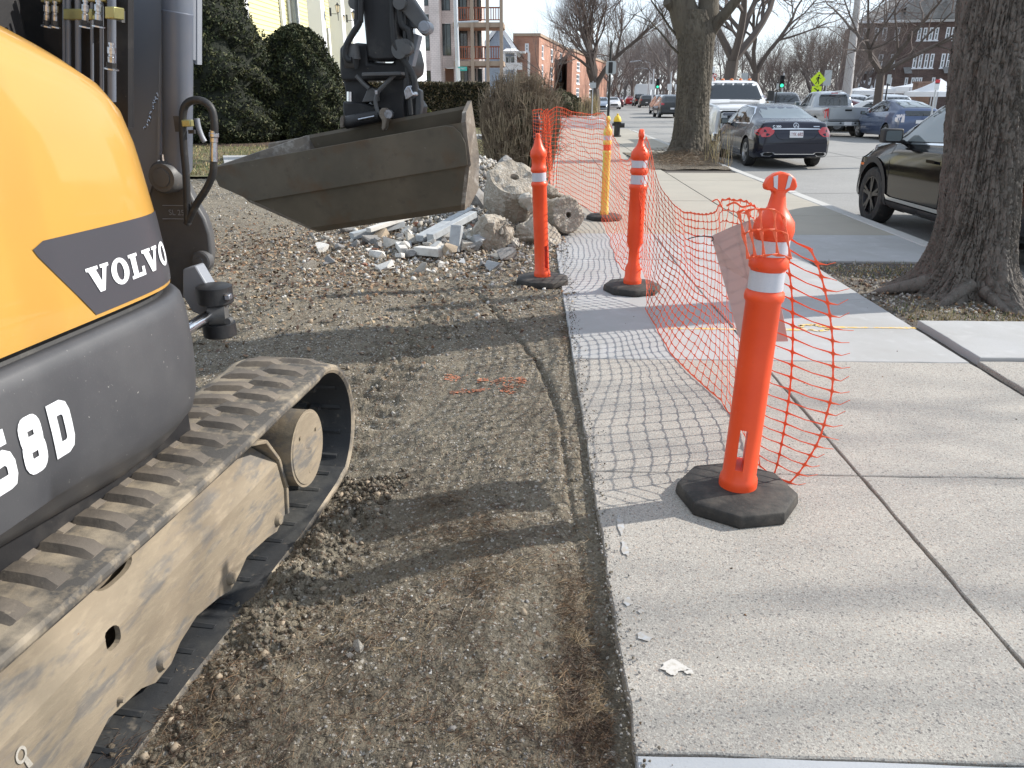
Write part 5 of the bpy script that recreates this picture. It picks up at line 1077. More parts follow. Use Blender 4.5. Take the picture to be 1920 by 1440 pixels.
# ================================================================ hydrant and poles
p = GZ(1163, 250, 0); hx_, hy_ = 2.95, 31.5
t = thing('fire_hydrant', 'black fire hydrant with a yellow bonnet on the far sidewalk', 'hydrant', (hx_, hy_, 0))
m = MB(); k = 1.0; m.lathe([(.17, 0), (.17, .05), (.12, .06), (.115, .50), (.15, .51), (.15, .55), (.12, .56)], 18, (hx_, hy_, 0)); m.build('barrel', 'hydrant_black', t, smooth=True)
m = MB(); m.lathe([(.15, .56), (.15, .60), (.13, .68), (.09, .75), (.04, .78), (.04, .84), (.03, .85)], 18, (hx_, hy_, 0)); m.build('bonnet', 'hydrant_yellow', t, smooth=True)
m = MB(); m.cyl((hx_, hy_, .42), (hx_+.28, hy_-.02, .42), .09, n=14); m.build('nozzle', 'hydrant_black', t, smooth=True)
m = MB(); m.cyl((hx_-.2, hy_, .45), (hx_, hy_, .45), .05, n=12); m.build('nozzle', 'hydrant_black', t, smooth=True)
def pole(name, label, cat, x, y, z0, z1, r, mat, group=None, lean=0):
    t = thing(name, label, cat, (x, y, z0), group); m = MB(); m.tube([(x, y, z0), (x+lean*.5, y, (z0+z1)/2), (x+lean, y, z1)], [r, r*.9, r*.75], 12); m.build('pole', mat, t, smooth=True); return t
def panel(t, name, c, w, h, mat, th=.012, rz=0, rr_=0, corner=.12):
    m = MB(); cx, cy, cz = c; q = [(x*w/2, z*h/2) for x, z in ((-1, -1), (1, -1), (1, 1), (-1, 1))] if not corner else [(x, z) for x, z in rrect(-w/2, w/2, -h/2, h/2, min(w, h)*corner, 3)]
    c_, s_ = math.cos(rr_), math.sin(rr_); R3 = Matrix.Rotation(rz, 3, 'Z'); q = [(a*c_-b*s_, a*s_+b*c_) for a, b in q]
    m.prism([Vector(c)+R3 @ Vector((a, 0, b)) for a, b in q], R3 @ Vector((0, th, 0))); return m.build(name, mat, t)
def ptext(t, body, c, size, mat, rz=0, bold=.0, sx=1.0, name='lettering'):
    m = MB(); R3 = Matrix.Rotation(rz, 3, 'Z'); add_text(m, body, size, Vector(c)-R3 @ Vector((0, .008, 0)), R3 @ Vector((1, 0, 0)), UP, bold, sx); return m.build(name, mat, t)
# street corner post with back-facing signal plate
x, y = 4.2*.78, 34.0; x = GY(1141, 200, 34).x
t = pole('sign_post', 'dark slim post carrying a grey blank plate at the sidewalk corner', 'sign post', x, y, -.02, GY(1141, 76, 34).z, .055, 'black_paint'); panel(t, 'plate', (x+.03, y-.08, GY(1143, 127, 34).z), .42, .5, 'sign_back', corner=.2)
panel(t, 'signal_housing', (x+.01, y-.12, GY(1143, 127, 34).z), .16, .42, 'black_paint', .05)
def at(px, py, Y): return GY(px, py, Y)
q = at(858, 0, 48); t = pole('utility_pole', 'white steel pole rising in front of the balcony building', 'pole', at(860, 150, 48).x, 48, 0, 9.5, .14, 'pole_steel', lean=-.12); m = MB(); qq = at(853, 42, 48); m.tube([(qq.x, 48, qq.z), (at(897, 40, 48).x, 48, at(897, 40, 48).z)], .05, 8); m.build('bracket_arm', 'pole_steel', t)
q = at(858, 135, 46); t = pole('street_name_sign', 'green street name blade on a slim post before the balcony building', 'street sign', q.x, 46, 0, q.z+.6, .06, 'pole_steel'); c = at(866, 129, 46); panel(t, 'sign_blade', (c.x+.05, 45.9, c.z), .50, .22, 'sign_teal', corner=.1); ptext(t, 'STREET', (c.x+.05, 45.9, c.z), .12, 'sign_white', sx=.8)
panel(t, 'white_marker', (q.x+.05, 45.85, at(861, 139, 46).z), .18, .6, 'sign_white')
# ================================================================ trees and plants
def big_trunk(name, cen, rad, mat, root, nth=300, nz=330, flare=.5, fz=.22, lobes=5, seed=1, amp=.016, ridge=15, z0=-.1, kzs=3.2, bulges=()):
    # cen: list of (x,y,z); rad: list of radii; displaced bark surface
    zs = np.array([c[2] for c in cen]); xs = np.array([c[0] for c in cen]); ys = np.array([c[1] for c in cen]); rs = np.array(rad)
    z = z0+(zs[-1]-z0)*(np.arange(nz+1)/nz)**1.15; th = 2*PI*np.arange(nth)/nth; Zg, T = np.meshgrid(z, th, indexing='ij')
    cx = np.interp(Zg, zs, xs); cy = np.interp(Zg, zs, ys); R = np.interp(Zg, zs, rs)
    ph = np.random.default_rng(seed).random(8)*6.28
    lob = .5+.5*np.cos(lobes*T+ph[0]+.6*np.sin(T+ph[1]))+.35*np.cos((lobes+3)*T+ph[2])
    fl = flare*np.exp(-np.maximum(Zg-0, -.05)/fz)*(.35+lob); R = R*(1+fl)*(1+.035*np.cos(3*T+ph[3]+Zg*.5)+.02*np.cos(5*T+ph[4]))
    tw = T+.05*np.sin(Zg*2+ph[5]); a = np.cos(tw)*ridge/6.28*2.2; b = np.sin(tw)*ridge/6.28*2.2
    wob = fbm(a*1.3+Zg*1.1, b*1.3+Zg*kzs, 2, seed+5)
    n1 = fbm(a*2.4+Zg*.5+wob*1.4, b*2.4+Zg*kzs*1.25, 4, seed); n2 = fbm(a*5+Zg*2, b*5+Zg*kzs*5, 3, seed+9); n3 = fbm(a*13, b*13+Zg*kzs*14, 3, seed+19)
    n4 = fbm(a*1.6+Zg*2, b*1.6+Zg*kzs*3.4, 3, seed+29)
    rd = 1-np.clip(np.abs(n1)*5.2, 0, 1)          # deep narrow furrows
    rd = np.maximum(rd, .75*(1-np.clip(np.abs(n4)*8, 0, 1)))
    R = R-amp*1.5*rd**2+amp*.55*n2+amp*.42*n3+amp*.9*fbm(a*.6, b*.6+Zg, 2, seed+3)
    for (bz, bt, br, bh) in bulges: R = R+br*np.exp(-((Zg-bz)/bh)**2-(np.angle(np.exp(1j*(T-bt)))/.35)**2)
    V = np.stack([cx+R*np.cos(T), cy+R*np.sin(T), Zg], -1).reshape(-1, 3)
    i = np.arange(nz)[:, None]*nth+np.arange(nth)[None]; j = np.arange(nz)[:, None]*nth+(np.arange(nth)+1)[None] % nth
    return link_mesh(name, V, np.stack([i, j, j+nth, i+nth], -1).reshape(-1, 4), mat, root, smooth=True)
class Tree:
    def __init__(s, seed): s.r = random.Random(seed); s.m = MB(); s.tw = MB()
    def limb(s, p, d, L, r0, depth, maxd, up=.25, spread=.6, nb=(3, 5), sides=(8, 6, 5, 4, 3, 3), wig=.16, rend=.55, lenr=(.55, .8)):
        r = s.r; n = 5 if depth < 2 else 4; pts = [Vector(p)]; d = Vector(d).normalized(); dirs = [d.copy()]
        for i in range(n):
            d = (d+Vector((r.gauss(0, wig), r.gauss(0, wig), r.gauss(0, wig*.6)+up*.14*(1 if depth else .3)))).normalized(); pts.append(pts[-1]+d*L/n); dirs.append(d.copy())
        last = depth >= maxd; re = r0*rend if not last else r0*.35
        rad = [r0+(re-r0)*i/n for i in range(n+1)]
        (s.m if depth < 3 else s.tw).tube(pts, rad, sides[min(depth, len(sides)-1)], caps=False)
        if last: return
        k = r.randint(*nb)
        for j in range(k):
            t = 1. if j == 0 else r.uniform(.35, 1.0); i = min(n, max(1, int(round(t*n)))); dd = dirs[i]; ax = dd.orthogonal().normalized(); ax.rotate(Matrix.Rotation(r.uniform(0, 6.28), 3, dd)); a = r.gauss(spread, .15) if j else r.gauss(spread*.45, .1)
            nd = dd.copy(); nd.rotate(Matrix.Rotation(a, 3, ax)); rr = rad[i]*(r.uniform(.5, .72) if j else .85)
            s.limb(pts[i], nd, L*r.uniform(*lenr), rr, depth+1, maxd, up, spread, nb, sides, wig, rend, lenr)
def bare_tree(label, x, y, z, H, seed, r0=.25, trunk=.22, maxd=5, spread=.6, up=.3, nb=(3, 5), mats=('bark_far', 'twig_far'), group=None, stems=1, lean=(0, 0), L1=.34, tri=3, lenr=(.58, .8)):
    t = thing('bare_tree', label, 'tree', (x, y, z), group); T = Tree(seed); T.m = MB(); base = Vector((x, y, z)); top = base+Vector((lean[0], lean[1], H*trunk))
    if stems == 1: T.m.tube([base-UP*.2, base+UP*.15, base.lerp(top, .5)+Vector((r0*.3, 0, 0)), top], [r0*1.5, r0*1.12, r0, r0*.9], 9)
    tm = T.m; k = T.r.randint(3, 5) if stems == 1 else stems
    for i in range(k):
        a = 2*PI*i/k+T.r.uniform(-.4, .4); s_ = spread*(.85 if stems == 1 else .38); d = Vector((math.sin(s_)*math.cos(a), math.sin(s_)*math.sin(a), math.cos(s_)))
        T.limb(top if stems == 1 else base+Vector((math.cos(a)*r0*.5, math.sin(a)*r0*.5, -.1)), d, H*L1*(1 if stems == 1 else 1.25), r0*.62, 1, maxd, up, spread, nb, lenr=lenr)
    tm.build('trunk', mats[0], t, smooth=True); T.tw.build('crown', mats[1], t); return t
def copy_tree(t, label, loc, rz, sc, group=None):
    o = t.copy(); C.objects.link(o); o.location = loc; o.rotation_euler = (0, 0, rz); o.scale = (sc, sc, sc); o['label'] = label
    if group: o['group'] = group
    elif 'group' in o: del o['group']
    for ch in list(t.children): c = ch.copy(); C.objects.link(c); c.parent = o
    return o
# ---- near tree with heavy furrowed bark
t = thing('street_tree', 'thick furrowed tree trunk with spreading roots at the right, in front of the black SUV', 'tree', (3.35, 6.2, 0))
cn = [GY(x, y, 6.25) for x, y in ((1815, 565), (1822, 500), (1836, 420), (1846, 300), (1860, 150), (1882, 0), (1900, -120), (1935, -330))]
tr = big_trunk('trunk', [(c.x, c.y, c.z) for c in cn], [.31, .29, .275, .27, .275, .285, .30, .36], 'bark_near', t, 420, 560, .62, .17, 5, 3, .024, 17)
m = MB()
def root_(pts, r): m = MB(); m.tube(catmull(pts, 6), [r*(1-.8*i/((len(pts)-1)*6)) for i in range((len(pts)-1)*6+1)], 12); o = m.build('root', 'bark_near', t, smooth=True); return o
root_([(3.3, 6.2, .16), (3.05, 6.25, .07), (2.86, 6.3, .02), (2.76, 6.35, -.03)], .08); root_([(3.35, 6.0, .14), (3.12, 5.86, .02), (3.0, 5.75, -.04)], .06); root_([(3.5, 6.05, .16), (3.72, 5.95, .04), (3.85, 5.8, -.03)], .06); root_([(3.45, 5.95, .1), (3.5, 5.72, .0), (3.52, 5.6, -.04)], .055); root_([(3.6, 6.2, .14), (3.95, 6.4, -.01)], .07)
tt = Tree(5); tc = cn[-1]
for i, (a, s_) in enumerate(((.3, .5), (1.9, .45), (3.4, .6), (4.9, .5), (2.6, .25))): tt.limb(tc-UP*.15, (math.sin(s_)*math.cos(a), math.sin(s_)*math.sin(a), math.cos(s_)), 3.0, .17, 1, 5, .3, .6, (3, 4))
tt.m.build('limb', 'bark_mid', t, smooth=True); tt.tw.build('crown', 'bark_mid', t)
# ---- kerb tree
t = thing('street_tree', 'broad forked tree trunk on the kerb between white pickup and sidewalk', 'tree', (3.75, 20.3, 0))
cn = [GY(x, y, 20.3) for x, y in ((1290, 300), (1294, 260), (1298, 200), (1303, 120), (1305, 60), (1300, 20))]
tr = big_trunk('trunk', [(c.x, c.y, c.z) for c in cn], [.44, .42, .39, .42, .46, .38], 'bark_mid', t, 180, 260, .55, .28, 5, 8, .022, 14, z0=-.1, kzs=1.8)
def limb_px(pts, Y, r0, r1, par, mat='bark_mid', sides=10, name='limb'):
    P = catmull([GY(x, y, Y+dy) for x, y, dy in pts], 5); n = len(P)-1; m = MB(); m.tube(P, [r0+(r1-r0)*i/n for i in range(n+1)], sides); return m.build(name, mat, par, smooth=True)
limb_px([(1296, 60, 0), (1283, 25, 0), (1275, -10, 0), (1262, -120, .3), (1240, -300, .5)], 20.3, .38, .22, t)
limb_px([(1312, 70, 0), (1326, 30, 0), (1330, -10, 0), (1345, -120, -.3), (1350, -300, -.5)], 20.3, .30, .16, t)
limb_px([(1318, 85, 0), (1338, 52, -.1), (1360, 25, -.3), (1385, -5, -.5), (1430, -60, -1)], 20.3, .16, .09, t)
limb_px([(1262, 14, 0), (1254, 8, -.1), (1250, 2, -.2)], 20.3, .13, .09, t)
limb_px([(1283, 290, -.2), (1255, 296, -.3), (1232, 304, -.4), (1212, 312, -.5)], 20.3, .26, .06, t, name='root')
tt = Tree(9)
for i, (px, py, a, s_) in enumerate(((1240, -300, 3.0, .5), (1350, -300, .3, .5), (1430, -60, .2, .7), (1262, -120, 1.5, .6), (1345, -120, 4.6, .5))): tt.limb(GY(px, py, 20.3), (math.sin(s_)*math.cos(a), math.sin(s_)*math.sin(a), math.cos(s_)), 3.2, .13, 1, 5, .3, .6, (3, 4))
for (px, py, dx) in ((1268, 66, -1), (1272, 100, -1)): tt.limb(GY(px, py, 20.3), (-.75, .1, .45), 1.0, .03, 3, 5, .2, .6, (3, 4))
tt.m.build('limb', 'bark_mid', t, smooth=True); tt.tw.build('crown', 'bark_mid', t)
# ---- distance trees
q = at(1118, 196, 76)
bare_tree('large round crowned bare tree with low fork beside the orange brick block', q.x-.2, 76, -.2, 13.0, 19, .46, .17, 6, .50, .42, (4, 5), stems=1, L1=.33, lenr=(.58, .74))
bare_tree('bare street tree on the far kerb outside the picture to the right, dappling the walk', 16.4, 5.0, -.1, 13.0, 77, .24, .2, 5, .6, .3, (3, 4), L1=.33)
q = at(1352, 170, 46)
bare_tree('dark leaning bare tree rising behind the white pickup cab', q.x, 46, 0, 13, 23, .38, .25, 5, .62, .25, (4, 5), lean=(.5, 0), L1=.34)
q = at(1413, 175, 56)
bare_tree('bare tree with open crown between the white and the silver pickup', q.x, 56, 0, 12.0, 31, .27, .24, 5, .6, .3, (4, 5), L1=.33)
q = at(1645, 180, 37)
bare_tree('low spreading bare tree in front of the brown brick building', q.x, 37, 0, 8.0, 41, .19, .30, 5, .85, .05, (4, 5), L1=.36)
q = at(1028, 170, 58)
bare_tree('slender young bare tree before the curved brick corner', q.x, 58, 0, 6.6, 47, .08, .18, 4, .42, .5, (4, 5), L1=.40)
q = at(1500, 170, 84)
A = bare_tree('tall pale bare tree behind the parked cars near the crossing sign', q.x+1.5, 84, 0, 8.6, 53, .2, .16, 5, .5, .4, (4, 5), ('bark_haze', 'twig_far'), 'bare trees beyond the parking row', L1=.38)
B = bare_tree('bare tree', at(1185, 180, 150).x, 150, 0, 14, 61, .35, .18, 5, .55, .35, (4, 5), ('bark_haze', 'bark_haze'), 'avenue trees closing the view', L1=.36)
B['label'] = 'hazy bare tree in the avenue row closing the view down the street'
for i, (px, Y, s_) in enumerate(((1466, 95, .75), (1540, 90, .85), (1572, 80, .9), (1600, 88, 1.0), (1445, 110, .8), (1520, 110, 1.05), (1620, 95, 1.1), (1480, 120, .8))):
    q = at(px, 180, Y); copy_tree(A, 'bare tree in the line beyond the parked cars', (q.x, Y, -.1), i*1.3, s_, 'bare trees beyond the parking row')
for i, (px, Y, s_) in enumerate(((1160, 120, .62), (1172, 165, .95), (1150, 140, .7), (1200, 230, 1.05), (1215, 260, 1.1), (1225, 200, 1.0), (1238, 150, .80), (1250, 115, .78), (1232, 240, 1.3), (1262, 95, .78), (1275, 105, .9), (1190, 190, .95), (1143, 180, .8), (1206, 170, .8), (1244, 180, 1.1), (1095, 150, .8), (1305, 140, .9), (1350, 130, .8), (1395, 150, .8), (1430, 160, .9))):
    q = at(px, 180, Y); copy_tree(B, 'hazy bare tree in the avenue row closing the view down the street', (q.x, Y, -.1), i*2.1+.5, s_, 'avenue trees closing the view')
# ---- evergreens: a dark inner mass of branches with leaf sprays scattered through the outer shell
spray = [(-.7, 0, 0), (.1, -.13, .10), (.15, .12, .05), (1.1, -.05, .25), (-.3, .05, .6), (.35, .1, .85), (.6, -.25, .6)]
sprf = np.array([(0, 1, 2), (1, 3, 2), (0, 2, 4), (2, 5, 4), (1, 6, 3)])
def leafy(root, surf, n, size, mats, seed, inset=.16, name='foliage', prob=None):
    r = np.random.default_rng(seed); u = r.random(n); v = r.random(n); P, Nn = surf(u, v); lump = 1+0*u
    P = P-Nn*(inset*r.random(n)**1.3)[:, None]
    s = size*(.55+.9*r.random(n)); q = r.normal(size=(n, 4)); q /= np.linalg.norm(q, axis=1)[:, None]
    return scatter_mesh(spray, sprf, P, s, seed, name, mats, midx=r.choice(len(mats), n, p=prob), quats=q, parent=root)
def blobsurf(c, prof, lump=.12, seed=0, ls=1.6, squash=(1, 1)):
    zz_ = np.array([p[1] for p in prof]); rr_ = np.array([p[0] for p in prof])
    def f(u, v):
        v = np.clip(v, 0, 1); w = np.interp(v, np.linspace(0, 1, len(zz_)), zz_); R = np.interp(v, np.linspace(0, 1, len(zz_)), rr_); th = 2*PI*u
        k = 1+lump*fbm(np.cos(th)*ls*1.2+7+w*.4, np.sin(th)*ls*1.2+w*ls, 3, seed)*2+lump*.5*fbm(np.cos(th)*ls*3+w, np.sin(th)*ls*3+w*ls*3, 2, seed+3)
        P = np.stack([c[0]+R*k*np.cos(th)*squash[0], c[1]+R*k*np.sin(th)*squash[1], c[2]+w], 1); N_ = np.stack([np.cos(th), np.sin(th), .35+0*th], 1); return P, N_
    return f
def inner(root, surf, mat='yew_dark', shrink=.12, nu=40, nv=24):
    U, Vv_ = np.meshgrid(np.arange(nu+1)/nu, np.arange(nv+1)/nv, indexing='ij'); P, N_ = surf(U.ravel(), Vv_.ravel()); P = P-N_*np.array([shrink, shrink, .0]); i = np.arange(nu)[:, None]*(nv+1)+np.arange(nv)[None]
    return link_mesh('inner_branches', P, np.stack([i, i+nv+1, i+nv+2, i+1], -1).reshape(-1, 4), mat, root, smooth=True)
c = at(415, 265, 23); t = thing('yew_tree', 'tall dark conical yew just right of the excavator boom, before the yellow house', 'tree', (c.x, 23, .15))
sf = blobsurf((c.x, 23, .15), [(1.1, 0), (1.68, .35), (1.80, 1.0), (1.75, 1.8), (1.5, 2.8), (1.12, 3.7), (.75, 4.7), (.3, 5.7), (.02, 6.2)], .2, 3, 2.2)
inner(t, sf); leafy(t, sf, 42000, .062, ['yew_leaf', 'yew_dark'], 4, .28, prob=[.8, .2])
c = at(572, 262, 24); t = thing('yew_shrub', 'rounded dark yew mound between conical yew and raised bucket arm', 'shrub', (c.x, 24, .2))
sf = blobsurf((c.x, 24, .2), [(.9, 0), (1.12, .3), (1.2, 1.0), (1.18, 1.7), (1.0, 2.3), (.7, 2.8), (.35, 3.1), (.02, 3.2)], .2, 8, 2.2)
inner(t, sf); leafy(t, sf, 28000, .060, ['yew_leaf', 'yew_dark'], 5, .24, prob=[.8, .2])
for px, py, Y, w, h, lb in ((798, 215, 33, .42, .85, 'small yellow green shrub at the bucket side, before the clipped hedge'), (788, 150, 56, .5, 1.5, 'left small pointed arborvitae at the foot of the balcony building'), (798, 150, 57, .5, 1.35, 'right small pointed arborvitae at the foot of the balcony building'), (690, 140, 40, .5, 2.3, 'yellow green shrub seen behind the excavator arm')):
    c = at(px, py, Y); zb = max(.1, 1.52-(py-178)*Y/1540-(0 if py > 180 else 1.2)); zb = .15 if py > 180 else .6; t = thing('shrub', lb, 'shrub', (c.x, Y, zb)); sf = blobsurf((c.x, Y, zb), [(w*.7, 0), (w, .25*h), (w*.95, .55*h), (w*.6, .85*h), (.02, h)], .1, int(px))
    inner(t, sf, 'hedge_leaf', .05, 20, 10); leafy(t, sf, 2600, .07, ['yellowgreen_leaf', 'yew_leaf'], int(px), .1, prob=[.8, .2])
# clipped hedge
def boxsurf(x0, x1, y0, y1, z0, z1):
    def f(u, v):
        n = len(u); r = np.random.default_rng(int(abs(x0*100))); k = r.random(n); ax_ = (x1-x0); hz = z1-z0
        top = k < .4; X = x0+ax_*u; Yv = np.where(top, y0+(y1-y0)*v, y0+.03*fbm(X*3, v*5, 2, 3)); Zv = np.where(top, z1+.05*fbm(X*2, Yv*2, 2, 5), z0+hz*v)
        rt_ = k > .92; X = np.where(rt_, x1, X); Yv = np.where(rt_, y0+(y1-y0)*u, Yv)
        return np.stack([X, Yv, Zv], 1), np.stack([rt_*1., (~top & ~rt_)*-1., top*1.], 1)
    return f
x0 = at(640, 150, 34).x; x1 = at(912, 150, 34).x
t = thing('hedge', 'long clipped brown green hedge in front of the balcony building', 'hedge', ((x0+x1)/2, 34.6, .2))
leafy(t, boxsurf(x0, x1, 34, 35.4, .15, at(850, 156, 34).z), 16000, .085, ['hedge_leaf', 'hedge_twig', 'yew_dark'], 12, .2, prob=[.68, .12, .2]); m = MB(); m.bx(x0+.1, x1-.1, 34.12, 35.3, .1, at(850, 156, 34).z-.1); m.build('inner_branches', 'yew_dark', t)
for px, Y, w, h, lb in ((1072, 66, .9, 1.5, 'low dark round shrub by the lawn of the brick block'), (1050, 64, 1.1, 1.9, 'taller dark shrub left of the low one by the brick block')):
    c = at(px, 190, Y); t = thing('shrub', lb, 'shrub', (c.x, Y, 0)); sf = blobsurf((c.x, Y, 0), [(w*.8, 0), (w, .4*h), (w*.7, .85*h), (.02, h)], .1, int(px)); inner(t, sf, 'hedge_leaf', .05, 20, 10); leafy(t, sf, 1500, .12, ['hedge_leaf', 'yew_leaf'], int(px), .1, prob=[.6, .4])
# ornamental grass tuft
c = at(1103, 196, 63); t = blades('grass_tuft', ['dry_grass', 'bush_stem'], 500, lambda r, n: c.x+.35*r.normal(size=n), lambda r, n: 63+.3*r.normal(size=n), .0, .6, 1.9, .02, 51, 'golden ornamental grass tuft by the sign post past the corner', 'grass', .18)
del t['kind']
# bare twiggy bush: hundreds of upright stems
t = thing('bare_bush', 'dense dome of bare upright tan twigs beside the sidewalk, netting hung against it', 'bush', (-.75, 16.9, 0)); r = random.Random(12); m = MB(); m2 = MB()
bx_, by_ = -.42, 17.2
for i in range(1500):
    a = r.uniform(0, 6.28); k = math.sqrt(r.random()); bx = bx_+.68*k*math.cos(a); by = by_+.68*k*math.sin(a); h = 2.0*(1-.30*k**4)*r.uniform(.80, 1.02); out = .20*k*r.uniform(.3, 1.1); d = Vector((math.cos(a), math.sin(a), 0))
    p = [Vector((bx, by, .0)), Vector((bx, by, 0))+d*out*.35+UP*h*.33+Vector((r.gauss(0, .04), r.gauss(0, .04), 0)), Vector((bx, by, 0))+d*out*.9+UP*h*.68+Vector((r.gauss(0, .06), r.gauss(0, .06), 0)), Vector((bx, by, 0))+d*out*(1.0+.1*r.random())+UP*h+Vector((r.gauss(0, .07), r.gauss(0, .07), 0))]
    rr = r.uniform(.008, .015); m.tube(p, [rr, rr*.8, rr*.6, rr*.3], 3, caps=False)
    for _ in range(4):
        s0 = p[2].lerp(p[3], r.uniform(-1.6, 1.0)); m2.tube([s0, s0+Vector((r.gauss(0, .13), r.gauss(0, .13), r.uniform(-.02, .20)))], [.0045, .002], 3, caps=False)
m.build('stems', 'bush_stem', t); m2.build('twigs', 'hedge_twig', t)
m = MB(); m.lathe([(.5, 0), (.62, .5), (.66, 1.1), (.5, 1.5), (.1, 1.7)], 16, (bx_, by_, 0)); m.build('inner_thicket', 'hedge_leaf', t, smooth=True)
# ================================================================ vehicles (local frame: x across, y forward from the rear bumper, z up)
from mathutils.bvhtree import BVHTree
def itp(tab, y):
    ys = [t[0] for t in tab]; vs = [t[1] for t in tab]
    if y <= ys[0]: return vs[0]
    for (a, p), (b, q) in zip(tab, tab[1:]):
        if y <= b: t = (y-a)/(b-a); return p+(q-p)*t
    return vs[-1]
def smo(tab, y, w): return sum(itp(tab, y+w*k)*c for k, c in ((-1, .15), (-.5, .2), (0, .3), (.5, .2), (1, .15)))
class Car:
    def __init__(s, name, label, cat, loc, yaw, spec, paintmat, group=None, lod=0):
        s.sp = spec; s.lod = lod; s.pm = paintmat; L = spec['L']; s.root = thing(name, label, cat, loc, group); s.root.rotation_euler = (0, 0, yaw); ORIG[s.root.name] = Vector((0, 0, 0))
        ny = 90 if lod == 0 else 46; W = spec['W']/2; kf = 1
        def station(y):
            zb = smo(spec['zb'], y, .05); wm = smo(spec['wm'], y, .06)*W; zl = smo(spec['belt'], y, .06); zt = smo(spec['top'], y, spec.get('sm', .10)); wt = smo(spec['wt'], y, .12)*W; wb = min(wm*.985, smo(spec.get('wb', [(0, .93)]), y, .1)*W)
            zt = max(zt, zb+.1); zl = min(zl, zt-.02); wt = min(wt, wb)
            zm = zb+(zl-zb)*.52; gh = zt-zl
            return [(0, zb), (wm*.7, zb), (wm*.93, zb+.015), (wm*.985, zb+.07), (wm, zb+(zm-zb)*.45), (wm*1.0, zm), (wm*.992, zl-.16*(zl-zb)), (wb*1.005, zl-.02), (wb, zl), (wb+(wt-wb)*.33+.012*min(1, gh*3), zl+gh*.33), (wb+(wt-wb)*.68+.014*min(1, gh*3), zl+gh*.68), (wt, zt-.055*min(1, gh*2.5+.25)), (wt*.86, zt-.018), (wt*.55, zt-.005), (0, zt)]
        vs = []; K = None
        ysamp = [L*(.5-.5*math.cos(PI*(i/ny)))*.35+L*(i/ny)*.65 for i in range(ny+1)]
        for y in ysamp:
            st = station(y); ring = [(x, y, z) for x, z in st]+[(-x, y, z) for x, z in st[-2:0:-1]]; K = len(ring); vs += ring
        fs = [(i*K+k, (i+1)*K+k, (i+1)*K+(k+1) % K, i*K+(k+1) % K) for i in range(ny) for k in range(K)]+[tuple(range(K)), tuple(reversed(range(ny*K, ny*K+K)))]
        s.bvh = BVHTree.FromPolygons([Vector(v) for v in vs], [tuple(f) for f in fs]); s.body = link_mesh('body', vs, fs, [paintmat], s.root, None, True, None, 42)
        bm = bmesh.new(); bm.from_mesh(s.body.data); bmesh.ops.recalc_face_normals(bm, faces=bm.faces[:]); bm.to_mesh(s.body.data); bm.free(); s.body.data.set_sharp_from_angle(angle=math.radians(42))
        s.r = spec.get('tyre', .33); s.ax = spec['axles']; s.W = W
        c = MB()
        for y in s.ax:
            for sd in (-1, 1): c.tube([(sd*(W+.1), y, s.r+.005), (sd*(W-.30), y, s.r+.005)], s.r*1.17, 28 if lod == 0 else 16)
        cw_ = c.build('cutter', 'under_dark', loc=(0, 0, 0)); s.body.data.materials.append(MATS['under_dark'])
        cw_.parent = s.root; md = s.body.modifiers.new('b', 'BOOLEAN'); md.object = cw_; md.operation = 'DIFFERENCE'; md.solver = 'EXACT'
        bpy.context.view_layer.update(); me = bpy.data.meshes.new_from_object(s.body.evaluated_get(bpy.context.evaluated_depsgraph_get())); s.body.modifiers.clear(); s.body.data = me; bpy.data.objects.remove(cw_)
        me.set_sharp_from_angle(angle=math.radians(42))
        m = MB(); m.bx(-W+.3, W-.3, .5, L-.5, spec['zb'][1][1]-.02, .55)
        for sd in (-1, 1):
            for y in s.ax: m.bx(sd*(W-.30)-.01, sd*(W-.30)+.01, y-s.r*1.2, y+s.r*1.2, .2, s.r*2.1)
        m.build('underbody', 'under_dark', s.root); s.wheels()
    def wheels(s):
        for y in s.ax:
            for sd in (-1, 1):
                X = sd*(s.W-.015); r = s.r; w = .225; n = 36 if s.lod == 0 else 18; m = MB(); R = Matrix.Translation((X, y, r)) @ Matrix.Rotation(PI/2*sd, 4, 'Y')
                m.lathe([(r*.66, -w), (r*.94, -w), (r, -w+.03), (r*1.0, -.03), (r*.95, -.002), (r*.82, .004), (r*.68, -.004), (r*.66, -.05)], n, mtx=R); wh = m.build('wheel', 'tyre', s.root, smooth=True)
                m = MB(); m.lathe([(r*.67, -.045), (r*.67, -.006), (r*.63, -.006), (r*.60, -.04), (.01, -.05)], n, mtx=R)
                k = s.sp.get('spokes', 5)
                if s.lod < 2:
                    for i in range(k):
                        a = 2*PI*i/k
                        for da in ((-.14, .14) if s.lod == 0 else (0,)):
                            p0 = R @ Vector((r*.10*math.cos(a), r*.10*math.sin(a), -.012)); p1 = R @ Vector((r*.63*math.cos(a+da), r*.63*math.sin(a+da), -.010)); m.bar(p0, p1, .038 if s.lod == 0 else .07, .016, up=(1, 0, 0))
                m.lathe([(r*.16, -.03), (r*.15, -.004), (r*.05, .0)], 14, mtx=R); m.build('rim', s.sp.get('rim', 'alloy'), wh, smooth=False)
                if s.lod == 0: m = MB(); m.lathe([(r*.59, -.042), (r*.55, -.038), (.02, -.038)], 20, mtx=R); m.build('brake_shadow', 'under_dark', wh)
    def dec(s, view, poly, mat, name, parent=None, off=.006, step=.10, holes=None, th=0, fs0=None):
        d = {'L': Vector((1, 0, 0)), 'R': Vector((-1, 0, 0)), 'B': Vector((0, 1, 0)), 'F': Vector((0, -1, 0)), 'T': Vector((0, 0, -1))}[view]
        bm = bmesh.new()
        if fs0 is None: fs0 = [tuple(range(len(poly)))]
        bv_ = [bm.verts.new((a, b, 0)) for a, b in poly]
        for f in fs0:
            try: bm.faces.new([bv_[i] for i in f])
            except ValueError: pass
        bmesh.ops.triangulate(bm, faces=bm.faces[:])
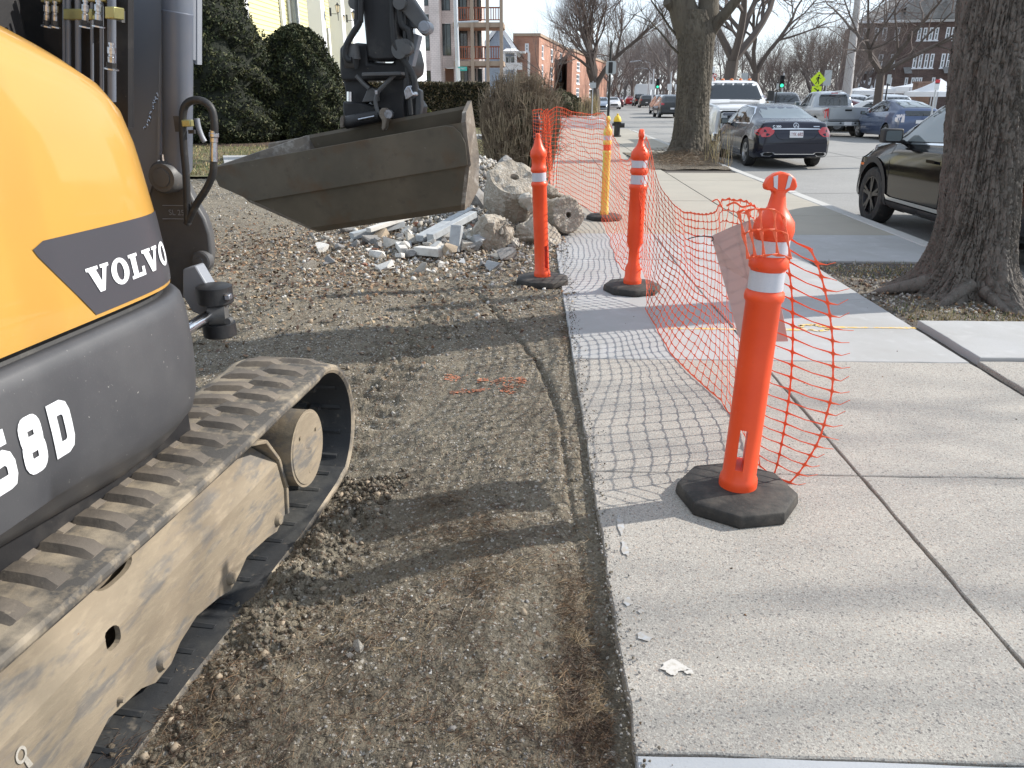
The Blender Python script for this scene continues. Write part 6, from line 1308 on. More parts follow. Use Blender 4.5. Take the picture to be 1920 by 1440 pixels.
        for _ in range(4):
            es = [e for e in bm.edges if e.calc_length() > step*1.4]
            if not es: break
            bmesh.ops.subdivide_edges(bm, edges=es, cuts=1); bmesh.ops.triangulate(bm, faces=bm.faces[:])
        bm.verts.index_update(); V_ = []
        for v in bm.verts:
            a, b = v.co.x, v.co.y; o = Vector((a, b, 0)) if False else ({'L': Vector((-3, a, b)), 'R': Vector((3, a, b)), 'B': Vector((a, -3, b)), 'F': Vector((a, 12, b)), 'T': Vector((a, b, 5))}[view])
            h = s.bvh.ray_cast(o, d); p = h[0] if h[0] is not None else None
            if p is None: h = s.bvh.find_nearest(o+d*3); p = h[0]; p = Vector((p.x if view in 'LR' else a, p.y if view in 'BFT' and view != 'T' else (a if view in 'LR' else b), b if view in 'LRBF' else p.z))
            V_.append(p-d*off)
        F_ = [tuple(v.index for v in f.verts) for f in bm.faces]; bm.free()
        if not F_: return None
        return link_mesh(name, V_, F_, mat, parent or s.root, smooth=True)
    def line(s, view, pts, w, mat, name='panel_gap', off=.003):
        vs, fs = stroke(pts, w); return s.dec(view, vs, mat, name, s.body, off, .12, fs0=fs)
    def mirrors(s, y, z, mat, sz=(.20, .12, .15)):
        for sd in (-1, 1):
            m = MB(); x = sd*(s.W+.09); a, b, c = sz
            m.bx(x-a/2, x+a/2, y-b/2, y+b/2, z-c/2, z+c/2); m.bar((sd*(s.W-.10), y+.02, z-c*.45), (x, y+.02, z-c*.35), .06, .05, up=(0, 0, 1)); o = m.build('wing_mirror', mat, s.root, bevel=min(b, c)*.32, seg=3)
            g = MB(); g.prism([Vector((x+p, y-b/2-.002, z+q)) for p, q in rrect(-a*.40, a*.40, -c*.36, c*.36, c*.14)], (0, .003, 0)); g.build('mirror_glass', 'car_glass_light', o)
def win_pair(c, poly, mat='car_glass', name='side_window'):
    for v in 'LR': c.dec(v, poly, mat, name)
def text_dec(c, view, body, x, z, size, mat, off, sx=1., parent=None, bold=.0, name='lettering'):
    vs, fs = text_mesh(body, size, bold); f = -1 if view in 'FL' else 1
    if view == 'B': f = 1
    return c.dec(view, [(x+v[0]*sx*f, z+v[1]) for v in vs], mat, name, parent, off, .15, fs0=fs)
# NB: seen from behind, +x is to the right.
# ---- navy sedan -------------------------------------------------
SED = dict(L=4.69, W=1.81, tyre=.335, axles=(1.02, 3.86), spokes=5, rim='alloy',
 zb=[(0, .36), (.05, .27), (.6, .20), (4.0, .20), (4.6, .24), (4.69, .32)], wm=[(0, .80), (.08, .90), (.3, .965), (1, 1), (3.6, 1), (4.2, .96), (4.55, .82), (4.69, .62)], wb=[(0, .78), (.15, .84), (.6, .93), (3.4, .94), (4.2, .86), (4.69, .6)],
 belt=[(0, .66), (.06, .78), (.16, .92), (.5, .965), (1.2, .97), (3.2, .93), (3.5, .90), (4.3, .76), (4.69, .52)], top=[(0, .74), (.04, .90), (.12, 1.045), (.22, 1.075), (.55, 1.10), (.95, 1.19), (1.55, 1.375), (1.9, 1.43), (2.4, 1.445), (2.8, 1.42), (3.1, 1.31), (3.62, 1.02), (4.3, .90), (4.6, .74), (4.69, .58)],
 wt=[(0, .70), (.2, .78), (.7, .78), (1.1, .70), (1.6, .64), (2.5, .64), (3.0, .68), (3.6, .82), (4.3, .75), (4.69, .5)])
NAVY = M('paint_navy', (.009, .011, .024), .22, .25, coat=.5, spec=.4)
c = Car('sedan', 'navy blue sedan seen from behind, parked in front of the white pickup', 'car', (5.93, 18.98, ROADZ), math.radians(.5), SED, NAVY)
c.dec('B', [(-.60, 1.125), (.60, 1.125), (.57, 1.25), (.50, 1.37), (.44, 1.392), (-.44, 1.392), (-.50, 1.37), (-.57, 1.25)], 'car_glass_light', 'rear_window')
win_pair(c, [(1.10, 1.02), (1.95, 1.005), (1.95, 1.36), (1.65, 1.33), (1.28, 1.18)]); win_pair(c, [(2.0, 1.005), (3.10, .985), (2.88, 1.17), (2.62, 1.33), (2.0, 1.36)])
for v in 'LR': c.line(v, [(1.03, 1.0), (1.3, 1.22), (1.66, 1.36), (2.3, 1.39), (2.65, 1.355), (2.92, 1.19), (3.17, .965), (2.0, .985), (1.03, 1.0)], .022, 'car_chrome', 'window_trim', .008); c.line(v, [(1.35, .24), (3.5, .24)], .03, 'car_chrome', 'sill_strip', .01); c.line(v, [(1.975, .95), (1.95, .3)], .008, 'under_dark'); c.line(v, [(3.1, .95), (3.08, .3)], .008, 'under_dark'); c.line(v, [(1.30, .97), (1.42, .62)], .008, 'under_dark')
for sd in (-1, 1):
    c.dec('B', [(sd*x, z) for x, z in ((.50, .865), (.53, .80), (.62, .735), (.76, .725), (.79, .74), (.79, .86), (.76, .92), (.70, .95), (.60, .94))], 'tail_red', 'tail_light', off=.012)
    c.dec('L' if sd < 0 else 'R', [(.06, .74), (.34, .80), (.40, .86), (.22, .92), (.10, .90)], 'tail_red', 'tail_light', off=.010)
    for k, (sc_, mt) in enumerate(((1, 'car_chrome'), (.72, 'under_dark'))): c.dec('B', [(sd*(.60+sc_*x), .335+sc_*z) for x, z in ((-.16, .03), (-.1, .055), (.12, .05), (.17, .015), (.13, -.035), (-.06, -.045))], mt, 'exhaust_trim', off=.014+.004*k)
c.dec('B', [(-.56, .895), (.56, .895), (.53, .915), (0, .925), (-.53, .915)], 'car_chrome', 'trunk_strip', off=.012)
c.line('B', [(-.46, .345), (.46, .345)], .016, 'car_chrome', 'bumper_strip', .01); c.dec('B', [(-.78, .27), (.78, .27), (.70, .22), (-.70, .22)], 'car_trim', 'lower_valance', off=.008)
c.line('B', [(-.54, 1.02), (-.54, .88), (-.42, .70), (-.30, .665), (.30, .665), (.42, .70), (.54, .88), (.54, 1.02)], .008, 'under_dark'); c.line('B', [(-.84, .60), (-.4, .585), (.4, .585), (.84, .60)], .007, 'under_dark')
pl = c.dec('B', [(-.155, .715), (.155, .715), (.155, .865), (-.155, .865)], 'plate_white', 'licence_plate', off=.020); text_dec(c, 'B', '1YK 682', 0, .788, .105, 'plate_text', .023, .80, pl, .0)
vs, fs = stroke([(.058*math.cos(2*PI*i/24), .978+.058*math.sin(2*PI*i/24)) for i in range(24)], .012, True); em = c.dec('B', vs, 'car_chrome', 'emblem', off=.022, fs0=fs)
for a in (90, 210, 330): v1, f1 = stroke([(0, .978), (.055*math.cos(math.radians(a)), .978+.055*math.sin(math.radians(a)))], .012); c.dec('B', v1, 'car_chrome', 'emblem_star', em, .023, fs0=f1)
text_dec(c, 'B', 'C 300', -.44, .955, .065, 'car_chrome', .016, 1.2, None, .002); c.line('B', [(.40, .957), (.54, .957)], .02, 'car_chrome', 'badge', .016)
m = MB()
for x, z in ((-.32, 1.18), (.32, 1.18)): m.tube([(x, 1.55, .95), (x, 1.5, 1.2), (x, 1.5, 1.3)], [.13, .11, .08], 10)
m.build('headrest', 'car_trim', c.root); c.mirrors(3.0, 1.0, NAVY)
# ---- white heavy pickup facing the camera ------------------------
WHT = paint('paint_white', (.70, .70, .70), 0., .3); SIL = paint('paint_silver', (.40, .42, .44), .55, .32); BLUE = paint('paint_blue', (.055, .085, .17), .45, .3); BLK = M('paint_black', (.006, .006, .007), .12, coat=.3, spec=.35)
HP = dict(L=6.3, W=2.03, tyre=.41, axles=(1.35, 5.35), spokes=8, rim='alloy', sm=.06,
 zb=[(0, .62), (.1, .55), (6.0, .50), (6.2, .45), (6.3, .45)], wm=[(0, .93), (.1, .97), (.5, 1), (5.8, 1), (6.15, .97), (6.3, .90)], wb=[(0, .93), (.5, .95), (4.2, .95), (5.9, .93), (6.3, .86)],
 belt=[(0, 1.38), (2.4, 1.38), (2.5, 1.36), (4.4, 1.36), (4.9, 1.33), (6.1, 1.28), (6.3, 1.18)], top=[(0, 1.42), (2.42, 1.42), (2.5, 1.8), (2.62, 2.04), (3.2, 2.10), (3.9, 2.08), (4.15, 1.98), (4.75, 1.48), (5.1, 1.45), (5.9, 1.40), (6.2, 1.34), (6.3, 1.2)],
 wt=[(0, .90), (2.4, .90), (2.6, .76), (4.0, .76), (4.7, .86), (5.8, .84), (6.3, .78)])
c = Car('pickup_truck', 'white heavy pickup facing the camera, half hidden by the kerb tree', 'truck', (6.02, 30.25, ROADZ), PI, HP, WHT)
c.dec('F', [(-.80, 1.53), (.80, 1.53), (.70, 1.96), (.62, 2.0), (-.62, 2.0), (-.70, 1.96)], 'car_glass', 'windshield', off=.01)
win_pair(c, [(3.45, 1.42), (4.45, 1.42), (4.15, 1.75), (3.95, 1.92), (3.45, 1.95)]); win_pair(c, [(2.62, 1.45), (3.35, 1.43), (3.35, 1.95), (2.75, 1.93)])
for i in range(5):
    m = MB(); x = -.56+.28*i; m.lathe([(.06, 0), (.055, .025), (.03, .045), (.005, .05)], 10, (x, 3.82, 2.085)); m.build('roof_marker', 'amber', c.root, smooth=True)
fy = 6.30; R_ = rrect(-.80, .80, .68, 1.22, .08)
g = c.dec('F', [(a, b) for a, b in R_], 'black_paint', 'grille', off=.02)
for z in (.80, 1.08): m = MB(); m.bx(-.74, .74, fy+.02, fy+.06, z, z+.085); m.build('grille_bar', 'car_chrome', g, bevel=.01)
m = MB(); m.bx(-.40, .40, fy+.03, fy+.07, .93, 1.03); m.build('grille_bar', 'car_chrome', g, bevel=.01)
for sd in (-1, 1):
    for z in (.72, .96): m = MB(); m.bx(sd*.60, sd*.78, fy-.0, fy+.055, z, z+.19); m.build('headlight', 'head_lens', c.root, bevel=.02)
m = MB(); m.bx(-1.0, 1.0, 6.25, 6.45, .38, .62); m.build('front_bumper', 'car_chrome', c.root, bevel=.04); m = MB(); m.bx(-.85, .85, 6.22, 6.40, .18, .37); m.build('air_dam', 'car_trim', c.root, bevel=.02)
c.line('F', [(-.82, 1.26), (.82, 1.26)], .015, 'under_dark'); c.mirrors(4.45, 1.62, 'car_trim', (.20, .12, .30)); m = MB(); m.bx(-.72, .2, 4.6, 4.72, 1.49, 1.52); m.build('wiper', 'car_trim', c.root)
# ---- silver pickup ----------------------------------------------
SP = dict(L=5.3, W=1.87, tyre=.38, axles=(1.2, 4.4), spokes=5, rim='alloy', sm=.05,
 zb=[(0, .60), (.1, .52), (5.2, .45), (5.3, .5)], wm=[(0, .92), (.1, .96), (.5, 1), (4.7, 1), (5.15, .92), (5.3, .75)], wb=[(0, .93), (.5, .95), (3.6, .94), (4.9, .86), (5.3, .7)],
 belt=[(0, 1.14), (1.8, 1.14), (1.9, 1.14), (3.6, 1.12), (4.8, 1.02), (5.3, .8)], top=[(0, 1.17), (1.82, 1.17), (1.9, 1.45), (2.0, 1.70), (2.5, 1.80), (3.0, 1.79), (3.3, 1.68), (3.9, 1.20), (4.8, 1.1), (5.2, .95), (5.3, .85)], wt=[(0, .88), (1.8, .88), (1.95, .74), (3.1, .72), (3.8, .82), (5.3, .6)])
c = Car('pickup_truck', 'silver pickup seen from behind, tailgate towards the camera, left of the blue hatchback', 'truck', (12.62, 34.0, ROADZ), 0, SP, SIL)
c.dec('B', [(-.62, 1.22), (.62, 1.22), (.60, 1.55), (.54, 1.66), (-.54, 1.66), (-.60, 1.55)], 'car_glass', 'rear_window')
for sd in (-1, 1): c.dec('B', [(sd*x, z) for x, z in ((.78, .72), (.90, .74), (.92, 1.10), (.80, 1.14))], 'tail_red', 'tail_light', off=.012); c.dec('L' if sd < 0 else 'R', [(0.0, .74), (.12, .76), (.16, 1.06), (.04, 1.12)], 'tail_red', 'tail_light', off=.01)
c.line('B', [(-.76, 1.13), (-.76, .70), (.76, .70), (.76, 1.13)], .014, 'under_dark'); c.dec('B', [(-.14, 1.02), (.14, 1.02), (.14, 1.09), (-.14, 1.09)], 'under_dark', 'tailgate_handle', off=.01)
m = MB(); m.bx(-.90, .90, -.14, .06, .44, .62); b_ = m.build('rear_bumper', SIL, c.root, bevel=.03); m = MB(); m.bx(-.78, .78, -.145, .0, .621, .66); m.build('bumper_step', 'car_trim', b_)
m = MB(); m.bx(-.15, .15, -.155, -.142, .47, .61); m.build('licence_plate', 'plate_white', c.root); m = MB()
for x in (-.3, .3): m = MB(); m.bx(x-.04, x+.04, -.150, -.141, .53, .59); m.build('bumper_slot', 'under_dark', b_)
win_pair(c, [(2.15, 1.20), (2.75, 1.19), (2.75, 1.68), (2.25, 1.66)]); win_pair(c, [(2.82, 1.19), (3.72, 1.17), (3.4, 1.46), (3.15, 1.66), (2.82, 1.69)]); c.mirrors(3.55, 1.27, SIL, (.2, .12, .18))
m = MB(); m.bx(-.14, .14, 1.86, 1.9, 1.70, 1.735); m.build('brake_light', 'tail_red', c.root)
# ---- blue hatchback ---------------------------------------------
HB = dict(L=4.45, W=1.73, tyre=.31, axles=(.86, 3.56), spokes=6, rim='alloy', sm=.14,
 zb=[(0, .36), (.06, .26), (.6, .19), (3.9, .19), (4.45, .3)], wm=[(0, .82), (.1, .92), (.35, .98), (1, 1), (3.4, 1), (4.0, .94), (4.35, .78), (4.45, .6)], wb=[(0, .78), (.3, .9), (.8, .94), (3.2, .93), (4.0, .82), (4.45, .55)],
 belt=[(0, .80), (.06, .95), (.2, 1.02), (.8, 1.03), (2.4, .95), (3.2, .88), (4.0, .74), (4.45, .5)], top=[(0, .92), (.05, 1.08), (.14, 1.17), (.5, 1.27), (1.2, 1.42), (1.9, 1.49), (2.3, 1.48), (2.8, 1.33), (3.5, 1.0), (4.0, .84), (4.3, .7), (4.45, .56)], wt=[(0, .72), (.2, .76), (.7, .68), (1.5, .62), (2.4, .62), (2.9, .68), (3.5, .78), (4.45, .4)])
c = Car('hatchback', 'steel blue sloped back hatchback with five door body, seen between silver pickup and black SUV', 'car', (13.9, 30.35, ROADZ), 0, HB, BLUE)
win_pair(c, [(1.02, 1.08), (1.42, 1.05), (1.40, 1.36), (1.2, 1.28)]); win_pair(c, [(1.48, 1.05), (2.25, 1.01), (2.20, 1.42), (1.75, 1.42), (1.46, 1.37)]); win_pair(c, [(2.31, 1.01), (3.15, .96), (2.75, 1.24), (2.5, 1.37), (2.27, 1.42)])
c.dec('T', [(-.52, .30), (.52, .30), (.50, 1.15), (-.50, 1.15)], 'car_glass_light', 'rear_window', off=.008); c.dec('B', [(-.56, .93), (.56, .93), (.54, 1.10), (-.54, 1.10)], 'car_glass', 'lower_rear_window', off=.012)
for sd in (-1, 1): c.dec('B', [(sd*x, z) for x, z in ((.56, .70), (.75, .70), (.74, .90), (.67, .99), (.58, .99))], 'tail_white', 'tail_light', off=.012); c.dec('L' if sd < 0 else 'R', [(.06, .70), (.20, .74), (.22, .96), (.08, .97)], 'tail_white', 'tail_light', off=.010)
for v in 'LR': c.line(v, [(2.28, .98), (2.26, .25)], .009, 'under_dark'); c.line(v, [(1.28, 1.0), (1.20, .7), (1.24, .3)], .009, 'under_dark'); c.line(v, [(3.22, .92), (3.15, .3)], .009, 'under_dark'); c.line(v, [(1.45, .82), (1.60, .82)], .03, BLUE, 'door_handle', .03); c.line(v, [(2.5, .80), (2.65, .80)], .03, BLUE, 'door_handle', .03)
c.mirrors(2.95, .98, 'car_trim', (.17, .12, .13)); c.dec('B', [(-.14, .66), (.14, .66), (.14, .78), (-.14, .78)], 'plate_white', 'licence_plate', off=.014); m = MB(); m.tube([(0, 1.35, 1.45), (0, 1.25, 1.6)], [.006, .003], 6); m.build('aerial', 'car_trim', c.root)
# ---- near black SUV ----------------------------------------------
SV = dict(L=4.60, W=1.855, tyre=.372, axles=(.98, 3.64), spokes=5, rim='alloy_dark', sm=.14,
 zb=[(0, .42), (.06, .34), (.6, .26), (4.0, .26), (4.5, .30), (4.60, .40)], wm=[(0, .84), (.1, .93), (.35, .985), (1, 1), (3.5, 1), (4.1, .97), (4.45, .84), (4.60, .66)], wb=[(0, .80), (.3, .90), (.8, .93), (3.2, .93), (3.9, .88), (4.60, .6)],
 belt=[(0, .95), (.1, 1.05), (.4, 1.12), (1.0, 1.13), (3.0, 1.06), (3.5, 1.03), (4.2, .93), (4.60, .66)], top=[(0, 1.06), (.1, 1.25), (.35, 1.5), (.6, 1.62), (1.2, 1.685), (2.0, 1.69), (2.4, 1.66), (2.75, 1.53), (3.42, 1.12), (4.1, 1.02), (4.45, .90), (4.60, .72)], wt=[(0, .74), (.3, .70), (.8, .68), (2.4, .67), (2.9, .74), (3.4, .84), (4.1, .8), (4.60, .5)])
c = Car('suv', 'glossy black SUV parked behind the large near tree at the right', 'car', (5.45, 7.22, ROADZ), math.radians(1.0), SV, BLK)
win_pair(c, [(1.88, 1.15), (3.12, 1.10), (2.86, 1.30), (2.55, 1.50), (2.3, 1.585), (1.92, 1.60)], 'car_glass_light'); win_pair(c, [(.98, 1.17), (1.80, 1.15), (1.84, 1.60), (1.3, 1.58), (1.02, 1.45)], 'car_glass'); win_pair(c, [(.50, 1.20), (.90, 1.17), (.94, 1.44), (.72, 1.40)], 'car_glass')
for v in 'LR':
    c.line(v, [(.5, 1.16), (1.85, 1.125), (3.25, 1.075)], .022, 'car_chrome', 'window_trim', .010); c.line(v, [(3.3, 1.08), (2.9, 1.34), (2.58, 1.545), (2.2, 1.625), (1.2, 1.62)], .02, 'car_chrome', 'window_trim', .010)
    c.line(v, [(1.86, 1.60), (1.84, 1.10), (1.82, .40)], .010, 'under_dark'); c.line(v, [(3.22, 1.05), (3.16, .62), (3.12, .40)], .010, 'under_dark'); c.line(v, [(1.35, 1.1), (1.42, .75), (1.40, .42)], .010, 'under_dark')
    c.dec(v, [(1.45, .26), (3.18, .26), (3.20, .37), (1.45, .37)], 'car_trim', 'sill_cladding', off=.012); c.dec(v, [(1.50, .385), (3.10, .385), (3.16, .45), (3.02, .425), (1.50, .43)], 'car_chrome', 'door_strip', off=.016)
    c.line(v, [(2.0, .93), (2.2, .93)], .035, BLK, 'door_handle', .035); c.line(v, [(3.10, 1.02), (1.4, 1.04), (.6, 1.05)], .02, BLK, 'crease', .006)
    for ya in (.98, 3.64):   # wheel arch cladding
        vs, fs = stroke([(ya+.47*math.cos(a), .372+.47*math.sin(a)) for a in [math.radians(d) for d in range(-8, 189, 14)]], .075); vs = [(a, max(b, .27)) for a, b in vs]; c.dec(v, vs, 'car_trim', 'arch_cladding', off=.016, step=.06, fs0=fs)
    c.dec(v, [(4.05, .86), (4.35, .78), (4.42, .84), (4.05, .955)], 'head_lens', 'headlight', off=.012); c.dec(v, [(3.98, .74), (4.12, .74), (4.12, .77), (3.98, .77)], 'amber', 'side_marker', off=.012); c.dec(v, [(.05, .95), (.30, 1.0), (.34, 1.14), (.10, 1.2)], 'tail_red', 'tail_light', off=.012)
c.dec('F', [(-.72, 1.22), (.72, 1.22), (.62, 1.55), (-.62, 1.55)], 'car_glass', 'windshield', off=.008); c.mirrors(3.05, 1.17, 'car_trim', (.24, .15, .17))
# ---- smaller far vehicles ----------------------------------------
SUVS = dict(SV, rim='alloy'); COL = {'silver': SIL, 'white': WHT, 'black': BLK, 'navy': NAVY, 'blue': BLUE, 'maroon': paint('paint_maroon', (.10, .012, .018), .3, .3), 'red': paint('paint_red', (.42, .03, .03), .2, .3), 'grey': paint('paint_grey', (.06, .065, .07), .5, .3), 'brown': paint('paint_brown', (.06, .04, .035), .4, .3), 'ice': paint('paint_ice', (.28, .33, .40), .5, .3)}
def small(kind, col, px, Y, yaw, label, group='vehicles further down the street', dx=0):
    sp = {'sedan': SED, 'suv': SUVS, 'hatch': HB, 'pickup': SP}[kind]; x = px2x_(px, Y)+dx; ya = math.radians(yaw); sx, sy = (x, Y)
    if abs(yaw) > 90: sy = Y+sp['L']
    c = Car({'sedan': 'sedan', 'suv': 'suv', 'hatch': 'hatchback', 'pickup': 'pickup_truck'}[kind], label, 'truck' if kind == 'pickup' else 'car', (sx, sy, ROADZ), ya, sp, COL[col], None, 1 if Y < 70 else 2)
    T_ = sp['top']; W = sp['W']/2
    if kind == 'sedan': c.dec('B', [(-.58, 1.13), (.58, 1.13), (.46, 1.38), (-.46, 1.38)], 'car_glass', 'rear_window'); c.dec('F', [(-.62, 1.08), (.62, 1.08), (.50, 1.38), (-.50, 1.38)], 'car_glass', 'windshield'); win_pair(c, [(1.15, 1.02), (3.05, .99), (2.62, 1.33), (1.6, 1.33)])
    elif kind == 'suv': c.dec('B', [(-.62, 1.20), (.62, 1.20), (.52, 1.54), (-.52, 1.54)], 'car_glass', 'rear_window'); c.dec('F', [(-.70, 1.2), (.70, 1.2), (.58, 1.58), (-.58, 1.58)], 'car_glass', 'windshield'); win_pair(c, [(.55, 1.2), (3.05, 1.12), (2.5, 1.5), (.9, 1.56)])
    elif kind == 'hatch': c.dec('B', [(-.52, 1.12), (.52, 1.12), (.48, 1.38), (-.48, 1.38)], 'car_glass', 'rear_window'); win_pair(c, [(1.05, 1.07), (3.1, .97), (2.4, 1.38), (1.4, 1.35)]); c.dec('F', [(-.6, 1.05), (.6, 1.05), (.48, 1.4), (-.48, 1.4)], 'car_glass', 'windshield')
    else: c.dec('B', [(-.62, 1.24), (.62, 1.24), (.54, 1.65), (-.54, 1.65)], 'car_glass', 'rear_window'); c.dec('F', [(-.70, 1.25), (.70, 1.25), (.60, 1.68), (-.60, 1.68)], 'car_glass', 'windshield'); win_pair(c, [(2.15, 1.2), (3.6, 1.18), (3.15, 1.64), (2.2, 1.66)])
    zt = {'sedan': .86, 'suv': 1.02, 'hatch': .9, 'pickup': .92}[kind]
    for sd in (-1, 1): c.dec('B', [(sd*W*a, zt+b) for a, b in ((.68, -.08), (.92, -.08), (.90, .1), (.68, .06))], 'tail_red', 'tail_light', off=.015); c.dec('F', [(sd*W*a, zt-.18+b) for a, b in ((.5, -.06), (.74, -.05), (.76, .06), (.5, .04))], 'head_lens', 'headlight', off=.015)
    c.dec('F', [(-.45, .42), (.45, .42), (.42, .62), (-.42, .62)], 'car_trim', 'grille', off=.012); c.dec('B', [(-.15, .62), (.15, .62), (.15, .74), (-.15, .74)], 'plate_white', 'licence_plate', off=.015)
    return c
def px2x_(px, Y): return GY(px, 185, Y).x
small('sedan', 'ice', 1134, 84, 176, 'pale blue silver sedan driving towards the camera behind the dark corner post')
small('sedan', 'white', 1152, 100, 180, 'white sedan just behind the pale blue silver sedan')
small('sedan', 'maroon', 1159, 118, 0, 'dull maroon sedan parked right of the oncoming pale sedan'); small('hatch', 'red', 1183, 138, 0, 'small bright red hatchback far down the street')
small('suv', 'maroon', 1191, 150, 0, 'dark maroon SUV just behind the small red hatchback'); small('sedan', 'silver', 1176, 175, 0, 'silver sedan beyond the small red hatchback'); small('sedan', 'white', 1198, 165, 0, 'white sedan left of the dark moving SUV')
small('suv', 'grey', 1213, 112, -3, 'charcoal SUV driving away down the middle of the street'); small('pickup', 'black', 1203, 126, 0, 'black pickup partly behind the charcoal SUV'); small('suv', 'navy', 1232, 135, 0, 'dark SUV parked beyond the green traffic signal')
small('suv', 'brown', 1248, 74, 0, 'brown SUV parked left of the brake lit grey SUV'); small('suv', 'grey', 1262, 62, 0, 'grey SUV with lit red tail lamps just left of the kerb tree')
t = thing('box_truck', 'white box truck high above the charcoal SUV far away', 'truck', (px2x_(1207, 160), 160, ROADZ)); x = px2x_(1207, 160); m = MB(); m.bx(x-1.2, x+1.2, 160, 166, .9, 3.5); m.build('cargo_box', 'sign_white', t, bevel=.05); m = MB(); m.bx(x-1.0, x+1.0, 166.1, 168, .5, 2.5); m.build('cab', 'sign_white', t, bevel=.1)
for yy_ in (161.2, 167): m = MB(); m.tube([(x-1.15, yy_, .3), (x+1.15, yy_, .3)], .45, 14); m.build('wheel', 'tyre', t)
small('suv', 'maroon', 1438, 56, 175, 'dark maroon SUV behind the white pickup mirror'); small('sedan', 'white', 1468, 50, 170, 'white sedan roof showing above the navy sedan'); small('pickup', 'grey', 1497, 46, 178, 'dark grey pickup facing the camera above the navy sedan')
small('suv', 'silver', 1612, 46, 0, 'silver SUV directly right of the silver pickup cab'); small('hatch', 'maroon', 1643, 44, 40, 'dark red car behind the small bare tree trunk'); small('suv', 'silver', 1690, 42, 0, 'silver SUV rising above the blue hatchback roof'); small('sedan', 'white', 1752, 38, 60, 'white sedan between brick gate pier and black SUV')
# ================================================================ buildings
def wall_rect(m, x0, x1, z0, z1, y, holes=()):
    # vertical facade facing -Y with rectangular openings, built from strips
    xs = sorted({x0, x1, *[h[0] for h in holes], *[h[1] for h in holes]}); zs = sorted({z0, z1, *[h[2] for h in holes], *[h[3] for h in holes]})
    for a, b in zip(xs, xs[1:]):
        for c, d in zip(zs, zs[1:]):
            if any(h[0]-1e-6 <= a and b <= h[1]+1e-6 and h[2]-1e-6 <= c and d <= h[3]+1e-6 for h in holes): continue
            m.add([(a, y, c), (b, y, c), (b, y, d), (a, y, d)], [(0, 1, 2, 3)])
def window(t, x0, x1, z0, z1, y, frame='frame_black', glass='window_glass', cols=1, rows=1, fw=.06, depth=.12, sill=None, rz=None, org=None):
    def T(p):
        if rz is None: return p
        v = Vector(p)-Vector(org); v.rotate(Matrix.Rotation(rz, 3, 'Z')); return v+Vector(org)
    m = MB()
    def bb(a0, a1, b0, b1, c0, c1):
        vs = [T((x, yy_, z)) for z in (c0, c1) for yy_ in (b0, b1) for x in (a0, a1)]; m.add(vs, [(0, 2, 3, 1), (4, 5, 7, 6), (0, 1, 5, 4), (2, 6, 7, 3), (0, 4, 6, 2), (1, 3, 7, 5)])
    yf = y+depth-.06
    bb(x0, x0+fw, yf-.04, yf+.02, z0, z1); bb(x1-fw, x1, yf-.04, yf+.02, z0, z1); bb(x0+fw, x1-fw, yf-.04, yf+.02, z0, z0+fw); bb(x0+fw, x1-fw, yf-.04, yf+.02, z1-fw, z1)
    for i in range(1, cols): xc = x0+(x1-x0)*i/cols; bb(xc-fw*.35, xc+fw*.35, yf-.035, yf+.015, z0+fw, z1-fw)
    for i in range(1, rows): zc = z0+(z1-z0)*i/rows; bb(x0+fw, x1-fw, yf-.032, yf+.012, zc-fw*.35, zc+fw*.35)
    # reveal
    bb(x0-.004, x0-.001, y, yf, z0, z1); bb(x1+.001, x1+.004, y, yf, z0, z1)
    if sill: bb(x0-.08, x1+.08, y-.07, y+.05, z0-.12, z0-.002)
    o = m.build('window', frame, t); g = MB(); vs = [T(p) for p in ((x0+fw, yf, z0+fw), (x1-fw, yf, z0+fw), (x1-fw, yf, z1-fw), (x0+fw, yf, z1-fw))]; g.add(vs, [(0, 1, 2, 3)]); g.build('pane', glass, o); return o
px2x = lambda px, Y: GY(px, 150, Y).x
py2z = lambda py, Y: GY(1000, py, Y).z
# ---- balcony apartment block
Y = 68.; X = lambda px: px2x(px, Y); Zz = lambda py: py2z(py, Y)
t = thing('apartment_building', 'pink tan block building with tall dark windows and stacked timber balconies', 'building', (X(860), Y+4, 0))
F1, F2, F3, F4 = 4.15, 7.0, 9.9, 12.6
tall = []
for a, b in ((782, 790), (794, 808)):
    for z0, z1 in ((4.9, 7.6), (8.2, 11.2)): tall.append((X(a), X(b), z0, z1))
tall.append((X(800), X(808), 1.6, 3.4))
m = MB(); wall_rect(m, X(755), X(812), -.2, 13.5, Y, tall); m.bx(X(812), X(830), Y-1.1, Y+3, -.2, 13.5)
m.build('wall', 'block_pink', t)
m = MB(); h2 = []
for a, b in ((829, 846),):
    for z0, z1 in ((4.55, 6.95), (7.9, 10.7)): h2.append((X(a), X(b), z0, z1))
h2.append((X(832), X(850), .9, 3.6)); wall_rect(m, X(828), X(856), -.2, 13.5, Y+.6, h2); m.bx(X(856), X(945)-2.2, Y+2.5, Y+9, -.2, 13.5)
m.build('wall', 'block_pink', t)
for a, b, z0, z1 in tall: window(t, a, b, z0, z1, Y, cols=1, rows=1, depth=.2); 
for a, b, z0, z1 in h2[:2]: window(t, a, b, z0, z1, Y+.6, cols=2, rows=1, depth=.2)
m = MB(); m.bx(h2[2][0], h2[2][1], Y+1.2, Y+1.25, .9, 3.6); m.build('door_recess', 'brown_wood', t)
wy = Y+2.5
for z0 in (F1+.15, F2+.15, 1.2):
    for a, b, c in ((857, 873, 2), (880, 888, 1), (892, 900, 1)): window(t, X(a), X(b), z0+.1, z0+2.4, wy-.13, cols=c, depth=.12)
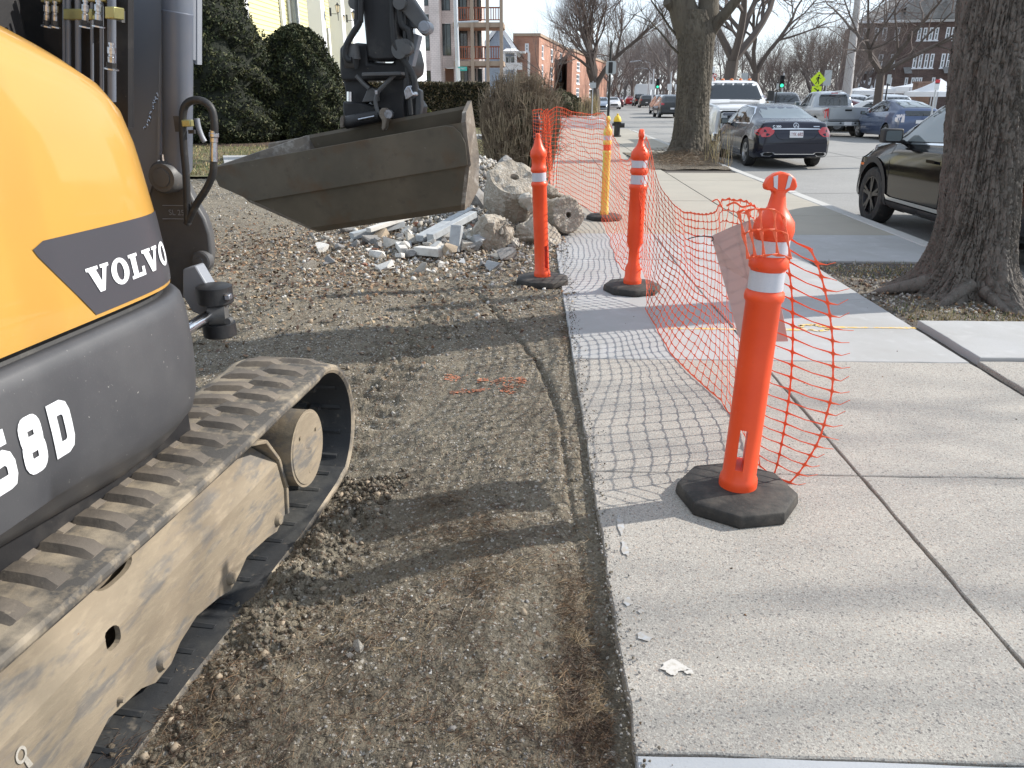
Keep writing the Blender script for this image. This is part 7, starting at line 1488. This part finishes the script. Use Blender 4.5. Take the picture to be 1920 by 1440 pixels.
# balcony slabs, posts and rails
for z in (F1, F2, F3):
    m = MB(); m.bx(X(853), X(945), Y-.6, Y+2.45, z-.42, z-.06); s_ = m.build('balcony_floor', 'beam_tan', t); m = MB(); m.bx(X(854), X(943), Y-.5, Y+2.4, z-.47, z-.43); m.build('ceiling', 'ceiling_brown', s_)
for px in (888, 916, 941): m = MB(); m.bx(X(px)-.13, X(px)+.13, Y-.72, Y-.46, 0, F4); m.build('balcony_post', 'beam_tan', t)
for z in (F1, F2):
    for a, b in ((856, 886), (890, 914), (918, 940)):
        m = MB(); m.bx(X(a), X(b), Y-.58, Y-.52, z+.95, z+1.05); m.bx(X(a), X(b), Y-.58, Y-.52, z+.08, z+.16); k = int((X(b)-X(a))/.17)
        for i in range(k+1): xx = X(a)+(X(b)-X(a))*i/k; m.bx(xx-.035, xx+.035, Y-.60, Y-.585, z+.10, z+1.0)
        m.build('balcony_railing', 'balcony_wood', t)
m = MB(); m.bx(X(830), X(853), Y-.1, Y, .0, 2.35); m.bx(X(888), X(912), Y-.7, Y-.6, .0, 2.35); m.build('ground_screen', 'frame_black', t)
m = MB(); m.bx(X(750), X(945), Y-.7, Y+9, 12.6, 13.6); m.build('parapet', 'beam_tan', t)
# ---- gabled house, seen between
Y = 84.; t = thing('gabled_house', 'blue grey clapboard house with white gable trim and a small porch', 'house', (X(945)+3, 88, 0)); X = lambda px: px2x(px, Y); Zz = lambda py: py2z(py, Y)
ax_, az = X(936), Zz(52); m = MB(); m.prism([(X(905), Y, 0), (X(965), Y, 0), (X(965), Y, Zz(100)), (ax_, Y, az), (X(905), Y, Zz(100))], (0, 8, 0)); m.build('wall', 'siding_bluegrey', t)
m = MB()
for k in range(22): z = 1+k*.32; hw = (X(965)-X(905))/2*min(1, max(0, (az-z)/(az-Zz(100)))); m.bx(ax_-hw if z > Zz(100) else X(905), ax_+hw if z > Zz(100) else X(965), Y-.02, Y, z, z+.02)
m.build('clapboards', 'siding_bluegrey', t)
m = MB(); 
for sx_, ex in ((1, 975), (-1, 893)): m.bar((ax_, Y-.1, az+.25), (X(ex), Y-.1, Zz(106)), .5, .32)
m.build('gable_trim', 'white_trim', t)
m = MB(); m.add([(ax_, Y-.3, az+.45), (X(980), Y-.3, Zz(108)+.2), (X(980), Y+8, Zz(108)+.2), (ax_, Y+8, az+.45)], [(0, 1, 2, 3)]); m.add([(ax_, Y-.3, az+.45), (X(893), Y-.3, Zz(108)+.2), (X(893), Y+8, Zz(108)+.2), (ax_, Y+8, az+.45)], [(3, 2, 1, 0)]); m.build('roof', 'roof_grey', t)
for a, b in ((937, 941), (948, 955), (957, 967)): window(t, X(a), X(b), Zz(120), Zz(106), Y-.2, 'white_trim', 'window_glass', cols=1, depth=.1)
m = MB(); m.bx(X(946), X(985), Y-2.2, Y-.05, Zz(101), Zz(98)); m.prism([(X(944), Y-2.3, Zz(98)), (X(975), Y-2.3, Zz(98)), (X(968), Y-1.2, Zz(92)), (X(950), Y-1.2, Zz(92))], (0, 1.1, 0)); m.build('porch_roof', 'white_trim', t)
for a in (947, 968, 992): m = MB(); m.bx(X(a)-.12, X(a)+.12, Y-2.2, Y-2.0, 0, Zz(101)); m.build('porch_post', 'white_trim', t)
m = MB(); m.bx(X(945), X(980), Y-2.15, Y-2.05, Zz(132), Zz(119)); m.build('porch_railing', 'white_trim', t)
# ---- orange brick blocks: a shaded end wall towards us and a sunlit street face running away
def facade(t, org, ang, L, z0, z1, wins, wallmat, frame='white_trim', glass='window_pale', cols=1, rows=2, fw=.14, name='wall'):
    m = MB(); rz = math.radians(ang); wall_rect(m, org[0], org[0]+L, z0, z1, org[1], wins); R3 = Matrix.Rotation(rz, 3, 'Z'); O = Vector((org[0], org[1], 0)); m.v = [tuple(R3 @ (Vector(v)-O)+O) for v in m.v]; m.build(name, wallmat, t)
    for a, b, c, d in wins: window(t, a, b, c, d, org[1], frame, glass, cols, rows, fw, .12, sill=True, rz=rz, org=O)
def brickblock(label, pxl, pxc, Y, z1, ang, L, srng, zr, endw=()):
    xl, xc = px2x(pxl, Y), px2x(pxc, Y); t = thing('brick_building', label, 'building', (xc, Y+6, 0)); d = Vector((math.cos(math.radians(ang)), math.sin(math.radians(ang)), 0)); far = Vector((xc, Y, 0))+d*L
    facade(t, (xc, Y), ang, L, -.2, z1, [(xc+a, xc+b, c, e) for a, b in srng for c, e in zr], 'brick_orange')
    m = MB(); wall_rect(m, xl, xc, -.2, z1, Y, [(px2x(a, Y), px2x(b, Y), c, e) for a, b, c, e in endw]); m.build('end_wall', 'brick_orange', t)
    for a, b, c, e in endw: window(t, px2x(a, Y), px2x(b, Y), c, e, Y, 'white_trim', 'window_pale', 1, 2, .14, .12, sill=True)
    m = MB(); q = [Vector((xl, Y-.12, z1)), Vector((xc+.15, Y-.12, z1)), far+Vector((.15, 0, z1)), far+Vector((xl-xc, 0, z1))]; m.prism(q, (0, 0, .28)); m.build('parapet', 'beam_tan', t)
    m = MB(); m.bx(xl+.05, xc-.4, Y+.3, Y+L*.9, -.2, z1-.05); m.build('inner_floors', 'brick_brown', t); return t
brickblock('long flat roofed orange brick block with a sunlit street face of white windows', 962, 1010, 90, 7.4, 82, 32, ((2.2, 3.6), (10, 12), (19, 21.6)), ((5.3, 6.7), (3.3, 4.7), (1.2, 2.6)), ((984, 991, 5.9, 6.7),))
brickblock('lower orange brick wing standing further along behind the large bare tree', 1063, 1072, 104, 6.6, 80, 46, ((4.5, 7.5), (19, 24)), ((4.5, 5.6), (2.9, 4.1), (1.2, 2.4)))
# ---- yellow clapboard house, its long face turned to the street
FX = -9.9
def S_(px): return FX*1540/(px-1015)          # distance along the street where the face shows at this column
t = thing('yellow_house', 'pale yellow clapboard house with white trim and pillared porch behind the yews', 'house', (FX-2, 34, 0))
def clapX(m, X, y0, y1, z0, z1, h=.15):
    z = z0
    while z < z1: zz1 = min(z+h, z1); m.add([(X+.022, y0, z), (X+.022, y1, z), (X, y1, zz1), (X, y0, zz1), (X, y0, z), (X, y1, z)], [(0, 1, 2, 3), (1, 0, 4, 5)]); z += h
def clap(m, x0, x1, z0, z1, y, h=.15):
    z = z0
    while z < z1: zz1 = min(z+h, z1); m.add([(x0, y-.022, z), (x1, y-.022, z), (x1, y, zz1), (x0, y, zz1), (x0, y+.0, z), (x1, y+.0, z)], [(0, 1, 2, 3), (1, 0, 4, 5)]); z += h
m = MB(); clapX(m, FX, S_(400), S_(534), .1, 7.5); clapX(m, FX, S_(534), S_(668), .1, 7.5); m.build('wall', 'siding_yellow', t)
m = MB(); clap(m, FX-6, FX, .1, 7.5, S_(400)); m.build('end_wall', 'siding_yellow', t)
for px in (468, 536): m = MB(); m.bx(FX+.03, FX+.12, S_(px)-.16, S_(px)+.16, .1, 7.5); m.build('corner_board', 'white_trim', t)
def winX(y0, y1, z0, z1, X):
    m = MB()
    for a, b, c, d in ((y0, y0+.1, z0, z1), (y1-.1, y1, z0, z1), (y0+.1, y1-.1, z0, z0+.1), (y0+.1, y1-.1, z1-.1, z1), (y0+.1, y1-.1, (z0+z1)/2-.03, (z0+z1)/2+.03)): m.bx(X+.03, X+.10, a, b, c, d)
    o = m.build('window', 'white_trim', t); g = MB(); g.add([(X+.045, y0+.1, z0+.1), (X+.045, y1-.1, z0+.1), (X+.045, y1-.1, z1-.1), (X+.045, y0+.1, z1-.1)], [(0, 1, 2, 3)]); g.build('pane', 'window_glass', o)
winX(S_(549), S_(566), 1.4, 5.2, FX)
for px0, px1, dx in ((594, 0, 1.0), (632, 0, 1.0), (650, 0, 1.0)):
    y = (FX+dx)*1540/(px0+8-1015); m = MB(); m.bx(FX+dx-.28, FX+dx+.28, y-.28, y+.28, .1, 7.2); m.build('porch_pillar', 'white_trim', t, bevel=.02)
m = MB(); m.bx(FX+.1, FX+1.5, S_(588), S_(668)+3, 6.6, 7.4); m.build('porch_beam', 'white_trim', t)
m = MB(); m.bx(FX+.03, FX+.09, S_(618), S_(634), .2, 4.4); m.build('front_door', 'door_panel', t)
def lantern(px, py, Yl, lab):
    c = at(px, py, Yl); g = MB(); t2 = thing('wall_lantern', lab, 'lantern', c)
    m = MB(); m.tube([c+UP*.24, c+UP*.20, c+UP*.17, c+UP*.13], [.012, .03, .05, .115], 6); m.tube([c-UP*.12, c-UP*.14, c-UP*.42], [.05, .02, .01], 6); m.bar(c-UP*.17, c+Vector((-.28, .0, -.17)), .02, .02); m.bx(c.x-.32, c.x-.27, c.y-.05, c.y+.05, c.z-.25, c.z+.05)
    for a in range(4): q1 = Vector((math.cos(a*PI/2), math.sin(a*PI/2), 0)); m.bar(c+q1*.085+UP*.13, c+q1*.05-UP*.12, .012, .012)
    m.build('lantern_frame', 'lamp_black', t2); m = MB(); m.tube([c+UP*.125, c-UP*.11], [.08, .045], 6); m.build('lantern_glass', 'lamp_glass', t2)
lantern(633, 17, 33.5, 'black carriage lantern on the left white porch pillar'); lantern(643, 36, 36.5, 'smaller carriage lantern hanging further back by the front door'); lantern(663, 30, 36, 'carriage lantern partly hidden behind the excavator arm')
# white wing right of the arm
Y = 50.; X = lambda px: px2x(px, Y); t = thing('white_wing', 'narrow white clapboard wing seen right behind the excavator arm', 'house', (X(775), Y+2, 0)); m = MB(); m.bx(X(762), X(783), Y, Y+4, 0, 8); clap(m, X(762), X(783), 0, 8, Y-.01, .25); m.build('wall', 'white_trim', t)
# ---- beige house top left
Y = 26.; X = lambda px: px2x(px, Y); Zz = lambda py: py2z(py, Y)
t = thing('beige_house', 'cream sided house with dark slate porch roof at the top left', 'house', (X(30), Y+3, 0))
m = MB(); m.bx(X(-80), X(110), Y+1.5, Y+4, 0, 6); clap(m, X(-80), X(110), 2.0, 6, Y+1.48, .16); m.build('wall', 'siding_cream', t)
m = MB(); m.add([(X(-80), Y-.1, Zz(47)), (X(110), Y-.1, Zz(46)), (X(88), Y+1.4, Zz(10)), (X(-80), Y+1.4, Zz(10))], [(0, 1, 2, 3)]); m.build('porch_roof', 'roof_slate', t)
m = MB(); m.bx(X(-80), X(110), Y-.1, Y+.05, Zz(62), Zz(47.5)); m.build('fascia', 'white_trim', t); m = MB(); m.bx(X(-80), X(110), Y+.1, Y+1.4, 0, Zz(62)); clap(m, X(-80), X(110), 0, Zz(62), Y+.1, .16); m.build('porch_wall', 'siding_cream', t)
# ---- brown brick building across the street
Y = 98.; X = lambda px: px2x(px, Y); Zz = lambda py: py2z(py, Y)
t = thing('brown_brick_building', 'long dark brown brick building with white sash windows across the street', 'building', (X(1760), Y+5, 0))
RZ = math.radians(-13); OR = (X(1607), Y, 0); k = lambda px: (px2x(px, Y)-OR[0])*.93+OR[0]
def Tb(p): v = Vector(p)-Vector(OR); v.rotate(Matrix.Rotation(RZ, 3, 'Z')); return v+Vector(OR)
bw = []
for a, b, zc in ((1605, 1612, 0), (1626, 1634, 0), (1641, 1650, 0), (1664, 1673, 0)): bw += [(k(a), k(b), 2.1, 3.4), (k(a), k(b), 4.4, 5.9), (k(a), k(b), 7.4, 8.7)]
for a in (1706, 1716, 1727, 1737, 1757, 1767, 1780, 1790): bw += [(k(a), k(a+7), 4.4, 5.9), (k(a), k(a+7), 7.3, 8.6)]
for a in (1697, 1709, 1716, 1723, 1747): bw += [(k(a), k(a+6), 2.1, 3.4)]
m = MB(); wall_rect(m, k(1599), k(1960), -.2, 9.4, Y, bw); m.v = [tuple(Tb(v)) for v in m.v]; m.bx(OR[0]+.5, OR[0]+20, Y+4, Y+4.2, 0, 3); m.build('wall', 'brick_brown', t)
m = MB(); m.add([Tb((k(1599)-.02, Y, -.2)), Tb((k(1599)-.02, Y+14, -.2)), Tb((k(1599)-.02, Y+14, 9.4)), Tb((k(1599)-.02, Y, 9.4))], [(0, 1, 2, 3)]); m.build('end_wall', 'brick_brown', t)
for a, b, c, d in bw: window(t, a, b, c, d, Y, 'white_trim', 'window_glass', 1, 2, .12, .12, sill=True, rz=RZ, org=OR)
m = MB(); e0, e1 = k(1596), k(1960); m.add([Tb((e0, Y-.5, 9.4)), Tb((e1, Y-.5, 9.4)), Tb((e1, Y+7, 13.0)), Tb((e0+5, Y+7, 13.0)), Tb((e0, Y+14, 9.4))], [(0, 1, 2, 3), (0, 3, 4)]); m.build('roof', 'roof_grey', t)
m = MB(); m.add([Tb(v) for v in ((e0, Y-.55, 9.15), (e1, Y-.55, 9.15), (e1, Y-.55, 9.39), (e0, Y-.55, 9.39), (e0, Y, 9.15), (e1, Y, 9.15))], [(0, 1, 2, 3), (1, 0, 4, 5)]); m.build('eaves', 'white_trim', t)
for px, h in ((1712, 2.4), (1769, 2.2)): m = MB(); x_ = k(px); m.add([Tb(v) for v in ((x_-2.2, Y-1.6, 10.6), (x_+2.2, Y-1.6, 10.6), (x_, Y-1.6, 10.6+h), (x_-2.2, Y+5, 10.6), (x_+2.2, Y+5, 10.6), (x_, Y+5, 10.6+h), (x_-2.2, Y-1.5, 9.4), (x_+2.2, Y-1.5, 9.4))], [(0, 1, 2), (0, 2, 5, 3), (1, 4, 5, 2), (6, 7, 1, 0)]); m.build('gable_dormer', 'roof_grey', t)
m = MB(); c = Tb((k(1625), Y-.05, 1.0)); cx = k(1622); pts = [(cx+1.05*math.cos(a), Y-.06, 1.9+1.2*math.sin(a)) for a in [PI*i/12 for i in range(13)]]+[(cx-1.05, Y-.06, .2), (cx+1.05, Y-.06, .2)]; m.add([Tb(p) for p in pts], [tuple(range(15))]); m.build('arched_doorway', 'white_trim', t)
m = MB(); pts = [(cx+.8*math.cos(a), Y-.075, 1.85+.95*math.sin(a)) for a in [PI*i/12 for i in range(13)]]+[(cx-.8, Y-.075, .3), (cx+.8, Y-.075, .3)]; m.add([Tb(p) for p in pts], [tuple(range(15))]); m.build('arch_glass', 'window_glass', t)
for a, b in ((1605, 1632), (1690, 1704), (1762, 1790)): m = MB(); m.add([Tb(v) for v in ((k(a), Y-1.4, 3.8), (k(b), Y-1.4, 3.8), (k(b), Y-.02, 4.5), (k(a), Y-.02, 4.5))], [(0, 1, 2, 3)]); m.build('awning', 'roof_grey', t)
brick('brick_pier', (.26, .16, .12), (.2, .12, .09), (.25, .2, .17), 1, .3, .1, .01)
# brick gate pier
Y = 48.; x_ = px2x(1742, Y); m = MB(); m.bx(x_-.55, x_+.2, Y, Y+.7, 0, py2z(153, Y)-.1); m.bx(x_-.6, x_+.25, Y-.05, Y+.75, py2z(153, Y)-.1, py2z(153, Y)); tag(m.build('gate_pier', 'brick_pier'), 'square brown brick gate pier in front of the brown building', 'pier')
# tents
def tent(lb, pa, pb, pk, ze, zp, Y, d=3, flat=False):
    x0, x1, xk = px2x(pa, Y), px2x(pb, Y), px2x(pk, Y); t = thing('canopy_tent', lb, 'tent', ((x0+x1)/2, Y+d/2, 0), None); z0, z1 = py2z(ze, Y), py2z(zp, Y); m = MB(); n = 8
    def f(u, v):
        a = 2*PI*u; c = abs(math.cos(a))+abs(math.sin(a)); ex = math.cos(a)/c*1.0; ey = math.sin(a)/c; ex, ey = (ex-ey), (ex+ey); k_ = 1-v; return ((x0+x1)/2*k_+xk*v*(1)+ex*(x1-x0)/2*k_ if False else xk+((x0+x1)/2-xk)*k_+ex*(x1-x0)/2*k_, Y+d/2+ey*d/2*k_, z0+(z1-z0)*(v**1.5))
    m.grid(f, 24, n); m.build('canopy', 'tent_cloth', t); m = MB()
    for s, (a, b) in enumerate((((x0, Y), (x1, Y)), ((x1, Y), (x1, Y+d)), ((x0, Y), (x0, Y+d)))): m.add([(a[0], a[1], z0-.25), (b[0], b[1], z0-.25), (b[0], b[1], z0), (a[0], a[1], z0)], [(0, 1, 2, 3)])
    m.build('valance', 'tent_cloth', t)
    for a in ((x0, Y), (x1, Y), (x0, Y+d), (x1, Y+d)): m = MB(); m.cyl((a[0], a[1], -.1), (a[0], a[1], z0), .03, n=6); m.build('leg', 'pole_steel', t)
tent('leftmost low white canopy tent, just right of the concrete pole', 1604, 1650, 1635, 170, 163, 50); tent('long low white canopy tent behind the small bare tree', 1658, 1720, 1680, 167, 160, 52); tent('middle white canopy tent rising beside the brick gate pier', 1709, 1752, 1738, 163, 155, 50)
tent('tall peaked white canopy tent just left of the near trunk', 1763, 1830, 1798, 172, 146, 44, 4)
# ================================================================ signs, signals, poles on the right
# pedestrian crossing sign
Y = 40.; c = at(1534, 149, Y); t = pole('crossing_sign', 'lime yellow diamond pedestrian crossing sign with arrow plaque beneath', 'sign', c.x, Y+.06, ROADZ, c.z+.4, .035, 'pole_steel')
panel(t, 'diamond_panel', (c.x, Y, c.z), .52, .52, 'sign_lime', .012, 0, PI/4, .08)
m = MB(); y_ = Y-.004; B = lambda x, z: (c.x+x*.9, y_, c.z+z*.9)
m.add([B(.045*math.cos(2*PI*i/12)+.03, .20+.045*math.sin(2*PI*i/12)) for i in range(12)], [tuple(range(12))])
for pts, w in (([(.02, .14), (.0, .05), (-.01, -.03)], .085), ([(-.01, -.02), (.05, -.11), (.045, -.23)], .045), ([(-.01, -.02), (-.04, -.12), (-.12, -.22)], .045), ([(.02, .12), (-.07, .08), (-.10, -.01)], .032), ([(.02, .12), (.09, .05), (.14, .04)], .032)):
    vs, fs = stroke(pts, w); m.add([B(*v) for v in vs], fs)
m.build('pedestrian_symbol', 'black_paint', t)
c2 = at(1531, 168, Y); panel(t, 'arrow_plaque', (c2.x, Y, c2.z), .46, .30, 'sign_lime', corner=.06); m = MB(); vs, fs = stroke([(-.12, .07), (.06, -.05)], .05); m.add([(c2.x+a, y_, c2.z+b) for a, b in vs], fs); m.add([(c2.x+a, y_, c2.z+b) for a, b in ((.13, -.10), (.11, .04), (.0, -.10))], [(0, 1, 2)]); m.build('arrow_symbol', 'black_paint', t)
# traffic lights
def signal(px, py, Y, lb, s=1.):
    c = at(px, py, Y); t = pole('traffic_signal', lb, 'traffic light', c.x+.12, Y+.1, ROADZ, c.z+.7*s, .07, 'pole_steel'); m = MB(); m.bx(c.x-.17, c.x+.17, Y-.1, Y+.1, c.z-.5*s, c.z+.5*s); h = m.build('signal_housing', 'black_paint', t, bevel=.02)
    for k, mt in ((.32, 'under_dark'), (0, 'under_dark'), (-.32, 'signal_green')): m = MB(); m.tube([(c.x, Y-.11, c.z+k*s), (c.x, Y-.13, c.z+k*s)], .12, 14); m.build('signal_lamp', mt, h)
signal(1233, 157, 92, 'far green traffic signal left of the kerb tree'); signal(1466, 153, 62, 'green traffic signal above the dark grey pickup', .85)
# leaning concrete utility pole and wire
b0 = at(1588, 172, 47); t1 = at(1612, -30, 47); t = thing('utility_pole', 'tall leaning grey concrete pole left of the brown brick building', 'pole', (b0.x, 47, ROADZ)); m = MB(); m.tube([(b0.x-.3, 47, ROADZ), b0, t1], [.28, .27, .15], 16); m.build('pole', 'pole_concrete', t, smooth=True)
a = at(1592, 30, 47); b = at(1480, 108, 110); pts = [a.lerp(b, i/12)-UP*(.9*math.sin(PI*i/12)) for i in range(13)]; m = MB(); m.tube(pts, .022, 4); tag(m.build('overhead_wire', 'wire'), 'thin sagging overhead wire running down left from the concrete pole', 'wire')
# parking sign pole half hidden by the near trunk
Y = 20.; x = at(1797, 100, Y).x; t = thing('parking_sign_pole', 'grey square pole with three stacked parking signs beside the near trunk', 'sign post', (x, Y, ROADZ)); m = MB(); q1 = at(1797, 178, Y); q2 = at(1818, -60, Y); m.tube([(q1.x-.15, Y+.1, ROADZ), (q1.x, Y+.1, q1.z), (q2.x, Y+.1, q2.z)], [.10, .10, .09], 10); m.build('pole', 'pole_concrete', t, smooth=True)
for (px, py, h, lines, hd) in ((1808, 55, .36, ['RESIDENT', 'PERMIT', 'ONLY'], 'RESIDENT'), (1804, 84, .36, ['2 HOUR', '8AM-6PM', '<--'], 'PARKING'), (1801, 112, .36, ['TOW', 'ZONE'], 'P')):
    c = at(px, py, Y); p_ = panel(t, 'sign_panel', (c.x, Y-.02, c.z), .36, h, 'sign_white', corner=.12)
    m = MB()
    if hd == 'P':
        vs, fs = stroke([(.055*math.cos(2*PI*i/20), .085+.055*math.sin(2*PI*i/20)) for i in range(20)], .014, True); m.add([(c.x+a_, Y-.026, c.z+b_) for a_, b_ in vs], fs); vs, fs = stroke([(-.04, .125), (.04, .045)], .012); m.add([(c.x+a_, Y-.026, c.z+b_) for a_, b_ in vs], fs); m.build('no_parking_symbol', 'sign_red', p_); ptext(p_, 'P', (c.x, Y-.019, c.z+.085), .09, 'black_paint'); ptext(p_, 'TOW ZONE', (c.x, Y-.02, c.z-.05), .055, 'sign_red'); m = MB(); m.bx(c.x-.16, c.x+.16, Y-.026, Y-.021, c.z-.15, c.z-.10); m.build('red_strip', 'sign_red', p_)
    else:
        m.bx(c.x-.17, c.x+.17, Y-.026, Y-.021, c.z+.10, c.z+.16); m.build('red_strip', 'sign_red', p_); ptext(p_, hd, (c.x, Y-.02, c.z+.13), .05, 'sign_white')
        for k, l in enumerate(lines): ptext(p_, l, (c.x, Y-.02, c.z+.05-.07*k), .055, 'sign_teal')
# smaller signs and poles in the distance
def post_sign(px, pt, pb, Y, lb, cols, w=.35, mat='sign_white', pm='pole_steel', cat='sign'):
    q = at(px, pt, Y); t = pole('street_sign', lb, cat, q.x, Y+.05, ROADZ, q.z, .035, pm)
    for (py, h, mt) in cols: z = at(px, py, Y).z; panel(t, 'sign_panel', (q.x, Y, z), w, h, mt, corner=.1)
    return t
t = post_sign(1341, 50, 200, 26, 'tall steel pole with parking signs right behind the kerb tree', [(132, .22, 'sign_white'), (144, .22, 'sign_white')], .20)
c = at(1340, 142, 26); m = MB(); vs, fs = stroke([(c.x+.055*math.cos(2*PI*i/16), c.z+.055*math.sin(2*PI*i/16)) for i in range(16)], .018, True); m.add([(a_, 25.99, b_) for a_, b_ in vs], fs); m.build('no_parking_symbol', 'sign_red', t)
post_sign(1397, 138, 200, 38, 'small pale sign board above the white pickup roof', [(143, .28, 'sign_back')], .30); post_sign(1668, 142, 180, 34, 'dark post with a tan sign back in front of the brown building', [(148, .34, 'sign_back')], .16, pm='black_paint')
post_sign(1759, 150, 185, 30, 'white and red notice on a post right of the brick gate pier', [(153, .14, 'sign_red'), (162, .24, 'sign_white')], .16); post_sign(1817 if False else 1554, 132, 180, 52, 'pale green sign back right of the pedestrian crossing sign', [(146, .9, 'sign_back')], .45)
post_sign(1112, 152, 208, 60, 'pair of sign backs on a slim post beside the golden grass tuft', [(160, .38, 'sign_back')], .45); post_sign(1107 if False else 1459, 154, 185, 45, 'thin dark post with narrow sign left of the green signal', [(162, .3, 'sign_back')], .12, pm='black_paint')
for (px, pt, Y, r_, lb) in ((1226, 130, 86, .10, 'slim grey street pole left of the far green signal'), (1259, 135, 80, .09, 'bright slim pole just left of the kerb tree'), (1272, 140, 90, .09, 'second slim pole half behind the kerb tree')):
    q = at(px, pt, Y); t = pole('street_pole', lb, 'pole', q.x, Y, ROADZ, q.z, r_, 'pole_steel'); panel(t, 'sign_panel', (q.x-.1, Y-.15, at(px, 163, Y).z), .45, .55, 'sign_white', corner=.1)
for i, (px, py, Y) in enumerate(((1186, 118, 120), (1195, 131, 150), (1208, 141, 190), (1207, 149, 230))): 
    q = at(px, py, Y); t = pole('street_lamp', 'cobra head street lamp over the far avenue', 'street lamp', q.x+2.5, Y, ROADZ, q.z, .1, 'pole_steel', 'street lamps over the avenue'); m = MB(); m.tube([(q.x+2.5, Y, q.z), (q.x+1, Y, q.z+.3), (q.x-.6, Y, q.z+.1)], [.06, .05, .12], 8); m.build('lamp_head', 'pole_steel', t)
# distant woodland closing the horizon
r = np.random.default_rng(5); n = 26000; x = -20+260*r.random(n); h = 1-r.random(n)**.7; z = h*9.5*(.75+.5*vnoise(x*.13, x*0, 4)); y = 262+18*r.random(n)
k = ~((np.abs(x-38) < 6)); x = x[k]; y = y[k]; z = z[k]; n = len(x)
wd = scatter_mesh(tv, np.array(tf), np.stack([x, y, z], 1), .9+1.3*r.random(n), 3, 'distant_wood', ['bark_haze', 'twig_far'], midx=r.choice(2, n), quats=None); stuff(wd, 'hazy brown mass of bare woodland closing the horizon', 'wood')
SUNE = 5.0; SKYS = .11; EXPO = .31
cam = bpy.data.cameras.new('camera'); co = bpy.data.objects.new('camera', cam); C.objects.link(co)
cam.sensor_width = 36; cam.lens = F/1920*36; cam.clip_end = 3000; cam.clip_start = .05
co.location = O0; co.rotation_euler = (PI/2-PIT, 0, PSI); bpy.context.scene.camera = co
sc = bpy.context.scene
EL_, AZ = math.radians(32.5), math.radians(17)   # sun direction measured from +X towards +Y
sv = Vector((math.cos(EL_)*math.cos(AZ), math.cos(EL_)*math.sin(AZ), math.sin(EL_)))
sun = bpy.data.lights.new('sun', 'SUN'); so = bpy.data.objects.new('sun', sun); C.objects.link(so); sun.energy = SUNE; sun.angle = math.radians(.55); sun.color = (1, .95, .87)
so.rotation_euler = (-sv).to_track_quat('-Z', 'Y').to_euler()
w = bpy.data.worlds.new('World'); sc.world = w; w.use_nodes = True; nt = w.node_tree; bg = nt.nodes['Background']
sky = nt.nodes.new('ShaderNodeTexSky'); sky.sky_type = 'NISHITA'; sky.sun_disc = False; sky.sun_elevation = EL_; sky.sun_rotation = PI/2-AZ
sky.air_density = 1.0; sky.dust_density = .7; sky.ozone_density = 1.2; sky.altitude = 10
# thin bright high cloud
tcn = nt.nodes.new('ShaderNodeTexCoord'); mpn = nt.nodes.new('ShaderNodeMapping'); mpn.inputs['Scale'].default_value = (1, 1, 3.2)
nz = nt.nodes.new('ShaderNodeTexNoise'); nz.inputs['Scale'].default_value = 1.6; nz.inputs['Detail'].default_value = 5; nz.inputs['Roughness'].default_value = .5
nt.links.new(tcn.outputs['Generated'], mpn.inputs[0]); nt.links.new(mpn.outputs[0], nz.inputs['Vector'])
mr = nt.nodes.new('ShaderNodeMapRange'); mr.inputs['From Min'].default_value = .40; mr.inputs['From Max'].default_value = .66; mr.inputs['To Min'].default_value = .35; mr.inputs['To Max'].default_value = .8; nt.links.new(nz.outputs[0], mr.inputs[0])
mx = nt.nodes.new('ShaderNodeMix'); mx.data_type = 'RGBA'; nt.links.new(mr.outputs[0], mx.inputs[0]); nt.links.new(sky.outputs[0], mx.inputs[6]); mx.inputs[7].default_value = (9.6, 10.8, 12.2, 1)
nt.links.new(mx.outputs[2], bg.inputs['Color']); bg.inputs['Strength'].default_value = SKYS
sc.view_settings.view_transform = 'Standard'; sc.view_settings.look = 'None'; sc.view_settings.exposure = EXPO; sc.view_settings.gamma = 1
sc.render.engine = 'CYCLES'; sc.cycles.max_bounces = 6; sc.cycles.transparent_max_bounces = 12
